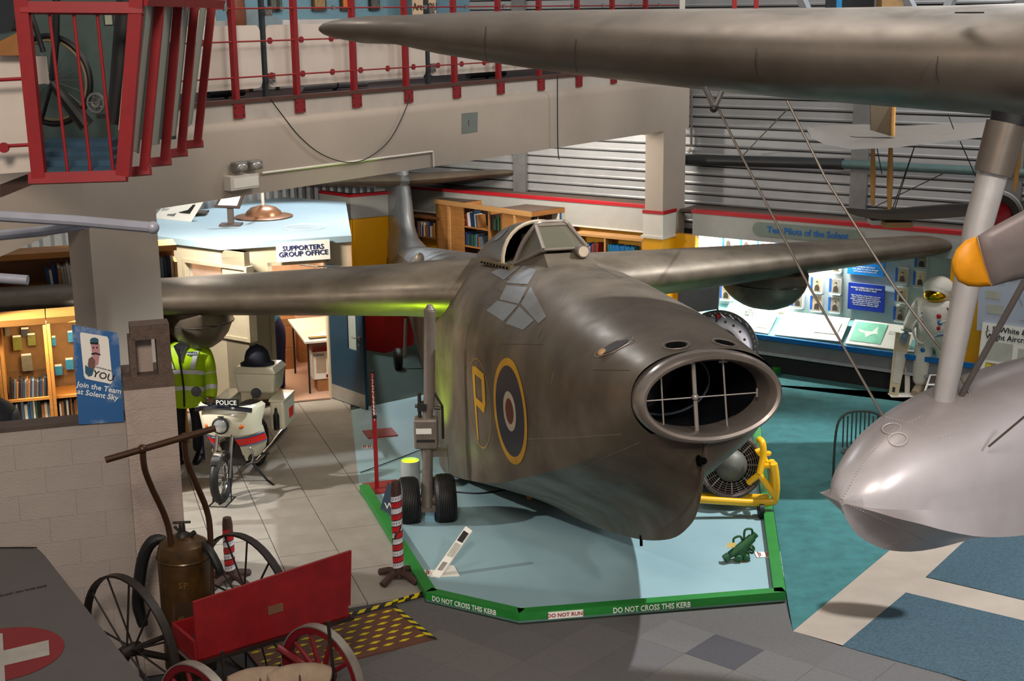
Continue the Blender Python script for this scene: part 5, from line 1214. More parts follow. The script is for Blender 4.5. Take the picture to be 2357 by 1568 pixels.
build('lid', M().hexa([k_(1.29, -.27, 1.2), k_(1.29, .29, 1.2), k_(1.77, .29, 1.2), k_(1.77, -.27, 1.2), k_(1.34, -.22, 1.27), k_(1.34, .24, 1.27), k_(1.72, .24, 1.27), k_(1.72, -.22, 1.27)]), bwhite, to)
build('kick_stand', M().tube([k_(.7, .1, .3), k_(.75, .3, .02), k_(.6, .42, .02)], .015, 8), black, bike, True)
build('wheel_stand', M().tube([k_(-.2, -.1, .015), k_(.15, -.1, .015), k_(.15, .1, .015), k_(-.2, .1, .015), k_(-.2, -.1, .015)], .01, 6).tube([k_(0, -.11, .3), k_(-.02, -.11, .015)], .008, 6).tube([k_(0, .11, .3), k_(-.02, .11, .015)], .008, 6), black, bike)
hc = k_(1.5, 0, 1.27); hl = thing('police_helmet', 'dark blue custodian police helmet resting on the motorcycle top box', 'helmet', hc)
hm = mat('helmet_navy', '#0f1626', .7, var=.5, scale=60)
build('dome', M().lathe(hc, Z, [(.14, 0), (.14, .04), (.135, .1), (.115, .17), (.07, .225), (.02, .245), (.001, .247)], 26, sy=1.15), hm, hl, True)
build('brim', M().lathe(hc, Z, [(.13, .0), (.175, .005), (.178, .015), (.14, .04)], 28, sy=1.2), hm, hl, True)
build('comb', M().loft([[hc + fwd * (.12 * math.cos(a)) + Z * (.02 + .235 * math.sin(a)) + sd * w_ for w_ in (-.012, 0, .012)] for a in [PI * (.15 + .08 * i) for i in range(9)]], (False, False), closed=False), hm, hl, True)
# ================================================================= TEST PILOTS DISPLAY
sgn = thing('display_sign', 'grey green rounded sign reading test pilots of the solent on the right fascia', 'sign', PB(1860, 527, FB - .03))
pL, pR = PB(1732, 518, FB - .02), PB(1990, 540, FB - .02)
zc = 2.215; hh = .105; xL, xR = pL.dot(A), pR.dot(A)
pts = [ab(xL - hh, FB - .02, zc)] and [ab(xL - hh + hh * math.sin(a), FB - .02, zc + hh * math.cos(a)) for a in [PI * i / 10 for i in range(11)]] + [ab(xR + hh - hh * math.sin(a), FB - .02, zc - hh * math.cos(a)) for a in [PI * i / 10 for i in range(11)]]
build('board', M().poly(pts, B * .02), mat('sign_grey_green', '#6d7a70', .6, var=.06), sgn)
text('lettering', 'Test Pilots of the Solent', ab((xL + xR) / 2, FB - .022, zc), -A, Z, .135, mat('sign_blue', '#0f5aa0', .5), sgn, xs=.98, bold=.03)
sepia = mat('sepia_print', '#b7a184', .6, var=.25, scale=14); sepd = mat('sepia_dark', '#3b2e24', .6, var=.2, scale=20); bcap = mat('caption_blue', '#1656b4', .5); bdeep = mat('panel_deep_blue', '#0a2f9c', .5, var=.02); bbri = mat('panel_bright_blue', '#0a7ad0', .5, var=.02)
zcols = {'top': 1.93}
def portrait(px, py, w_, h_, label, tone=0, cap=True, bb=NB - .10):
    c = onp(px, py, B, bb); a_, z_ = c.dot(A), c.z; s_ = (c - EYE).dot(CF) / FPX; w_, h_ = w_ * s_ * 1.12, h_ * s_ * 1.04
    t = thing('portrait_panel', label, 'photograph', c)
    build('panel_box', M().box(c + B * .045, (w_ * 1.12, .08, h_ * 1.1), (A, B, Z)), paper, t)
    ph = build('print', M().box(c, (w_ * .92, .006, h_ * .92), (A, B, Z)), [sepia, mat('grey_print', '#8f8a80', .6, var=.3, scale=16), mat('pale_print', '#d8c7a0', .6, var=.1)][tone], t)
    m_ = M(); y = -B * .006
    m_.poly([c + y - A * w_ * .28 - Z * h_ * .44, c + y + A * w_ * .28 - Z * h_ * .44, c + y + A * w_ * .24 - Z * h_ * .12, c + y + A * w_ * .08 - Z * h_ * .02, c + y - A * w_ * .08 - Z * h_ * .02, c + y - A * w_ * .24 - Z * h_ * .12], y * .3)
    build('coat', m_, sepd, ph)
    build('head', M().sph(c + y + Z * h_ * .12, (w_ * .11, .004, h_ * .13), ax=(A, B, Z), n=12, k=6), [mat('face_tone', '#c9b08c', .6), sepd][0], ph)
    if tone != 2: build('hair', M().sph(c + y * 1.2 + Z * h_ * .2, (w_ * .13, .004, h_ * .07), ax=(A, B, Z), n=12, k=5), sepd, ph)
    if cap: build('caption', M().box(c + A * w_ * .62 - B * .0 + B * .03, (w_ * .22, .07, h_ * .95), (A, B, Z)), bcap, t)
    build('ledge', M().box(c - Z * h_ * .6 + B * .02, (w_ * 1.15, .1, h_ * .07), (A, B, Z)), nic, t)
tops = [(1677, 553), (1718, 556), (1757, 559), (1798, 562), (1838, 566), (1882, 571), (1928, 576)]
nm = ['first', 'second', 'third', 'fourth', 'fifth', 'sixth', 'seventh']
for i, (x, y) in enumerate(tops): portrait(x, y, 19, 30, '%s portrait from the left in the top row under the fascia' % nm[i], [2, 0, 1, 2, 0, 1, 0][i])
for x, y, l_, t_ in [(1671, 672, 'portrait left of the under wing float, man in a suit', 0), (1836, 690, 'portrait at the right end of the under wing float', 1), (1881, 655, 'upper sepia portrait in the column right of the wing float', 0), (1880, 698, 'lower sepia photograph of an engine in the column right of the wing float', 0), (1925, 608, 'topmost partly hidden photograph left of the blue panels', 2), (1924, 658, 'middle photograph in the column left of the blue panels', 1), (1922, 701, 'lowest photograph in the column left of the blue panels', 1),
      (2077, 634, 'upper officer portrait right of the blue panels', 0), (2075, 679, 'middle officer portrait right of the blue panels', 0), (2072, 722, 'lowest dark portrait right of the blue panels', 1), (2122, 600, 'portrait beside the yellow wall, topmost', 1), (2118, 642, 'pale portrait beside the yellow wall above the astronaut', 2)]:
    portrait(x, y, 20, 32, l_, t_)
portrait(1795, 728, 18, 20, 'small photograph showing under the belly of the wing float', 0)
def panel(name, px1, py1, px2, py2, mt, label, bb=NB - .05):
    a_, b_ = onp(px1, py1, B, bb), onp(px2, py2, B, bb); c = (a_ + b_) / 2
    t = thing(name, label, 'panel', c); build('board', M().box(c, (abs((a_ - b_).dot(A)), .03, a_.z - b_.z), (A, B, Z)), mt, t); return t, c, (a_ - b_).dot(A), a_.z - b_.z
t, c, w_, h_ = panel('text_panel', 1954, 562, 2035, 638, bbri, 'bright blue text panel above the world speed record panel')
text('lettering', 'colleagues and home\nand often in record aircraft,\nairframes and hovercraft.', c - B * .016 - Z * h_ * .3, -A, Z, .036, whitei, t)
t, c, w_, h_ = panel('text_panel', 1954, 650, 2034, 720, bdeep, 'deep blue world speed record pilots text panel')
text('lettering', 'WORLD SPEED RECORD PILOTS\nIN THE SOLENT AREA', c - B * .016 + Z * h_ * .3, -A, Z, .034, whitei, t)
text('lettering', 'Eight Test Pilots of the Solent area won\neleven World Air Speed Records for\nBritain - including more than existing the\nWorld Absolute Air Speed Record\nfrom 350 mph to 1132 mph - in the\n32 years between 1929 and 1956.', c - B * .016 - Z * h_ * .12, -A, Z, .029, whitei, t)
# sloping caption desks on the counter
def desk(c4, label, extra):
    q = [onp(x, y, B, FB - .09 + d) for (x, y, d) in c4]
    t = thing('caption_desk', label, 'display board', (q[0] + q[1]) / 2); n = (q[1] - q[0]).cross(q[3] - q[0]).normalized()
    if n.dot(EYE - q[0]) < 0: n = -n
    build('board', M().poly(q, -n * .015), paper, t)
    def sub(u, v, du, dv, mt, nm_='print'):
        f = lambda s, r: q[0] + (q[1] - q[0]) * s + (q[3] - q[0]) * r
        build(nm_, M().poly([f(u, v) + n * .003, f(u + du, v) + n * .003, f(u + du, v + dv) + n * .003, f(u, v + dv) + n * .003], n * .002), mt, t)
        return f(u + du / 2, v + dv / 2) + n * .006
    extra(q, n, sub, t)
dep = .52
gphoto = mat('green_print', '#9fc38f', .6, var=.1); gph2 = mat('sea_green_print', '#7fc9a8', .6, var=.15)
def ex1(q, n, sub, t):
    sub(.02, .05, .45, .85, gphoto); sub(.72, .18, .22, .7, mat('grey_print', '#8f8a80')); p = sub(.5, .7, .001, .001, paper)
    text('lettering', 'TEST\nFLYING\nDAYS', p, q[1] - q[0], q[3] - q[0], .06, inkb, t)
def ex2(q, n, sub, t):
    p = sub(.28, .62, .001, .001, paper); text('lettering', 'AIRCRAFT\nCONSTRUCTORS\nIN THE SOLENT\nAREA', p, q[1] - q[0], q[3] - q[0], .05, mat('pale_ink', '#9a9a80', .6), t); sub(.55, .25, .35, .5, mat('faint_print', '#d6cfc0', .6, var=.1))
def ex3(q, n, sub, t):
    p = sub(.06, .12, .6, .8, gph2); f = lambda s, r: q[0] + (q[1] - q[0]) * s + (q[3] - q[0]) * r + n * .007
    build('aircraft_print', M().poly([f(.14, .62), f(.3, .56), f(.42, .58), (f(.5, .8)), f(.52, .56), f(.56, .5), f(.44, .46), f(.34, .30), f(.3, .46), f(.2, .5)], n * .002), mat('pale_print2', '#d9ead9', .6), t)
    p = sub(.83, .6, .001, .001, paper); text('lettering', 'FLYING\nBOATS', p, q[1] - q[0], q[3] - q[0], .045, mat('pale_ink', '#9a9a80'), t)
desk([(1700, 762, 0), (1765, 775, 0), (1793, 716, dep), (1735, 703, dep)] if False else [(1655, 750, 0), (1768, 768, 0), (1793, 716, dep), (1680, 697, dep)], 'sloping caption board with a green aircraft photograph, nearest the jet nose', ex1)
desk([(1783, 770, 0), (1935, 786, 0), (1957, 733, dep), (1810, 716, dep)], 'sloping white caption board in the middle of the pilots counter', ex2)
desk([(1945, 790, 0), (2065, 805, 0), (2085, 750, dep), (1968, 735, dep)], 'sloping caption board with a sea green jet print beside the astronaut', ex3)
desk([(2076, 806, 0), (2125, 812, 0), (2140, 757, dep), (2097, 751, dep)], 'narrow sloping caption board half hidden by the astronaut', lambda q, n, sub, t: sub(.3, .05, .6, .4, mat('counter_teal', '#3f8f8a')))
dkp = thing('dark_board', 'plain dark grey board standing left of the pilots display', 'board', G(1640, 800)); 
qb = [onp(x, y, B, FB - .25) for x, y in ((1560, 725), (1652, 712), (1657, 652), (1560, 640))]; build('panel', M().poly(qb, B * .03), mat('charcoal_board', '#3f4144', .7), dkp)
for u in (0, 1): build('leg', M().cyl(V((qb[u].x, qb[u].y, 0)), qb[u] + Z * .02, .015, 6), dsteel, dkp)
# ================================================================= ASTRONAUT
af = G(2118, 908); ast = thing('astronaut_suit', 'white space suit with gold visor standing beside the pilots display', 'space suit', af)
afw = (V((0, 0, 0)) - af); afw.z = 0; afw.normalize(); asd = V((-afw.y, afw.x, 0)); 
if asd.x < 0: asd = -asd
afw = (afw - asd * .35).normalized(); asd = V((-afw.y, afw.x, 0)); asd = asd if asd.x > 0 else -asd
def F(s, f_, z): return af + asd * (s + .17) + afw * f_ + Z * z
suit = mat('suit_white', '#cfcabd', .75, var=.08, scale=9, bump=.8, bscale=9)
K_ = 1.0
person('suit_body', [F(0,0,.92), F(0,0,1.15), F(0,0,1.33), F(0,0,1.42), F(-.14,.0,.82), F(-.16,.03,.47), F(-.17,0,.13), F(.14,0,.82), F(.17,-.05,.47), F(.2,-.08,.13), F(-.24,0,1.34), F(-.33,.02,1.12), F(-.38,.12,.95), F(.24,.0,1.34), F(.33,.04,1.14), F(.28,.22,1.02)],
       [(0,1),(1,2),(2,3),(0,4),(4,5),(5,6),(0,7),(7,8),(8,9),(2,10),(10,11),(11,12),(2,13),(13,14),(14,15)], [.21,.23,.22,.16,.15,.14,.125,.15,.14,.125,.125,.11,.085,.125,.11,.085], 0, suit, ast)
hm_r = build('helmet', M().sph(F(0, -.02, 1.54), (.2, .2, .19), ax=(asd, afw, Z), n=22, k=12), suit, ast, True)
build('helmet_cover', M().sph(F(0, -.05, 1.585), (.225, .215, .175), ax=(asd, afw, Z), n=22, k=12), suit, ast, True)
build('gold_visor', M().sph(F(-.01, .09, 1.50), (.165, .135, .10), ax=(asd, afw, Z), n=24, k=14), mat('gold_visor_m', '#c79a1c', .08, 1.0, var=.02), ast, True)
build('neck_ring', M().torus(F(0, .0, 1.38), Z, .15, .018, 26, 6), steel, ast, True)
build('backpack', M().box(F(.0, -.26, 1.28), (.46, .2, .62), (asd, afw, Z)), mat('suit_white', '#cfcabd'), ast)
redc, bluc = mat('connector_red', '#b0182a', .4), mat('connector_blue', '#1460a8', .4)
for s_, z_, mt in ((-.12, 1.24, bluc), (-.07, 1.25, bluc), (.1, 1.23, redc), (.12, 1.14, bluc), (.1, 1.06, redc), (-.11, 1.12, redc), (-.12, .7, bluc)):
    build('connector', M().lathe(F(s_, .185 if z_ > .8 else .13, z_), afw, [(.032, -.03), (.034, .02), (.022, .03), (.001, .032)], 14), mt, ast, True)
for pts in ([F(-.12, .2, 1.24), F(-.24, .25, 1.05), F(-.2, .2, .85), F(-.1, .18, .8)], [F(.12, .2, 1.14), F(.24, .22, 1.2), F(.22, .1, 1.35)]): build('hose', M().tube(smoothpath(pts), .018, 8), suit, ast, True)
for P_, dv in ((F(-.38,.12,.95), afw * .2 - asd * .1 - Z), (F(.28,.22,1.02), afw * .4 - asd * .8 - Z * .3)):
    build('wrist_ring', M().torus(P_, dv, .07, .014, 18, 6), steel, ast, True); hand(P_ + dv.normalized() * .02, dv, ast, mat('glove_blue_grey', '#7c8da0', .6), 1.25)
for s_, f_ in ((-.17, 0), (.2, -.08)):
    build('boot', M().loft([[F(s_ + .075 * math.cos(a) * k, f_ + y_, .01 + zc + zh * math.sin(a)) for a in [2*PI*j/12 for j in range(12)]] for (y_, k, zc, zh) in ((.22, .6, .05, .045), (.17, 1, .06, .06), (.02, 1.05, .1, .1), (-.1, 1, .09, .09), (-.13, .6, .07, .06))]), mat('boot_tan', '#9c8a74', .8), ast, True)
build('shoulder_flag', M().box(F(.21, .12, 1.33), (.06, .01, .04), (asd, afw, Z)), mat('flag_cloth', '#8a3040', .6), ast)
build('base_plate', M().box(F(-.02, .02, .006), (.75, .6, .012), (asd, afw, Z)), mat('pale_base', '#b9b2a4', .6), ast)
# caption stands around the astronaut
def stand(p_, q4, label, mt, extra=None, nm_='caption_stand'):
    y0 = G(*p_).y; q = [D(x, y, y0 + d) for (x, y, d) in q4] if nm_ == 'caption_stand' else [onp(x, y, B, 18.95 + d) for (x, y, d) in q4]
    t = thing(nm_, label, 'stand', V((q[0].x, q[0].y, 0))); n = (q[1] - q[0]).cross(q[3] - q[0]).normalized()
    if n.dot(EYE - q[0]) < 0: n = -n
    build('board', M().poly(q, -n * .02), mt, t)
    if extra:
        for (u, v, du, dv, m2) in extra:
            f = lambda s, r: (q[0] * (1 - s) + q[1] * s) * (1 - r) + (q[3] * (1 - s) + q[2] * s) * r
            build('print', M().poly([f(u, v) + n * .003, f(u + du, v) + n * .003, f(u + du, v + dv) + n * .003, f(u, v + dv) + n * .003], n * .002), m2, t)
    return t, q, n
lt_ = mat('light_text', '#b6b3a6', .7)
t, q, n = stand((2068, 915), [(2047, 908, 0), (2067, 913, 0), (2097, 770, .25), (2062, 765, .25)], 'tall beige leaning text board left of the astronaut', mat('beige_board', '#b9aa8a', .7), [(.15, .2, .7, .5, lt_), (.25, .05, .3, .08, inkb)])
build('foot', M().box(G(2075, 912) + Z * .01, (.35, .22, .02)), paper, t)
t, q, n = stand((2090, 908), [(2083, 905, 0), (2094, 907, 0), (2096, 795, .1), (2084, 793, .1)], 'thin white upright post board between text board and astronaut', white)
t, q, n = stand((2130, 935), [(2114, 938, 0), (2148, 938, 0), (2166, 862, .3), (2140, 862, .3)], 'white leaning board with three dark portraits before the astronaut', paper, [(.15, .72, .75, .24, sepd), (.15, .5, .75, .16, inkb), (.12, .27, .75, .2, inkb)])
build('foot', M().box(G(2130, 928) + Z * .01, (.3, .2, .02)), paper, t)
# big exhibition boards at the right edge
t, q, n = stand((2300, 928), [(2240, 928, 0), (2420, 955, 0), (2440, 765, .2), (2262, 742, .2)], 'large white board about wight aircraft with a yellow panel', paper, [(.1, .33, .27, .19, mat('yellow_print', '#d8c020', .5)), (.1, .44, .27, .08, mat('peach_print', '#d0a070', .5)), (.08, .56, .35, .22, lt_), (.5, .56, .4, .18, lt_), (.2, .05, .6, .06, sepd), (.25, .17, .55, .05, inkb)], 'exhibition_board')
fq = lambda u, v: (q[0] * (1 - u) + q[1] * u) * (1 - v) + (q[3] * (1 - u) + q[2] * u) * v + n * .004
text('lettering', 'J. S. White & Co\nWight Aircraft', fq(.06, .885), q[1] - q[0], q[3] - q[0], .105, inkb, t, align='LEFT')
for i in range(9): build('biplane_strut_print', M().poly([fq(.28 + i * .05, .08), fq(.284 + i * .05, .08), fq(.29 + i * .05, .2), fq(.283 + i * .05, .2)], n * .001), inkb, t)
t, q, n = stand((2300, 928), [(2248, 760, .22), (2420, 785, .22), (2430, 610, .26), (2256, 588, .26)], 'pale blue board of line drawings above the wight aircraft board', mat('pale_blue_board', '#b4bccb', .6, var=.02), [(.12, .25, .22, .12, lt_), (.1, .45, .2, .1, lt_), (.15, .66, .2, .06, lt_)], 'exhibition_board')
fq = lambda u, v: (q[0] * (1 - u) + q[1] * u) * (1 - v) + (q[3] * (1 - u) + q[2] * u) * v + n * .004
m_ = M(); random.seed(3)
for i in range(14):
    u0, v0 = random.uniform(.45, .85), random.uniform(.2, .9); m_.tube([fq(u0, v0), fq(u0 + random.uniform(-.12, .12), v0 + random.uniform(-.15, .15)), fq(u0 + random.uniform(-.2, .2), v0 + random.uniform(-.2, .2))], .003, 4)
build('line_drawing', m_, mat('drawing_ink', '#6a7080', .6), t)
# chair half hidden behind the float
cf_ = G(1975, 1135); ch = thing('wicker_chair', 'dark wicker armchair half hidden behind the float', 'chair', V((cf_.x, cf_.y, 0)))
cc_ = V((cf_.x + .1, cf_.y + .3, 0)); wk = mat('dark_wicker', '#1e2a26', .6, var=.2)
r_, bw_ = .27, []
hoop = [cc_ + V((-.30, .1, .0)), cc_ + V((-.29, .1, .62)), cc_ + V((-.2, .12, .82)), cc_ + V((0, .14, .86)), cc_ + V((.2, .12, .82)), cc_ + V((.29, .1, .62)), cc_ + V((.30, .1, 0))]
build('hoop_frame', M().tube(smoothpath(hoop), .015, 8), wk, ch, True)
for i in range(9): build('back_slat', M().tube([cc_ + V((-.2 + .05 * i, .12, .42)), cc_ + V((-.2 + .05 * i, .135, .80 + (.04 if 1 < i < 7 else 0)))], .009, 5), wk, ch)
build('seat', M().sph(cc_ + V((0, -.12, .43)), (.28, .26, .03)), wk, ch, True)
for sx in (-.24, .24): build('leg', M().tube([cc_ + V((sx, -.32, 0)), cc_ + V((sx, -.3, .43))], .013, 6), wk, ch)
# ================================================================= ENGINES
ye = mat('engine_stand_yellow', '#f0b400', .35, var=.05, coat=.3)
es = thing('engine_stand', 'bright yellow tubular engine stand behind the jet nose', 'stand', G(1755, 1195))
yE = G(1755, 1195).y
def e(px, py, d=0.0): return D(px, py, yE + d)
for pts, r in [([(1610, 1150, 0), (1765, 1158, 0), (1785, 1140, .0), (1786, 1100, 0), (1781, 1068, 0)], .042), ([(1610, 1142, .45), (1770, 1146, .3)], .04), ([(1781, 1068, 0), (1765, 1068, .25), (1752, 1040, .3), (1740, 1042, .3)], .036),
               ([(1748, 1092, .05), (1783, 1142, 0)], .036), ([(1748, 1092, .05), (1757, 1050, .1), (1755, 1020, .12), (1748, 1012, .2)], .038), ([(1756, 1072, .1), (1778, 1073, .05)], .03), ([(1750, 1045, .1), (1770, 1044, .25)], .03), ([(1748, 1092, .05), (1722, 1112, .1)], .034), ([(1776, 1060, .25), (1779, 1130, .3)], .034)]:
    build('tube', M().tube(smoothpath([e(*p) for p in pts], 3), r, 12), ye, es, True)
cs_ = e(1752, 1190); build('castor_fork', M().tube([e(1750, 1158), e(1750, 1175)], .04, 8), dsteel, es, True); build('castor', M().lathe(V((e(1751, 1190).x, yE, .1)) - V((.025, 0, 0)), V((1, 0, 0)), [(.001, 0), (.1, 0), (.1, .05), (.001, .05)], 20), rubber, es, True)
build('castor', M().lathe(V((e(1640, 1190).x, yE + 1.1, .1)) - V((.025, 0, 0)), V((1, 0, 0)), [(.001, 0), (.1, 0), (.1, .05), (.001, .05)], 20), rubber, es, True)
build('upright', M().tube([V((e(1640, 1190).x, yE + 1.1, .2)), V((e(1640, 1190).x, yE + 1.1, .75)), V((e(1640, 1150).x, yE + .45, .75))], .035, 8), ye, es, True)
eng = thing('jet_engine', 'round jet engine with a finned annular intake on the yellow stand', 'engine', e(1680, 1075, .3)); ec = e(1683, 1072, .30); eax = (EYE - ec); eax.z *= .55; eax = (eax.normalized() + V((.22, 0, .05))).normalized()
build('casing', M().lathe(ec, -eax, [(.36, 0), (.37, .03), (.36, .1), (.33, .2), (.3, .9), (.22, 1.3), (.001, 1.32)], 36), dsteel, eng, True)
build('rim', M().torus(ec, eax, .345, .028, 40, 8), mat('engine_rim', '#6c625c', .45, .5), eng, True)
build('nose_cone', M().lathe(ec, eax, [(.19, -.02), (.17, .06), (.11, .12), (.04, .145), (.001, .15)], 28), mat('cone_metal', '#66645c', .55, .4), eng, True)
xa, ya = basis(eax)
for r_ in (.21, .235, .26, .285, .31): build('guide_ring', M().torus(ec - eax * .01, eax, r_, .007, 36, 5), mat('ring_dark', '#6b6058', .5, .4), eng, True)
build('intake_face', M().lathe(ec - eax * .05, eax, [(.001, 0), (.34, 0)], 30), holem, eng)
for i in range(24):
    d_ = xa * math.cos(2*PI*i/24) + ya * math.sin(2*PI*i/24); big = i % 3 == 0
    build('vane', M().tube([ec + d_ * .19, ec + d_ * .335], .011 if big else .004, 5), steel, eng)
for i in range(18):
    d_ = xa * math.cos(2*PI*i/18) + ya * math.sin(2*PI*i/18); build('rim_bolt', M().sph(ec + d_ * .352 + eax * .02, .010, 6, k=4), dsteel, eng)
build('drain_pipe', M().tube([ec - Z * .35, ec - Z * .45], .015, 6), black, eng)
# second engine: large ring shaped casing behind the jet, lit silver and black
yR = G(1745, 930).y
c2 = D(1655, 805, yR); e2 = thing('radial_casing', 'large black and silver circular engine casing behind the jet nose', 'engine', V((c2.x, c2.y, .1))); R2 = abs(D(1744, 805, yR).x - c2.x) * 1.02
ax2 = (V((-.30, -.95, .25))).normalized(); x2, y2 = basis(ax2)
build('rear_flange', M().lathe(c2, ax2, [(R2 * .72, 0), (R2 * .98, 0), (R2, .02), (R2, .06), (R2 * .72, .06)], 56), mat('casting_dark', '#4a4c50', .4, .6, var=.3, scale=12), e2, True)
build('silver_flange', M().lathe(c2 + ax2 * .10, ax2, [(R2 * .55, .02), (R2 * .8, .02), (R2 * .86, .0), (R2 * .86, -.05), (R2 * .55, -.05)], 56), mat('casting_silver', '#b5b6c0', .35, .5, var=.1, scale=8), e2, True)
build('casing_drum', M().lathe(c2, -ax2, [(R2 * .7, 0), (R2 * .68, .4), (R2 * .5, .6), (.001, .62)], 40), dsteel, e2, True)
build('core', M().lathe(c2 + ax2 * .05, ax2, [(.001, 0), (R2 * .55, 0)], 40), black, e2)
for i in range(44):
    d_ = x2 * math.cos(2*PI*i/44) + y2 * math.sin(2*PI*i/44); build('flange_bolt', M().cyl(c2 + d_ * R2 * .93 + ax2 * .05, c2 + d_ * R2 * .93 + ax2 * .085, .012, 8), steel, e2)
for i in range(20):
    d_ = x2 * math.cos(2*PI*i/20 + .1) + y2 * math.sin(2*PI*i/20 + .1); build('stud', M().cyl(c2 + d_ * R2 * .72 + ax2 * .11, c2 + d_ * R2 * .72 + ax2 * .14, .018, 10), dsteel, e2)
pr = onp(1653, 728, V((0, 1, 0)), yR - .1); build('red_cap', M().sph(pr, (.045, .03, .045)), redp, e2, True)
for i in range(6): 
    d_ = x2 * math.cos(.9 + i * .25) + y2 * math.sin(.9 + i * .25); build('pipework', M().tube([c2 + d_ * R2 * .84 + ax2 * .07, c2 + d_ * R2 * .9 + ax2 * .12 + x2 * .05, c2 + d_ * R2 * .8 + ax2 * .1 + x2 * .12], .015, 6), steel, e2, True)
build('support_frame', M().tube([V((c2.x - .4, c2.y + .2, 0)), c2 - Z * R2 * .6 + V((-.3, .2, 0))], .04, 8).tube([V((c2.x + .4, c2.y + .2, 0)), c2 - Z * R2 * .6 + V((.3, .2, 0))], .04, 8), dsteel, e2)
# ================================================================= green valve casting on the stage
jb = G(1703, 1294); jk_ = thing('green_casting', 'green painted machine casting with a paper tag on the stage', 'casting', jb); gg = mat('machine_green', '#24542e', .4, var=.3, scale=25); def_ = None
def g_(x, y, z): return jb + V((x, y, z))
build('foot', M().lathe(jb, Z, [(.001, 0), (.08, 0), (.085, .015), (.07, .025), (.001, .03)], 22), mat('worn_base', '#7d6a4c', .6), jk_, True)
build('body', M().tube([g_(-.12, -.06, .1), g_(.02, .0, .16), g_(.13, .06, .24)], [.035, .055, .045], 14).sph(g_(.0, .0, .1), (.07, .06, .09)), gg, jk_, True)
build('end_flange', M().tube([g_(.12, .06, .23), g_(.17, .08, .27)], .035, 10), gg, jk_, True); build('end_flange', M().tube([g_(-.13, -.06, .09), g_(-.17, -.08, .07)], .042, 10), gg, jk_, True)
build('loop_handle', M().tube(smoothpath([g_(-.06, -.02, .16), g_(-.07, 0, .25), g_(.0, .02, .27), g_(.03, .03, .2)]), .012, 8), gg, jk_, True)
build('loop_handle', M().tube(smoothpath([g_(.04, .02, .24), g_(.05, .04, .33), g_(.12, .06, .33), g_(.13, .07, .27)]), .012, 8), gg, jk_, True)
build('side_boss', M().cyl(g_(-.03, -.08, .06), g_(-.02, -.02, .08), .04, 14), gg, jk_, True); build('side_boss', M().cyl(g_(.06, -.06, .06), g_(.06, 0, .08), .035, 14), gg, jk_, True)
build('coil', M().torus(g_(.1, .0, .13), V((.6, .6, .4)), .04, .012, 18, 6).torus(g_(.11, .02, .15), V((.6, .6, .4)), .04, .012, 18, 6), gg, jk_, True)
build('paper_tag', M().box(g_(-.1, -.04, .2), (.09, .06, .003), (V((.8, -.4, .2)).normalized(), V((.3, .8, .5)).normalized(), V((-.3, -.3, .9)).normalized())), mat('tag_yellow', '#d9b96a', .7), jk_)
# small warning cards on the stage
for px, py, lab, w_, h_ in ((1757, 1278, 'small red and white card lying by the right kerb', .16, .14), (996, 1320, 'small red and white card lying by the left kerb', .2, .15), (845, 1030, 'small red and white card by the red barrier foot', .13, .12)):
    c = G(px, py, .024); t = thing('warning_card', lab, 'card', c); build('card', M().box(c + Z * .004, (w_, h_, .006)), paper, t)
    for s_ in (-.25, .25): text('lettering', 'DO NOT CROSS\nTHIS KERB' if py > 1100 else 'DO NOT\nTOUCH', c + Z * .007 + V((s_ * w_, 0, 0)), (0, 1, 0), (-1, 0, 0), .018 if py > 1100 else .026, redi, t)
# info stand on the stage
t0 = G(1002, 1325, .022); q = [G(990, 1328, .022), G(1012, 1330, .022)]
q4 = [q[0], q[1], D(1087, 1222, q[1].y + .42), D(1072, 1211, q[0].y + .45)]
ist = thing('info_stand', 'small white leaning information stand with two dark photographs on the stage', 'stand', q[0]); n = (q4[1] - q4[0]).cross(q4[3] - q4[0]).normalized(); n = n if n.dot(EYE - q4[0]) > 0 else -n
build('board', M().poly(q4, -n * .02), paper, ist); build('foot', M().poly([G(1000, 1329, .022), G(1058, 1327, .022), G(1045, 1304, .022), G(1020, 1302, .022)], Z * .01), paper, ist)
f = lambda u, v: (q4[0] * (1 - u) + q4[1] * u) * (1 - v) + (q4[3] * (1 - u) + q4[2] * u) * v + n * .003
for u, v, du, dv, mt in ((.15, .72, .7, .2, inkb), (.15, .42, .7, .26, lt_), (.25, .14, .5, .16, mat('grey_print', '#8f8a80'))): build('print', M().poly([f(u, v), f(u + du, v), f(u + du, v + dv), f(u, v + dv)], n * .002), mt, ist)
# orange bracket and a cable on the stage
oc_ = G(1218, 1148, .03); o = thing('orange_clip', 'small orange ended clip lying under the jet hull', 'clip', oc_); build('clip_block', M().box(oc_ + Z * .02, (.05, .05, .04)), mat('orange_plastic', '#d9820c', .4), o); build('clip_rod', M().cyl(oc_ + Z * .02, oc_ + V((.12, -.03, .02)), .01, 6), steel, o)
cbk = build('floor_cable', M().tube(smoothpath([G(830, 1088, .035), G(900, 1062, .035), G(970, 1035, .035)]), .006, 5), black); tag(cbk, 'thin black cable running straight across the stage behind the lamp drum', 'cable')
cbl = build('floor_cable', M().tube(smoothpath([G(1050, 1133, .03), G(1100, 1136, .03), G(1150, 1130, .03), G(1200, 1120, .03)]), .01, 6), black); tag(cbl, 'black cable from the tyre to the jet hull on the stage', 'cable')
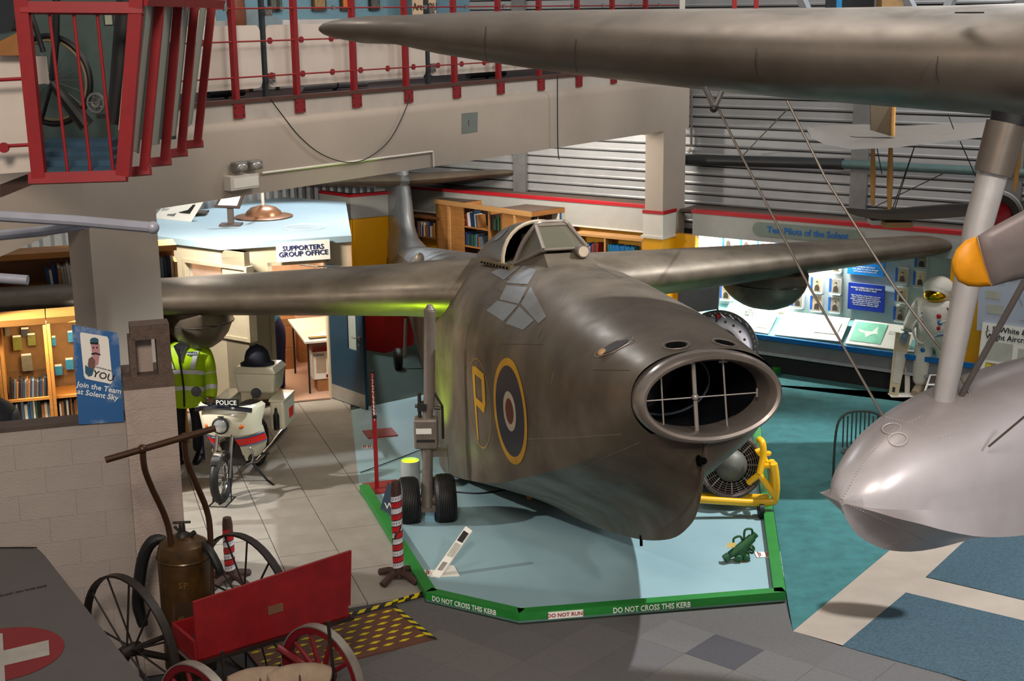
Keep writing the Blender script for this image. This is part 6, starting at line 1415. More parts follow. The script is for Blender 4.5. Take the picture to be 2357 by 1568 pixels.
# ================================================================= green up-light drum and barriers
dr_ = G(946, 1126); drm = thing('lamp_drum', 'white cylinder with a glowing lime green up light behind the tyres', 'lamp', dr_)
build('drum', M().lathe(dr_, Z, [(.115, .02), (.115, .36), (.105, .36), (.105, .30)], 30), mat('drum_grey', '#9fa8a5', .5), drm, True)
build('glow_disc', M().lathe(dr_ + Z * .33, Z, [(.001, 0), (.105, 0)], 30), mat('lime_glow', '#d0ff20', emit='#c8ff10', es=3.5), drm)
lamp('green_uplight', 'SPOT', dr_ + Z * .38, dr_ + V((.35, .6, 3)), 190, (.55, 1.0, .02), .09, 85, .7)
lamp('green_uplight_far', 'SPOT', mir(dr_) + Z * .38, mir(dr_) + V((-.2, .6, 3)), 80, (.45, 1.0, .05), .09, 85, .7)
drm2 = thing('lamp_drum', 'lime up light drum on the far side of the hull', 'lamp', mir(dr_)); build('drum', M().lathe(mir(dr_), Z, [(.115, .02), (.115, .36), (.105, .36), (.105, .30)], 30), mat('drum_grey', '#9fa8a5'), drm2, True); build('glow_disc', M().lathe(mir(dr_) + Z * .33, Z, [(.001, 0), (.105, 0)], 30), mat('lime_glow', '#d0ff20'), drm2)
brd = mat('barrier_base_red', '#8a2a26', .6, var=.1)
def barrier(px, py, ht, lab, bw1, bw2):
    c = G(px, py, .022); t = thing('barrier_post', lab, 'barrier', c)
    build('base_plate', M().box(c + V((.07, .06, .008)), (bw1, bw2, .016), (T2, T1, Z)), brd, t); build('post', M().box(c + Z * ht / 2, (.045, .045, ht)), redp, t); build('cap', M().box(c + Z * (ht + .012), (.05, .05, .025)), black, t)
    return c
b1_ = barrier(868, 1127, .88, 'red barrier post with square base, nearer the striped post', .42, .4)
b2_ = barrier(862, 1002, .86, 'red barrier post with square base, farther back by the blue door', .40, .36)
build('cap_bracket', M().box(b2_ + Z * .87, (.14, .05, .03)), redp, None) if False else None
chn = M(); p, q = b1_ + Z * .86, b2_ + Z * .84
for i in range(22):
    u = i / 21; c = p.lerp(q, u) - Z * .10 * math.sin(u * PI); chn.torus(c, V((1, .3 * (-1) ** i, .8 * (i % 2))), .026, .006, 10, 5, x=(q - p).normalized(), Ry=.014)
ch_ = build('barrier_chain', chn, mat('pink_white_chain', '#c9b0b4', .5, var=.2, scale=30), None, True); tag(ch_, 'pink and white plastic chain between the two red barrier posts', 'chain')
# dark blue sign board behind the striped post
nb = thing('blue_sign', 'dark blue diamond sign board behind the striped post', 'sign', G(918, 1190, .022)); y_ = G(918, 1200).y
qs = [D(875, 1172, y_), D(892, 1112, y_ + .05), D(938, 1155, y_ + .05), D(928, 1198, y_)]
build('board', M().poly(qs, V((0, .03, 0))), mat('slate_blue', '#2f4256', .5), nb); build('prop', M().tube([D(905, 1175, y_ + .04), V((D(905, 1200, y_ + .3).x, y_ + .3, .03))], .012, 6), dsteel, nb)
text('lettering', 'W', D(896, 1165, y_ - .012), V((1, 0, 0)), Z, .1, whitei, nb)
# striped posts
def striped(px, py, ht, lab, R=.052, nst=13):
    c = G(px, py); t = thing('striped_post', lab, 'post', c); wood = mat('dark_wood_foot', '#3c2620', .5, var=.2)
    build('post', M().lathe(c + Z * .05, Z, [(R, 0), (R, ht - .1), (R * .8, ht - .03), (.001, ht - .02)], 12), wood, t, True)
    tw_ = mat('tape_white', '#c4c2c8', .4); tr_2 = mat('tape_red', '#b0141e', .4)
    k = 0; z = .06
    while z < ht - .20:
        rg = []
        for j in range(14):
            a = 2*PI*j/12 + k * .9; zz = z + .07 * j / 13; rg.append([c + Z * (.05 + zz) + V((math.cos(a), math.sin(a), 0)) * (R + .003), c + Z * (.05 + zz + .055) + V((math.cos(a + .3), math.sin(a + .3), 0)) * (R + .003)])
        build('tape_stripe', M().loft(rg, (False, False), closed=False), tr_2 if k % 2 else tw_, t); z += .072; k += 1
    for i in range(4):
        a = PI / 4 + i * PI / 2 + .15; d_ = V((math.cos(a), math.sin(a), 0))
        build('foot_arm', M().tube([c + Z * .10, c + d_ * .12 + Z * .09, c + d_ * .24 + Z * .04], [.035, .035, .038], 8), wood, t, True)
    return t
striped(918, 1338, 1.02, 'brown post wrapped in red and white tape beside the green kerb')
striped(532, 1345, .68, 'red and white taped post standing behind the iron wheel cart')
# ramp plate with hazard tape
rp = thing('ramp_plate', 'brown steel ramp plate with yellow diamond tread edged in hazard tape', 'ramp', G(850, 1450)); rm = mat('ramp_brown', '#5a3524', .6, var=.15)
rq = [G(905, 1398, .015), G(998, 1473, .015), G(620, 1568, .015), G(560, 1490, .015)]
build('plate', M().poly([p_ - Z * .012 for p_ in rq], Z * .02), rm, rp)
yhz = mat('hazard_yellow', '#c9b400', .55, var=.08); bhz = mat('hazard_black', '#151412', .6)
gx = (rq[3] - rq[0]).normalized(); gy = V((-gx.y, gx.x, 0)); 
if gy.dot(rq[1] - rq[0]) < 0: gy = -gy
Lx_, Ly_ = (rq[3] - rq[0]).length, (rq[1] - rq[0]).dot(gy); dia = M()
sk_ = (rq[1] - rq[0]).dot(gx) / Ly_
d0o = None
for r in range(8):
    for c_ in range(int(Lx_ / .16)):
        u = .10 + c_ * .16 + (.08 if r % 2 else 0); v = .07 + r * .105
        if v > Ly_ - .05: continue
        p_ = rq[0] + gx * (u + sk_ * v * 0) + gy * v
        m_d = None
        if d0o is None:
            og = origin(rp); m_d = M().poly([og + gx * .055, og + gy * .02, og - gx * .055, og - gy * .02], Z * .004)
            d0o = build('tread_diamond', m_d, yhz, rp); o = d0o
        else: o = d0o.copy(); COL.objects.link(o); o.parent = rp
        o.location = p_ + Z * .008 - rp.location
def hazard(p, q, w_, par, n_=None, z=.0):
    d_ = (q - p); L = d_.length; d_.normalize(); s_ = V((-d_.y, d_.x, 0)); k = int(L / .07)
    for i in range(k):
        u = i * L / k; a_ = p + d_ * u; b_ = p + d_ * (u + L / k)
        build('hazard_stripe', M().poly([a_ + s_ * w_ / 2 + d_ * .03 + Z * z, b_ + s_ * w_ / 2 + d_ * .03 + Z * z, b_ - s_ * w_ / 2 - d_ * .03 + Z * z, a_ - s_ * w_ / 2 - d_ * .03 + Z * z], Z * .003), yhz if i % 2 else bhz, par)
hazard(rq[0], rq[1], .05, rp, z=.009)
hz_ = thing('hazard_step_edge', 'yellow and black hazard tape along the slab step beside the ramp', 'tape', G(905, 1390))
hazard(G(978, 1368, .03), G(560, 1482, .03), .06, hz_); 
p_, q_2 = G(978, 1372, .0), G(905, 1394, 0)
for i in range(6):
    u = i / 6; a_ = p_.lerp(q_2, u); b_ = p_.lerp(q_2, u + 1/6); build('hazard_stripe', M().poly([a_, b_, b_ + Z * .05, a_ + Z * .05], V((0, .01, 0))), yhz if i % 2 else bhz, hz_)
# ================================================================= GALLERY RAILING
ga = 10.72
rr_m = mat('rail_red', '#7c0810', .6, var=.12, scale=12)
def RA(px, py, a=ga): return PA(px, py, a)
PX = [(527, 0, 546, 275), (675, 0, 686, 262), (808, 0, 817, 252), (932, 0, 936, 240), (1042, 0, 1047, 230), (1144, 0, 1148, 220), (1240, 0, 1241, 210), (1330, 0, 1328, 202), (1410, 0, 1408, 195), (1487, 0, 1484, 190)]
nmr = ['nearest the red staircase frame', 'second to the right of the red staircase frame', 'third to the right of the red staircase frame', 'behind the rounded tip of the big wing', 'fifth from the staircase, above the grey beam plate', 'sixth from the staircase', 'seventh from the staircase', 'eighth from the staircase', 'ninth from the staircase, almost hidden by the big wing', 'last before the concrete beam end']
bs_ = []
for i, (x1, y1, x2, y2) in enumerate(PX):
    b_ = RA(x2, y2).dot(B); bs_.append(b_); base = ab(ga, b_, 4.45)
    t = thing('railing_post', 'red steel gallery railing post, %s' % nmr[i], 'post', base)
    build('upright', abx(M(), ga - .03, ga + .03, b_ - .028, b_ + .028, 4.45, 5.95), rr_m, t)
    build('foot_bracket', abx(M(), ga - .045, ga - .03, b_ - .075, b_ + .075, 4.45, 4.60), rr_m, t)
    for db in (-.055, .055):
        for zz in (4.485, 4.565): build('bolt', M().sph(ab(ga - .048, b_ + db, zz), .009, 8, k=4), dsteel, t)
rb0, rb1 = bs_[0] - 1.0, 19.6
for zz, lab, sc2 in ((4.86, 'lowest thin red gallery rail with round red clips', 'lower'), (5.22, 'middle thin red gallery rail with round red clips', 'middle'), (5.55, 'upper thin red gallery rail with small steel clips', 'upper')):
    t = thing('gallery_rail', lab, 'rail', ab(ga - .03, rb0, zz))
    build('rod', M().cyl(ab(ga - .02, rb0, zz), ab(ga - .02, rb1, zz), .0085, 8), rr_m, t, True)
    b_ = rb0 + .1; k = 0
    while b_ < rb1:
        if all(abs(b_ - q) > .08 for q in bs_):
            if sc2 != 'upper': build('clip_disc', M().lathe(ab(ga - .015, b_, zz), A, [(.001, -.008), (.034, -.008), (.034, .008), (.001, .008)], 16), rr_m, t, True)
            else: build('clip_plate', M().box(ab(ga - .02, b_, zz), (.045, .02, .05), (B, A, Z)), steel, t)
        b_ += .47 if sc2 != 'upper' else .8; k += 1
# white infill panels behind with rounded corners, and grey posts between them
pa = ga + .12
wpm = mat('infill_panel', '#c4b9ae', .6, var=.03)
def rpanel(bL, bR, z1, z2, a_=pa, r=.07):
    pts = []
    for (cb_, cz, s0) in ((bR - r, z1 + r, -PI/2), (bR - r, z2 - r, 0), (bL + r, z2 - r, PI/2), (bL + r, z1 + r, PI)):
        for i in range(5): a = s0 + PI/2 * i/4; pts.append(ab(a_, cb_ + r * math.cos(a), cz + r * math.sin(a)))
    return M().poly(pts, A * .015)
jb1 = PA(606, 100, pa).dot(B); jb2 = PA(984, 140, pa).dot(B); stp = jb2 - jb1
for k, (bL, bR, lab) in enumerate([(jb1 - 1.9, jb1 - .04, 'white gallery infill panel left of the first grey post'), (jb1 + .04, jb2 - .04, 'white gallery infill panel between the two grey posts'), (jb2 + .04, jb2 + stp - .04, 'white gallery infill panel right of the second grey post'), (jb2 + stp + .04, jb2 + 1.75 * stp, 'white gallery infill panel behind the big wing')]):
    o = build('infill_panel', rpanel(bL, bR, 4.73, 5.38), wpm); tag(o, lab, 'panel')
for k, (b_, lab) in enumerate([(jb1, 'dark grey gallery post with steel bolt plates, left one'), (jb2, 'dark grey gallery post half hidden under the big wing')]):
    t = thing('panel_post', lab, 'post', ab(pa, b_, 4.64)); build('upright', abx(M(), pa - .02, pa + .03, b_ - .022, b_ + .022, 4.62, 5.9), mat('post_dark', '#2f3236', .5, .3), t)
    for zz in (4.83, 5.52):
        build('bolt_plate', abx(M(), pa - .035, pa - .02, b_ + .02, b_ + .12, zz - .05, zz + .05), steel, t)
        for db in (.045, .095):
            for dz_ in (-.025, .025): build('bolt', M().sph(ab(pa - .038, b_ + db, zz + dz_), .009, 8, k=4), steel, t)
# things behind the railing on the gallery: blue display wall, frames, posters, shapes
gw = ga + 1.7
struct('wall_gallery', abx(M(), gw, gw + .1, 6.0, 16.4, 4.6, 6.6), mat('gallery_wall_blue', '#5f8290', .7, var=.08))
bench = tag(build('low_cabinet', abx(M(), gw - .5, gw, jb1 + .55, jb1 + 4.0, 4.62, 5.42), mat('grey_white_cabinet', '#b5b1ad', .6)), 'long white low cabinet behind the gallery railing', 'cabinet')
for i, (px, w_, col, lab) in enumerate([(633, 34, 'frame_black', 'dark framed picture behind the left grey gallery post'), (735, 40, 'frame_brown', 'brown framed certificate on the blue gallery wall'), (800, 40, 'frame_orange', 'framed picture with orange print on the gallery wall'), (862, 30, 'frame_black', 'black and red framed picture on the gallery wall'), (640, 20, 'frame_black', 'narrow dark picture frame by the blue wall edge')]):
    p = PA(px, 14, gw - .03); s_ = (p - EYE).dot(CF) / FPX; w2 = w_ * s_ * 1.1
    t = thing('picture_frame', lab, 'picture', p)
    build('frame', abx(M(), gw - .04, gw - .005, p.dot(B) - w2 / 2, p.dot(B) + w2 / 2, 5.52, 5.92), mat(col, {'frame_black': '#171412', 'frame_brown': '#3c2618', 'frame_orange': '#2c1d14'}[col], .5), t)
    build('picture_print', abx(M(), gw - .045, gw - .04, p.dot(B) - w2 * .38, p.dot(B) + w2 * .38, 5.57, 5.87), mat('print_' + col, {'frame_black': '#4c5148', 'frame_brown': '#8a6f48', 'frame_orange': '#c26a1c'}[col], .6, var=.25, scale=20), t)
p = PA(975, 10, gw - .3); t = thing('poster_stand', 'cream poster reading are you behind the gallery railing', 'poster', ab(gw - .3, p.dot(B), 4.63))
build('sheet', abx(M(), gw - .32, gw - .30, p.dot(B) - .24, p.dot(B) + .24, 5.45, 6.0), mat('cream_poster', '#c9ad8c', .7), t); build('post', abx(M(), gw - .30, gw - .26, p.dot(B) - .02, p.dot(B) + .02, 4.63, 5.5), dsteel, t)
text('lettering', 'Are YOU', ab(gw - .325, p.dot(B), 5.56), B, Z, .13, inkb, t)
# clutter: bronze figure, yellow bright window, small models
p = PA(490, 20, gw - .2); t = thing('bright_window', 'small bright cream framed window at the left of the gallery wall', 'window', p); build('frame', abx(M(), gw - .06, gw - .01, p.dot(B) - .16, p.dot(B) + .16, 5.3, 6.0), mat('cream_frame', '#c4b68a', .5), t); build('pane', abx(M(), gw - .07, gw - .06, p.dot(B) - .06, p.dot(B) + .06, 5.3, 6.0), mat('grey_pane', '#7d8070', .3), t)
p = PA(548, 30, gw - .6); t = thing('brown_sculpture', 'tall brown carved figure standing behind the first railing post', 'sculpture', ab(gw - .6, p.dot(B), 4.63)); build('trunk', M().tube(smoothpath([ab(gw - .6, p.dot(B), 4.63), ab(gw - .6, p.dot(B) + .04, 5.0), ab(gw - .6, p.dot(B) - .03, 5.5), ab(gw - .6, p.dot(B), 6.0)]), [.12, .12, .11, .1, .09, .1, .1, .1, .11, .1, .1, .09, .08], 12), mat('carved_brown', '#5e2f16', .5, var=.25), t, True); build('head', M().sph(ab(gw - .6, p.dot(B), 6.08), (.1, .1, .13)), mat('carved_brown', '#5e2f16'), t, True)
p = PA(577, 40, gw - .8); t = thing('easel_model', 'grey blue sloping display case behind the gallery railing', 'display case', ab(gw - .8, p.dot(B), 4.63))
build('case_body', M().poly([ab(gw - .8, p.dot(B) - .1, 5.0), ab(gw - .8, p.dot(B) + .5, 5.0), ab(gw - .8, p.dot(B) + .5, 5.42), ab(gw - .8, p.dot(B) + .15, 5.55)], A * .35), mat('case_grey', '#6f7f86', .4), t)
for db in (0, .42): build('leg', abx(M(), gw - .75, gw - .71, p.dot(B) + db, p.dot(B) + db + .03, 4.63, 5.0), dsteel, t)
# grey rolled things lying on the gallery floor by the edge
for i, (px, py, L, lab, mt) in enumerate([(770, 205, 1.1, 'long grey roll lying on the gallery floor behind the rail', '#8d8d8f'), (520, 222, .5, 'dark tool case on the gallery floor near the red frame', '#1e1f22'), (1120, 182, .8, 'black folded bundle on the gallery floor by the second grey post', '#191c20')]):
    p = PA(px, py, ga + .35); p = V((p.x, p.y, 4.64)); t = thing('floor_bundle', lab, 'bundle', p)
    build('roll', M().tube([p + B * -L/2 + Z * .05, p + Z * .06, p + B * L/2 + Z * .045], [.045, .055, .04], 12), mat('bundle_%d' % i, mt, .7), t, True); build('strap', M().torus(p + Z * .055, B, .058, .008, 16, 5), black, t)
# ---- right part above the wing: struts, boards and a red frame near the wall
gz = [(1570, 14, 'white tall banner post behind the railing end', '#b9b6b0', .05), (1690, 10, 'red upright of a stepladder on the far gallery', '#9a1018', .04), (1740, 10, 'second red upright of the stepladder on the far gallery', '#9a1018', .04), (1930, 5, 'bright blue upright on the far gallery', '#0f7ab0', .05)]
for px, py, lab, col, w_ in gz:
    p = D(px, 30, 19.0); o = build('upright_pole', M().box(V((p.x, 19.0, 5.9)), (w_ * 1.4, .05, 1.4)), mat('pole_' + col[1:], col, .5), loc=V((p.x, 19.0, 5.2))); tag(o, lab, 'pole')
p1_, p2_ = D(1900, 30, 19.3), D(2010, 30, 19.3); o = build('dark_screen', M().box(V(((p1_.x + p2_.x) / 2, 19.3, 5.9)), (p2_.x - p1_.x, .05, 1.2)), mat('panel_dark_blue', '#141a22', .5), loc=V((p1_.x, 19.3, 5.3))); tag(o, 'dark blue screen above the big wing beside a tan crate', 'panel')
p1_, p2_ = D(2022, 30, 19.1), D(2072, 30, 19.1); o = build('tan_crate', M().box(V(((p1_.x + p2_.x) / 2, 19.1, 5.9)), (p2_.x - p1_.x, .3, 1.2)), mat('tan_wood', '#9a7a50', .7, var=.2), loc=V((p1_.x, 19.1, 5.3))); tag(o, 'tan wooden crate end above the big wing', 'crate')
for k, (xa, xb, lab) in enumerate([(2080, 2112, 'grey lattice brace above the wing, left leaning'), (2200, 2168, 'grey lattice brace above the wing, right leaning'), (1838, 1865, 'pale grey diagonal brace above the wing by the red ladder')]):
    q1, q2 = D(xa, -20, 18.6), D(xb, 45, 18.6); o = build('lattice_brace', M().tube([q1 + (q1 - q2) * .3, q2 + (q2 - q1) * .4], .07, 4), mat('brace_grey', '#8d9196', .5, .2), loc=q2); tag(o, lab, 'brace')
# ---- things fixed on the beam face
t = thing('beam_plate', 'square grey patch plate on the concrete beam', 'plate', PA(1081, 282, a0)); q = [PA(x, y, a0 - .006) for x, y in ((1063, 308), (1099, 303), (1100, 258), (1063, 261))]; build('plate', M().poly(q, A * .006), mat('patch_grey', '#6d736f', .6, var=.05), t); build('hairline_mark', M().tube([PA(1079, 276, a0 - .008), PA(1078, 284, a0 - .008), PA(1080, 290, a0 - .008)], .003, 4), inkb, t)
t = thing('emergency_light', 'white twin headed emergency light box on the concrete beam', 'light', PA(564, 410, a0)); aa = a0 - .1
def EB(px, py, a_): return PA(px, py, a_)
c1_, c2_ = EB(532, 440, aa), EB(595, 398, aa); bL, bR = c1_.dot(B), c2_.dot(B); zb, zt_ = c1_.z + .0, c2_.z
build('housing', abx(M(), aa, a0, bL, bR, zb, zt_), white, t); build('lens_lip', abx(M(), aa - .006, aa, bL + .04, bR - .01, zb + .02, zt_ - .03), paper, t)
for px, py in ((549, 383), (583, 379)):
    c = EB(px, py, a0 - .06); h_ = build('lamp_head', abx(M(), a0 - .12, a0 - .02, c.dot(B) - .085, c.dot(B) + .085, c.z - .05, c.z + .05), mat('lamp_grey', '#6e6b66', .4), t); mb = h_.modifiers.new('b', 'BEVEL'); mb.width = .02; mb.segments = 2
    build('lamp_glass', M().sph(ab(a0 - .12, c.dot(B), c.z - .005), (.07, .012, .036), ax=(B, A, Z)), mat('lamp_reflector', '#c8c4bc', .12, .7), h_, True)
t = thing('cable_trunking', 'white cable trunking angled along the beam to a vertical end', 'trunking', PA(800, 375, a0)); q = [PA(x, y, a0 - .02) for x, y in ((603, 399), (996, 349), (998, 384))]
build('long_run', M().tube(q[:2], .014, 4), white, t); build('drop', M().tube(q[1:], .014, 4), white, t)
cb2 = build('hanging_cable', M().tube(smoothpath([PA(x, y, a0 - .05) for x, y in ((622, 228), (652, 268), (690, 315), (740, 355), (800, 374), (850, 362), (900, 318), (937, 243), (942, 215))]), .006, 6), black, None, True); tag(cb2, 'thin black cable hanging in a deep loop over the beam', 'cable')
cb3 = build('hanging_cable', M().tube(smoothpath([PA(1283, 172, a0 - .1), PA(1283, 260, a0 - .1), PA(1284, 340, a0 - .1), PA(1287, 367, a0 - .1)]), .008, 6), black, None, True); tag(cb3, 'thick black cable end hanging straight down before the beam', 'cable')
t = thing('wall_conduit', 'thin grey vertical conduit with white socket right of the beam end', 'conduit', PB(1592, 335, CB - .06)); build('conduit', M().cyl(PB(1592, 200, CB - .06), PB(1591, 338, CB - .06), .02, 8), steel, t); build('socket', M().sph(PB(1586, 346, CB - .08), .045, 10).sph(PB(1592, 343, CB - .1), .035, 10), white, t, True)
# ================================================================= RED STAIR FRAME top left with bicycle
rs_ = thing('red_stair_frame', 'bright red tapering steel frame of the gallery stair with grey side panels', 'stair frame', D(190, 420, 9.0)); rb_m = mat('bright_red_steel', '#86040e', .55, var=.12, scale=10)
yf = 9.0
def rsx(px, py, d=0.0): return D(px, py, yf + d)
def bar(p, q, w_, name='bar', par=rs_, dep=None): 
    d_ = (q - p).normalized(); s_ = d_.cross(CF).normalized(); n_ = s_.cross(d_); return build(name, M().poly([p - s_ * w_ / 2 - n_ * .03, p + s_ * w_ / 2 - n_ * .03, p + s_ * w_ / 2 + n_ * (dep or .03), p - s_ * w_ / 2 + n_ * (dep or .03)], q - p), rb_m, par)
bar(rsx(47, -30), rsx(92, 418), .085, 'post'); bar(rsx(318, -30), rsx(284, 405), .085, 'post'); bar(rsx(68, 412), rsx(292, 405), .07, 'bottom_beam'); bar(rsx(50, 18), rsx(330, 20), .07, 'top_beam')
for x1, x2 in ((112, 156), (168, 209), (222, 261)): build('guard_rod', M().cyl(rsx(x1, 18, .02), rsx(x2, 400, .02), .011, 8), rb_m, rs_, True)
zr_ = rsx(290, 400).z
fr4 = [((400, 10), (336, 395)), ((412, 10), (384, 374)), ((455, 10), (424, 352)), ((493, 5), (460, 330))]
prev = ((330, -20), (290, 400))
for i, ((x1, y1), (x2, y2)) in enumerate([((372, -20), (333, 392)), ((414, -20), (380, 370)), ((452, -20), (418, 350)), ((492, -20), (455, 330))]):
    yb = G(x2, y2, zr_ - .02).y; dlt = yb - yf
    p, q = D(x1, y1, yb), D(x2, y2, yb); bar(p, q, .06, 'side_post', dep=.005)
    qq = D(x2 - 32, y2 + 4, yb); bar(qq, q + V((.04, 0, 0)), .06, 'foot_beam')
    # grey panel between this and the previous post
    (a1, b1), (a2, b2) = prev; yp = (G(a2, b2, zr_ - .02).y if i else yf)
    build('side_panel', M().poly([D(a1 + 12, b1, yp + .05), D(x1 - 14, y1, yb + .03), D(x2 - 14, y2 - (38 if i < 3 else 45), yb + .03), D(a2 + 12, b2 - 55, yp + .05)], V((.0, .02, 0))), mat('side_panel_grey', '#8f9388', .6, var=.05), rs_)
    prev = ((x1, y1), (x2, y2))
bar(rsx(320, -4), D(500, 4, yf + 1.7), .12, 'hand_rail')
build('stair_tread', M().box(rsx(184, 390, .2), (.52, .35, .03)), mat('tread_blue', '#29495e', .7, var=.1), rs_)
for k, (y1, y2, d1, d2) in enumerate([(372, 345, .45, .5), (352, 345, .75, .5), (330, 310, 1.1, .9)]): build('stair_tread', M().box(rsx(184, y1, d1), (.52, .38, .05)), mat('tread_blue', '#29495e'), rs_)
bkw = build('dark_backdrop', M().box(V((D(140, 150, yf + 2.3).x, yf + 2.3, 5.52)), (1.75, .05, 2.0)), mat('green_grey_backdrop', '#3f4f4b', .8, var=.12)); tag(bkw, 'dark green grey backdrop board behind the bicycle', 'board')
# leaning black tyre-like column
lc_ = thing('black_column', 'leaning black padded column right of the bicycle', 'column', rsx(258, 300, .5)); build('shaft', M().tube([rsx(296, -30, .5), rsx(282, 120, .5), rsx(262, 285, .5)], [.075, .07, .05], 12), rubber, lc_, True); build('edge_strip', M().tube([rsx(306, -30, .42), rsx(276, 300, .42)], .012, 6), mat('cream_edge', '#b3a48c'), lc_)
# bicycle
bc_ = thing('old_bicycle', 'old black bicycle with a large front wheel behind the red frame', 'bicycle', rsx(120, 300, 1.5)); bkf = mat('bicycle_black', '#0f1012', .5, .2)
def by(px, py, d=1.5): return D(px, py, yf + d)
wc = by(118, 185); Rw = abs(by(218, 185).x - wc.x); wax = V((.25, 1, .0)).normalized(); 
w_ = build('front_wheel', M().torus(wc, wax, Rw, .022, 48, 8), bkf, bc_, True); build('rim', M().torus(wc, wax, Rw - .03, .012, 44, 6), mat('rim_tan', '#8a7a5a', .5, .3), w_, True); build('hub', M().cyl(wc - wax * .05, wc + wax * .05, .03, 12), steel, w_, True)
xw, yw = basis(wax)
for i in range(20): build('spoke', M().tube([wc, wc + (xw * math.cos(2*PI*i/20) + yw * math.sin(2*PI*i/20)) * (Rw - .03)], .0025, 4), steel, w_)
build('fork', M().tube([by(130, -20, 1.42), by(128, 100, 1.42), by(120, 185, 1.45)], .028, 8).tube([by(68, 20, 1.42), by(100, 120, 1.42)], .02, 8), bkf, bc_, True)
build('main_tube', M().tube([by(120, 190, 1.4), by(160, 240, 1.4), by(200, 290, 1.4)], [.03, .05, .06], 10), bkf, bc_, True); build('stay', M().tube([by(120, 190, 1.4), by(95, 280, 1.4)], .015, 8), bkf, bc_, True)
cr_ = by(221, 237, 1.3); build('chainring', M().torus(cr_, wax, abs(by(242, 237, 1.3).x - cr_.x), .012, 24, 6).torus(cr_, wax, .03, .012, 12, 5), steel, bc_, True)
for i in range(5): build('chainring_arm', M().tube([cr_, cr_ + (xw * math.cos(1.256 * i) + yw * math.sin(1.256 * i)) * .065], .007, 5), steel, bc_)
build('pedal', M().box(by(238, 268, 1.25), (.09, .04, .03)), black, bc_)
tg2 = thing('hanging_tag', 'small pale tag in a dark frame hanging near the black column', 'tag', by(250, 45, 1.2)); build('frame', M().box(by(250, 45, 1.2), (.07, .01, .09)), black, tg2); build('card', M().box(by(250, 45, 1.19), (.05, .01, .07)), mat('tag_pale', '#8d9480', .7), tg2)
# pale panels at the far left, with red rods
for k, (q4, lab) in enumerate([([(-60, 128), (105, 130), (112, 192), (-60, 205)], 'pale rounded panel behind the left red post, upper'), ([(-60, 190), (58, 186), (72, 395), (-60, 405)], 'large pale panel at the left frame edge beside the red post')]):
    q = [D(x, y, yf + .6 - .25 * k) for x, y in q4][::-1]; o = build('gallery_screen', M().poly(q, V((0, .02, 0))), wpm, loc=q[0]); tag(o, lab, 'panel')
for py, lab in ((183, 'upper thin red rod across the left pale panel'), (336, 'lower thin red rod with a red disc on the left pale panel')):
    t = thing('red_rod', lab, 'rod', D(20, py, yf + .2)); build('rod', M().cyl(D(-40, py + 3, yf + .2), D(75, py - 3, yf + .2), .012, 8), rb_m, t); 
    if py > 300: build('clip_disc', M().lathe(D(9, py + 4, yf + .17), V((0, 1, 0)), [(.001, -.01), (.034, -.01), (.034, .01), (.001, .01)], 16), rb_m, t, True)
for k, (q4, col, lab) in enumerate([([(0, 425), (60, 402), (95, 402), (75, 425), (0, 455)], '#3b2418', 'brown handrail end under the pale panel at the left edge'), ([(-10, 100), (50, 70), (60, 128), (-10, 128)], '#8a5a24', 'orange brown wooden box at the far left of the gallery')]):
    q = [D(x, y, yf + .5) for x, y in q4][::-1]; o = build('handrail_end' if k == 0 else 'wooden_box', M().poly(q, V((0, .12, 0))), mat('wood_%d' % k, col, .6, var=.15), loc=q[0]); tag(o, lab, 'handrail' if k == 0 else 'box')
o = build('glazed_case', M().poly([D(x, y, yf + .7) for x, y in [(-10, -20), (30, -20), (36, 30), (26, 72), (-10, 80)]][::-1], V((0, .2, 0))), mat('case_dark', '#15181c', .2, coat=.5), loc=D(10, 30, yf + .7)); tag(o, 'dark glossy display case corner at the top left', 'display case')
# ================================================================= BIG FOREGROUND WING AND FLOAT
wg = thing('big_flying_boat_wing', 'huge dusty grey wing with a rounded tip crossing the top of the view', 'aircraft wing', D(1900, 150, 9.5))
bigw = skin('big_wing_metal', '#5a5148', '#6e655b', .42, .5)
def bw_sec(px, yt, yb, dist, chord, k=14):
    top, bot = D(px, yt, dist), D(px, yb, dist); th_ = (top - bot).length; c = (top + bot) / 2; up = Z
    cd = V((.42, .9, 0)).normalized()
    pts = []
    for i in range(2 * k):
        a = 2*PI*i/(2*k)
        # blunt leading edge near, tapering aft
        x = (1 - math.cos(a)) / 2
        tz = math.sin(a) * th_ / 2 * (1.0 if x < .5 else 1.0)
        prof = math.sqrt(max(0, 4 * x * (1 - x))) if x < .35 else 0
        thx = (2.96 * math.sqrt(x) - 1.26 * x - 3.51 * x * x + 2.84 * x**3 - 1.03 * x**4) / 1.0
        zz = thx * th_ * (.54 if a < PI else -.60)
        pts.append(c + cd * (x * chord - .2 * chord * 0) + up * zz)
    return pts
secs = [(733, 60, 73, 12.6, .2), (736, 54, 79, 12.6, .4), (745, 49, 85, 12.55, .7), (765, 44, 90, 12.45, .95), (800, 40, 97, 12.35, 1.2), (870, 38, 100, 12.1, 1.6), (960, 34, 122, 11.8, 2.0), (1080, 31, 142, 11.5, 2.3), (1250, 29, 168, 11.1, 2.6), (1450, 28, 192, 10.7, 2.9), (1650, 28, 214, 10.35, 3.1), (1900, 26, 236, 9.95, 3.3), (2150, 22, 256, 9.6, 3.5), (2357, 16, 272, 9.3, 3.6), (2700, 5, 300, 8.8, 3.8), (3300, -20, 350, 8.1, 4.0)]
build('wing_skin', M().loft([bw_sec(*x) for x in secs], (True, True)), bigw, wg, True, ang=60)
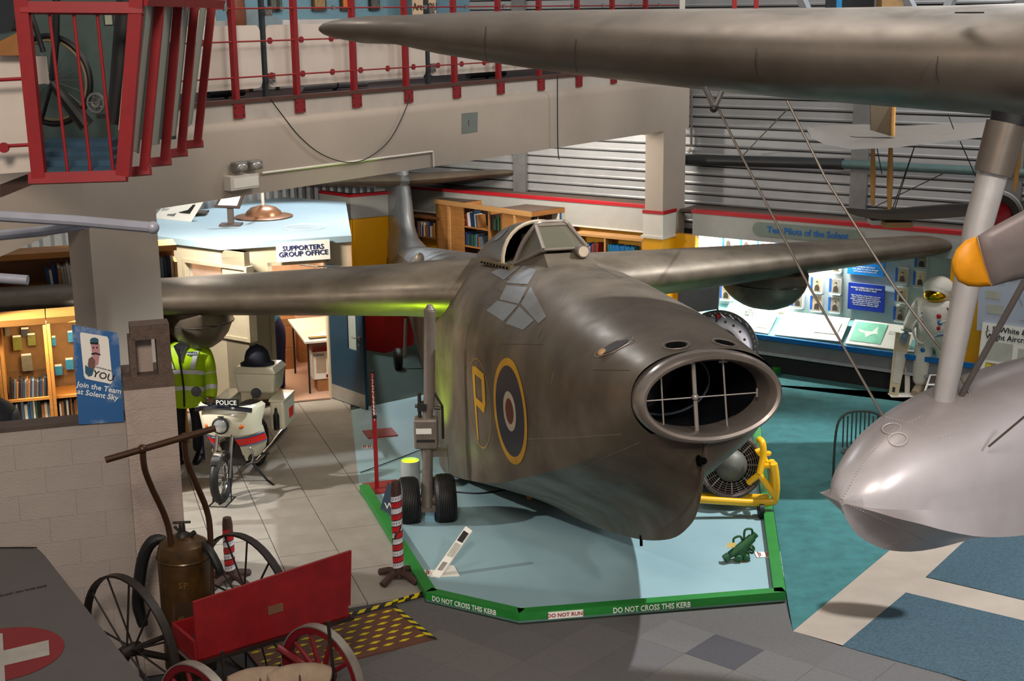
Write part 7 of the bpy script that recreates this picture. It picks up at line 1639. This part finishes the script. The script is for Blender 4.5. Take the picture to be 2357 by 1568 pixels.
for px, y1, y2, dd_ in ((1115, 60, 140, 11.4), (1322, 90, 165, 10.95), (1738, 110, 170, 10.15), (2155, 130, 190, 9.55)): build('panel_seam', M().tube(smoothpath([D(px + 4, y1, dd_ - .02), D(px, (y1 + y2) / 2, dd_ - .06), D(px + 6, y2, dd_ - .04)]), .004, 5), seamm, wg)
build('orange_mark', M().poly([D(x, y, 10.35 - .05) for x, y in [(1605, 192), (1637, 192), (1640, 199), (1612, 200)]][::-1], V((0, -.004, 0))), mat('orange_mark', '#c47a14', .6), wg) if False else None
build('slot', M().box(D(2231, 29, 9.55), (.1, .3, .01)), black, wg)
# bracing wires
def wire(name, pts, r, lab, mt=None):
    o = build(name, M().tube(pts, r, 6), mt or mat('wire_grey', '#6a625a', .5, .5), None, True, loc=pts[0]) ; return tag(o, lab, 'wire')
wire('bracing_wire', [D(1640, 222, 10.4), D(1700, 345, 10.2), D(1860, 655, 9.7), D(2035, 962, 9.35)], .009, 'long bracing wire from the wing to the float bow, left one')
wire('bracing_wire', [D(1812, 232, 10.1), D(1900, 410, 9.9), D(2058, 660, 9.6), D(2200, 848, 9.4), D(2262, 960, 9.3)], .009, 'long bracing wire from the wing past the yellow propeller tip')
wire('bracing_wire', [PB(1711, 357, CB - .3), D(1812, 252, 14.0)], .008, 'thin wire slanting up over the corrugated wall')
wire('float_wire', [D(2276, 1028, 8.9), D(2357, 960, 8.7), D(2400, 930, 8.6)], .008, 'short dark wire at the right end of the float')
fit_ = thing('wire_fitting', 'grey v shaped wing fitting where the left bracing wire ends', 'fitting', D(1643, 232, 10.3)); build('bracket', M().tube([D(1622, 200, 10.3), D(1643, 246, 10.3)], .02, 8).tube([D(1662, 210, 10.3), D(1645, 248, 10.3)], .02, 6), steel, fit_); build('shackle', M().sph(D(1643, 250, 10.3), .03), dsteel, fit_, True)
# float strut
stt = thing('float_strut', 'thick polished grey strut joining the big wing to the float', 'strut', D(2170, 950, 9.3)); sm_ = skin('strut_metal', '#a8a3a0', '#c0bcb8', .28, .45)
build('strut_tube', M().tube([D(2312, 300, 9.4), D(2252, 520, 9.38), D(2165, 955, 9.3)], [.105, .098, .075], 20), sm_, stt, True); build('upper_cuff', M().tube([D(2318, 285, 9.38), D(2285, 400, 9.36)], [.135, .125], 20), bigw, stt, True); build('dark_collar', M().tube([D(2332, 262, 9.38), D(2326, 285, 9.38)], [.14, .135], 20), black, stt, True)
st2 = build('rear_strut', M().tube([D(2390, 600, 8.9), D(2357, 650, 8.95), D(2185, 960, 9.4)], .022, 10), mat('strut_brown', '#5f5854', .5, .4), None, True, loc=D(2185, 960, 9.4)); tag(st2, 'thin dark grey rear strut slanting to the float base', 'strut')
# float
fl = thing('wing_float', 'large pale grey riveted wing float with sharp bow and flared chine', 'float', D(2150, 1300, 9.3))
fm = top_tinted(mat('float_grey', '#b3adae', .32, .2, col2='#c2bdbf', scale=2.0), '#5d4d43', .55, 1.1, .8); fm2 = mat('float_bow_brown', '#5e4c42', .4, .3, var=.15, scale=6)
# heading of the float: from stern to bow
Fh = V((-.80, -.60, 0)).normalized(); Fs = V((Fh.y, -Fh.x, 0))          # side (points left-away)
bow = D(1938, 1157, 8.75)
def FP(s, t, h): return bow - Fh * s + Fs * t + Z * h
FST = [(0.0, .03, .02, .04, 0, -.03), (.05, .12, .14, .22, -.01, -.13), (.15, .22, .23, .32, -.05, -.25), (.32, .34, .32, .40, -.11, -.37), (.55, .45, .41, .46, -.20, -.48), (.9, .55, .48, .51, -.31, -.57), (1.4, .62, .52, .54, -.40, -.62), (2.0, .64, .54, .55, -.43, -.63), (2.8, .62, .52, .52, -.42, -.6), (3.8, .54, .44, .4, -.34, -.46), (4.8, .38, .24, .22, -.12, -.25), (5.6, .2, .04, .04, .1, 0)]
def fsec(x):
    s, top, w_, cw_, ch_, kh = x; half = []
    for i in range(11): a = PI/2 * i/10; half.append((w_ * math.sin(a), ch_ * .3 + (top - ch_ * .3) * math.cos(a) ** .85))
    for i in range(1, 5): u = i/4; half.append((w_ + (cw_ - w_) * u, ch_ * .3 + (ch_ - ch_ * .3) * u))
    for i in range(1, 6): u = i/5; sag = .22 * cw_ * (1 - min(1, s / 3)); half.append((cw_ * (1 - u) - sag * math.sin(PI * u), ch_ + (kh - ch_) * u))
    return [FP(s, t, h) for t, h in half] + [FP(s, -t, h) for t, h in half[-2:0:-1]]
frs = [fsec(x) for x in interp(FST, 3)]
fo_ = build('float_shell', M().loft(frs, (True, True)), fm, fl, True, ang=24)
fbv = BVHTree.FromPolygons([tuple(p) for r in [M().loft(frs, (True, True))] for p in r.v], M().loft(frs, (True, True)).f)
def fhit(px, py, off=.003):
    d = ray(px, py).normalized(); loc, n, i, _ = fbv.ray_cast(EYE, d)
    if loc is None: return None, None
    if n.dot(d) > 0: n = -n
    return loc + n * off, n
def rivets(pxs, name='rivet_row', stp=7):
    m_ = M()
    for (x1, y1), (x2, y2) in zip(pxs[:-1], pxs[1:]):
        k = max(1, int(math.hypot(x2-x1, y2-y1) / stp))
        for i in range(k):
            c, n = fhit(x1 + (x2-x1)*i/k, y1 + (y2-y1)*i/k, .0)
            if c is not None: m_.sph(c, .006, 6, k=3)
    if m_.v: tag(build(name, m_, mat('rivet_light', '#b5aeaa', .4, .4), fl, True), kind='stuff')
for r_ in ([(1935, 1155), (1990, 1060), (2060, 985), (2130, 955)], [(1960, 1165), (2060, 1210), (2160, 1262), (2240, 1288)], [(2080, 1020), (2140, 985), (2230, 960)], [(1940, 1180), (1955, 1225), (1990, 1275)], [(2010, 1270), (2070, 1245), (2130, 1240)], [(2040, 960), (2100, 975), (2160, 1010), (2230, 990)]): rivets(r_)
for px, py in ((2052, 987), (2067, 1012)):
    c, n = fhit(px, py, .002)
    if c: build('hatch_ring', M().torus(c, n, .06, .006, 26, 6), mat('rivet_light', '#b5aeaa'), fl, True)
# propeller blade with yellow tip (blade of the big flying boat)
pr_ = thing('propeller', 'grey propeller blade with a yellow tip entering at the right', 'propeller', D(2500, 540, 5.2)); bd_ = 5.2
def bl_(px, py, d=0): return D(px, py, bd_ + d)
def bladepart(name, outline, mt):
    n = len(outline); c = (sum(x for x, y in outline) / n, sum(y for x, y in outline) / n); m_ = M()
    rg = []
    for k, dz_ in ((.0, -.03), (.75, -.026), (.95, -.012), (1.0, 0), (.95, .012), (.75, .026), (.0, .03)):
        rg.append([bl_(c[0] + (x - c[0]) * max(k, .01), c[1] + (y - c[1]) * max(k, .01), dz_) for x, y in outline])
    return build(name, m_.loft(rg, (True, True)), mt, pr_, True, ang=50)
bladepart('yellow_tip', [(2248, 543), (2222, 553), (2200, 575), (2190, 600), (2193, 625), (2205, 648), (2228, 659), (2255, 661), (2283, 659), (2270, 620), (2258, 580)], mat('tip_yellow', '#d18a00', .5, var=.08, scale=20))
bladepart('blade', [(2250, 543), (2285, 522), (2330, 498), (2420, 450), (2560, 400), (2620, 520), (2600, 620), (2480, 640), (2380, 636), (2325, 648), (2284, 659), (2271, 620), (2259, 580)], mat('blade_grey', '#6f6766', .5, .2, var=.1))
build('spinner', M().sph(bl_(2620, 520), (.22, .3, .25)), mat('blade_grey', '#6f6766'), pr_, True)
# ================================================================= BIPLANE hung before the corrugated wall
bp = thing('hanging_biplane', 'fabric covered biplane wings and struts hung before the corrugated wall', 'biplane', D(2100, 480, 15.5)); fab = mat('doped_fabric', '#352d25', .75, var=.08, scale=4, bump=.2, bscale=8); ash = mat('ash_wood', '#b98a4a', .5, var=.15)
yb_ = 15.2
def bp_(px, py, d=0.0): return D(px, py, yb_ + d)
def slabw(name, near, far, th_, mt):   # near edge points and far edge points left to right
    rg = []
    for (nx_, ny_, nd), (fx, fy, fd) in zip(near, far):
        a_, b_ = bp_(nx_, ny_, nd), bp_(fx, fy, fd); v_ = b_ - a_
        rg.append([a_ + v_ * 0, a_ + v_ * .15 + Z * th_, a_ + v_ * .5 + Z * th_ * .9, b_, a_ + v_ * .5 - Z * th_ * .3, a_ + v_ * .1 - Z * th_ * .4])
    return build(name, M().loft(rg, (True, True)), mt, bp, True, ang=50)
slabw('upper_wing', [(1858, 300, .0), (1868, 318, -.1), (1900, 333, -.15), (1960, 344, -.2), (2060, 340, -.2), (2200, 323, -.2), (2300, 312, -.2), (2450, 295, -.2)], [(1858, 296, .05), (1885, 290, .9), (1930, 287, 1.0), (1990, 286, 1.1), (2060, 290, 1.1), (2200, 284, 1.1), (2300, 279, 1.1), (2450, 268, 1.1)], .035, fab)
slabw('lower_wing', [(1945, 485, .0), (1975, 498, -.1), (2030, 506, -.15), (2120, 507, -.2), (2200, 502, -.2), (2330, 490, -.2), (2450, 480, -.2)], [(1945, 482, .05), (1990, 482, .7), (2040, 482, .8), (2120, 474, .9), (2200, 468, .9), (2330, 462, .9), (2450, 455, .9)], .03, fab)
build('rudder', M().poly([bp_(x, y, .2) for x, y in [(2005, 300), (2052, 314), (2056, 240), (2004, 235)]], V((0, .04, 0))), mat('fabric_pale', '#5e5240', .7, var=.08), bp); build('rudder_post', M().cyl(bp_(2055, 314, .18), bp_(2058, 235, .18), .022, 8), ash, bp)
for x1, y1, x2, y2, w_ in ((2009, 342, 2009, 472, .028), (2050, 341, 2047, 482, .03), (2297, 315, 2248, 455, .03), (2350, 300, 2335, 440, .03)): build('strut', M().tube([bp_(x1, y1, .1), bp_((x1 + x2) / 2, (y1 + y2) / 2, .1), bp_(x2, y2, .1)], [w_ * .8, w_ * 1.2, w_ * .7], 10), ash, bp, True)
for x1, y1, x2, y2 in ((2019, 342, 2030, 400), (2105, 338, 2055, 480), (2210, 325, 2252, 420), (2252, 420, 2240, 458), (2105, 338, 2060, 480), (2182, 262, 2195, 297), (2170, 400, 2015, 475)): build('rigging_wire', M().cyl(bp_(x1, y1, .1), bp_(x2, y2, .1), .006, 5), dsteel, bp)
build('wing_block', M().box(bp_(2062, 514, .1), (.3, .3, .06)), pinel, bp); build('wing_block', M().box(bp_(2012, 510, .1), (.1, .2, .05)), white, bp)
rw = bp; c = D(2290, 500, 13.0); R_ = abs(D(2352, 500, 13.0).x - c.x); wxx = V((-.35, -1, .1)).normalized()
rw = build('wheel', M().torus(c, wxx, R_ - .05, .055, 44, 10), mat('old_tyre', '#3a332c', .8, var=.2), bp, True); build('disc', M().lathe(c, wxx, [(R_ - .08, 0), (.05, .07), (.001, .075)], 36), mat('disc_red', '#a01018', .4, var=.05), rw, True)
# left foreground: pale grey strut tubes
ls = thing('grey_strut_pair', 'two blurred pale grey struts meeting before the left concrete column', 'strut', D(350, 522, 6.5)); lm_ = mat('strut_pale', '#8f919c', .45, .2)
build('strut', M().tube([D(-60, 494, 6.6), D(170, 508, 6.5), D(352, 524, 6.4)], .026, 10), lm_, ls, True); build('strut', M().tube([D(-60, 548, 6.9), D(100, 532, 6.7), D(200, 516, 6.5)], .026, 10), lm_, ls, True)
build('end_cap', M().sph(D(352, 524, 6.4), .03), lm_, ls, True)
tb3 = build('pale_tube', M().cyl(D(-20, 639, 8.0), D(64, 645, 8.0), .03, 12), lm_, None, True, loc=D(-20, 639, 8.0)); tag(tb3, 'short pale grey tube end at the left edge above the wing', 'tube')
# ================================================================= grey tail surface with red roundel and white cross
zs_ = 1.55; tl = thing('grey_tail_surface', 'dark grey flat surface with a red disc and white cross in the near corner', 'panel', G(100, 1500, zs_)); tgm = mat('tail_grey', '#4a4543', .6, var=.08, scale=3)
q = [G(-300, 1262, zs_), G(60, 1260, zs_), G(88, 1264, zs_), G(104, 1280, zs_), G(330, 1568, zs_), G(480, 1760, zs_), G(-300, 1760, zs_)]
build('surface', M().poly([p - Z * .12 for p in q], Z * .12), tgm, tl); build('edge_mark', M().tube([G(-100, 1262, zs_ + .004), G(25, 1261, zs_ + .004), G(85, 1261, zs_ + .004)], .006, 5), black, tl)
cc = G(-2, 1506, zs_ + .003); Rr = (G(148, 1490, zs_) - cc).length
build('red_disc', M().poly([V((cc.x + Rr * math.cos(2*PI*i/48), cc.y + Rr * math.sin(2*PI*i/48), zs_ + .002)) for i in range(48)], Z * .002), mat('disc_dark_red', '#6a0f12', .6, var=.1), tl)
cw = mat('cross_white', '#8d8880', .7)
build('cross_bar', M().poly([G(x, y, zs_ + .005) for x, y in [(-140, 1532), (10, 1498), (112, 1474), (114, 1508), (12, 1532), (-140, 1568)]][::-1], Z * .002), cw, tl); build('cross_bar', M().poly([G(x, y, zs_ + .0055) for x, y in [(-26, 1459), (6, 1459), (14, 1600), (-24, 1600)]][::-1], Z * .002), cw, tl)
text('lettering', 'MOUNT ON THIS SIDE', G(48, 1362, zs_ + .003), G(95, 1352, zs_) - G(5, 1372, zs_), V((0, 1, 0)), .035, inkb, tl)
tl_leg = build('support_leg', M().box(V((cc.x - .3, cc.y - .3, .71)), (.12, .12, 1.42)), dsteel, tl)
# ================================================================= iron wheeled cylinder cart with T handle
cart = thing('cylinder_cart', 'old brown wheeled cylinder cart with iron spoked wheels and T handle', 'cart', V((-2.7, 10.6, 0))); iron = mat('dark_iron', '#2b2521', .5, .35, var=.25, scale=15); brn = mat('cylinder_brown', '#38270f', .3, .3, col2='#52391a', scale=8)
pw1, pw2 = G(300, 1655), G(590, 1545); pw1 = V((-3.04, 10.12, 0)); pw2 = V((-2.28, 10.98, 0)); Rc = .62
wax = (pw2 - pw1).normalized()
for i, p in enumerate((pw1, pw2)):
    c = p + Z * Rc; xr, yr = V((-wax.y, wax.x, 0)), Z
    wl = build('iron_wheel', M().lathe(c, wax, [(Rc - .018, -.035), (Rc, -.035), (Rc, .035), (Rc - .018, .035), (Rc - .018, -.035)], 48), iron, cart, True); build('hub', M().lathe(c - wax * .09, wax, [(.001, 0), (.045, 0), (.055, .04), (.055, .14), (.045, .18), (.001, .18)], 18), iron, wl, True)
    for k in range(12):
        a = 2*PI*k/12 + .1; d_ = xr * math.cos(a) + yr * math.sin(a); build('spoke', M().tube([c + d_ * .05 + wax * .03 * (-1) ** k, c + d_ * (Rc - .01)], .009, 6), iron, wl)
build('axle', M().cyl(pw1 + Z * Rc, pw2 + Z * Rc, .022, 10), iron, cart)
tc = (pw1 + pw2) / 2 + Z * 0; tc = V((D(425, 1300, 10.45).x, 10.45, 0)); tzt = D(425, 1236, 10.45).z
build('cylinder', M().lathe(tc + Z * .25, Z, [(.001, 0), (.14, .0), (.2, .06), (.21, .1), (.21, tzt - .25 - .12), (.19, tzt - .25 - .05), (.12, tzt - .25 - .005), (.05, tzt - .25 + .01), (.001, tzt - .25 + .01)], 32), brn, cart, True)
build('cylinder_band', M().torus(tc + Z * (tzt - .16), Z, .212, .01, 32, 6), brn, cart, True)
vc = tc + Z * tzt; build('valve', M().lathe(vc, Z, [(.06, 0), (.05, .03), (.025, .05), (.025, .1), (.015, .12), (.001, .12)], 14).tube([vc + Z * .12 - V((.07, 0, 0)), vc + Z * .125 + V((.07, 0, 0))], .011, 8).cyl(vc + Z * .02, vc + V((-.06, 0, .09)), .012, 8).cyl(vc + V((.05, 0, .0)), vc + V((.1, 0, .04)), .02, 8), iron, cart, True)
build('name_plate', M().box(tc + V((.03, -.209, tzt - .55)), (.16, .01, .16)), mat('plate_brown', '#3c2a18', .5, .3), cart); build('brass_tag', M().lathe(tc + V((.0, -.216, tzt - .62)), V((0, -1, 0)), [(.03, 0), (.03, .01), (.001, .01)], 16), brassm, cart, True)
for ch_, ox_ in (('S', .01), ('P', .05)): text('lettering', ch_, tc + V((ox_, -.212, tzt - .33)), V((1, 0, 0)), Z, .07, mat('embossed_brown', '#6b4d24', .4), cart)
hT = [D(243, 1059, 9.95), D(495, 986, 10.35)]
build('handle_bar', M().cyl(hT[0], hT[1], .026, 12), mat('handle_brown', '#452d1c', .35, .4, var=.15), cart, True); hb = mat('handle_brown', '#452d1c')
build('handle_leg', M().tube(smoothpath([D(328, 1035, 10.08), D(333, 1080, 10.1), D(350, 1125, 10.2), D(378, 1185, 10.3), D(392, 1240, 10.33), D(400, 1350, 10.3), D(402, 1480, 10.2)]), .024, 10), hb, cart, True); build('handle_leg', M().tube(smoothpath([D(424, 1008, 10.25), D(430, 1060, 10.3), D(452, 1115, 10.4), D(476, 1175, 10.5), D(484, 1230, 10.5), D(487, 1350, 10.45), D(492, 1480, 10.3)]), .024, 10), hb, cart, True)
for px, py, d_ in ((328, 1034, 10.08), (424, 1008, 10.25)): build('handle_joint', M().sph(D(px, py, d_), .038), hb, cart, True)
build('curved_guard', M().tube(smoothpath([D(x, y, 10.55) for x, y in [(382, 1240), (352, 1246), (332, 1278), (322, 1330), (318, 1390), (330, 1440)]]), [.02, .03, .04, .045, .05] + [.05] * 12 + [.05, .045, .045, .04], 10), rubber, cart, True)
build('hose', M().tube(smoothpath([D(455, 1250, 10.5), D(480, 1265, 10.35), D(500, 1300, 10.3), D(507, 1320, 10.3)]), .034, 10), rubber, cart, True)
build('frame', M().tube([pw1 + Z * Rc, tc + Z * .35, pw2 + Z * Rc], .03, 8).tube([tc + V((-.2, 0, .3)), tc + V((.2, 0, .3))], .025, 8), iron, cart)
# ================================================================= red hand cart, sacks, wheels at the bottom
rc = thing('red_hand_cart', 'red wooden hand cart with tall side board and red spoked wheels', 'cart', G(640, 1640)); dr2 = mat('cart_red', '#700c12', .45, col2='#8a1216', scale=5); dr3 = mat('cart_wheel_red', '#6a101a', .4, var=.12)
zb_ = .72; pA_, pB_ = G(455, 1525, zb_), G(808, 1420, zb_ )
ud = (pB_ - pA_).normalized(); us = V((-ud.y, ud.x, 0))
zt1 = hz(pA_, 1387); L = (pB_ - pA_).length
m_ = M().poly([pA_, pA_ + ud * (L * .985), pA_ + ud * (L * .985) + Z * (.10), pA_ + ud * L + Z * .10, V((pB_.x, pB_.y, zb_)) + ud * .03 + Z * (hz(pB_, 1270) - zb_), V((pA_.x, pA_.y, zt1))], us * .025)
sbd = build('side_board', m_, dr2, rc); build('label_plate', M().box(pA_ + ud * L * .5 + Z * (zt1 - zb_) * .52 - us * .004, (.13, .006, .07), (ud, us, Z)), mat('plate_worn', '#6a4a32', .6), sbd)
build('iron_edge', M().poly([pA_ - us * .012 - Z * .03, pB_ - us * .012 - Z * .03 + ud * .02, pB_ - us * .012 + ud * .02, pA_ - us * .012], us * .04), iron, rc)
bw_ = .42
build('floor_board', M().poly([pA_, pB_, pB_ + us * bw_, pA_ + us * bw_], Z * .02), mat('cart_inside', '#2c0a0c', .7), rc)
build('end_board', M().poly([pA_ - ud * .02, pA_ + us * bw_ - ud * .02, pA_ + us * bw_ - ud * .02 + Z * .17, pA_ - ud * .02 + Z * .17], ud * .025), dr2, rc); build('end_strip', M().tube([pA_ - ud * .03 - Z * .01, pA_ - ud * .03 + us * bw_ - Z * .01], .012, 6), steel, rc)
build('far_board', M().poly([pA_ + us * bw_, pB_ + us * bw_, pB_ + us * bw_ + Z * .17, pA_ + us * bw_ + Z * .17], us * .02), dr2, rc)
def spwheel(c, ax, R, lab_par, tyre_m, n=10, seed_=0):
    xr, yr = basis(ax)
    w_ = build('wooden_wheel', M().lathe(c, ax, [(R - .06, -.03), (R - .008, -.03), (R - .008, .03), (R - .06, .03), (R - .06, -.03)], 48), dr3, lab_par, True); build('iron_tyre', M().lathe(c, ax, [(R - .008, -.035), (R + .004, -.035), (R + .004, .035), (R - .008, .035)], 48), tyre_m, w_, True)
    build('hub', M().lathe(c - ax * .1, ax, [(.001, 0), (.05, 0), (.075, .04), (.09, .09), (.075, .14), (.06, .2), (.001, .2)], 20), dr3, w_, True)
    for k in range(n):
        d_ = xr * math.cos(2*PI*k/n) + yr * math.sin(2*PI*k/n); build('spoke', M().tube([c + d_ * .07, c + d_ * R * .5, c + d_ * (R - .05)], [.024, .02, .017], 8), dr3, w_)
tyg = mat('tyre_grey', '#8d857c', .5, .5, var=.2); ax_ = (us + ud * .35).normalized()
cR = pA_ + ud * L * .80; cR = D(742, 1560, 9.75)
spwheel(cR, V((.62, .78, 0)).normalized(), .42, rc, tyg); cL = D(460, 1650, 9.35); spwheel(cL, V((.62, .78, 0)).normalized(), .42, rc, tyg)
build('axle', M().cyl(cR, cR + us * .55, .03, 10), dr3, rc); build('stay', M().cyl(D(512, 1500, 9.5), D(520, 1620, 9.5), .014, 6), iron, rc); build('stay', M().cyl(D(755, 1430, 9.6), D(775, 1620, 9.6), .014, 6), iron, rc)
build('shaft', M().tube([D(640, 1490, 9.9), D(720, 1545, 9.8)], .028, 8), dr3, rc, True)
sk_m = mat('canvas_beige', '#8f7b66', .8, var=.12, scale=10, bump=.4, bscale=30)
for i, (x, y, lab) in enumerate([(600, 1580, 'beige canvas hose roll under the red cart, left half'), (690, 1572, 'beige canvas hose roll under the red cart, right half')]):
    c = D(x, y, 9.5); t = thing('canvas_roll', lab, 'roll', c); build('canvas', M().tube(smoothpath([c - V((.22, .05, .02)), c - V((.08, 0, -.02)), c + V((.1, .03, .02)), c + V((.2, .05, -.02))]), [.08] + [.115] * 11 + [.09], 16), sk_m, t, True); build('binding', M().torus(c, V((1, .2, 0)), .118, .008, 18, 5), mat('binding_brown', '#3f2a20', .7), t)
bl2 = V((G(620, 1510).x, G(620, 1510).y, 0))
# ---- lettering becomes plain mesh
bpy.context.view_layer.update()
_dg = bpy.context.evaluated_depsgraph_get()
for o in _texts:
    me = bpy.data.meshes.new_from_object(o.evaluated_get(_dg)); me.name = o.name
    n_ = bpy.data.objects.new('lettering', me); COL.objects.link(n_); n_.parent = o.parent; n_.matrix_local = o.matrix_local.copy()
    bpy.data.objects.remove(o)
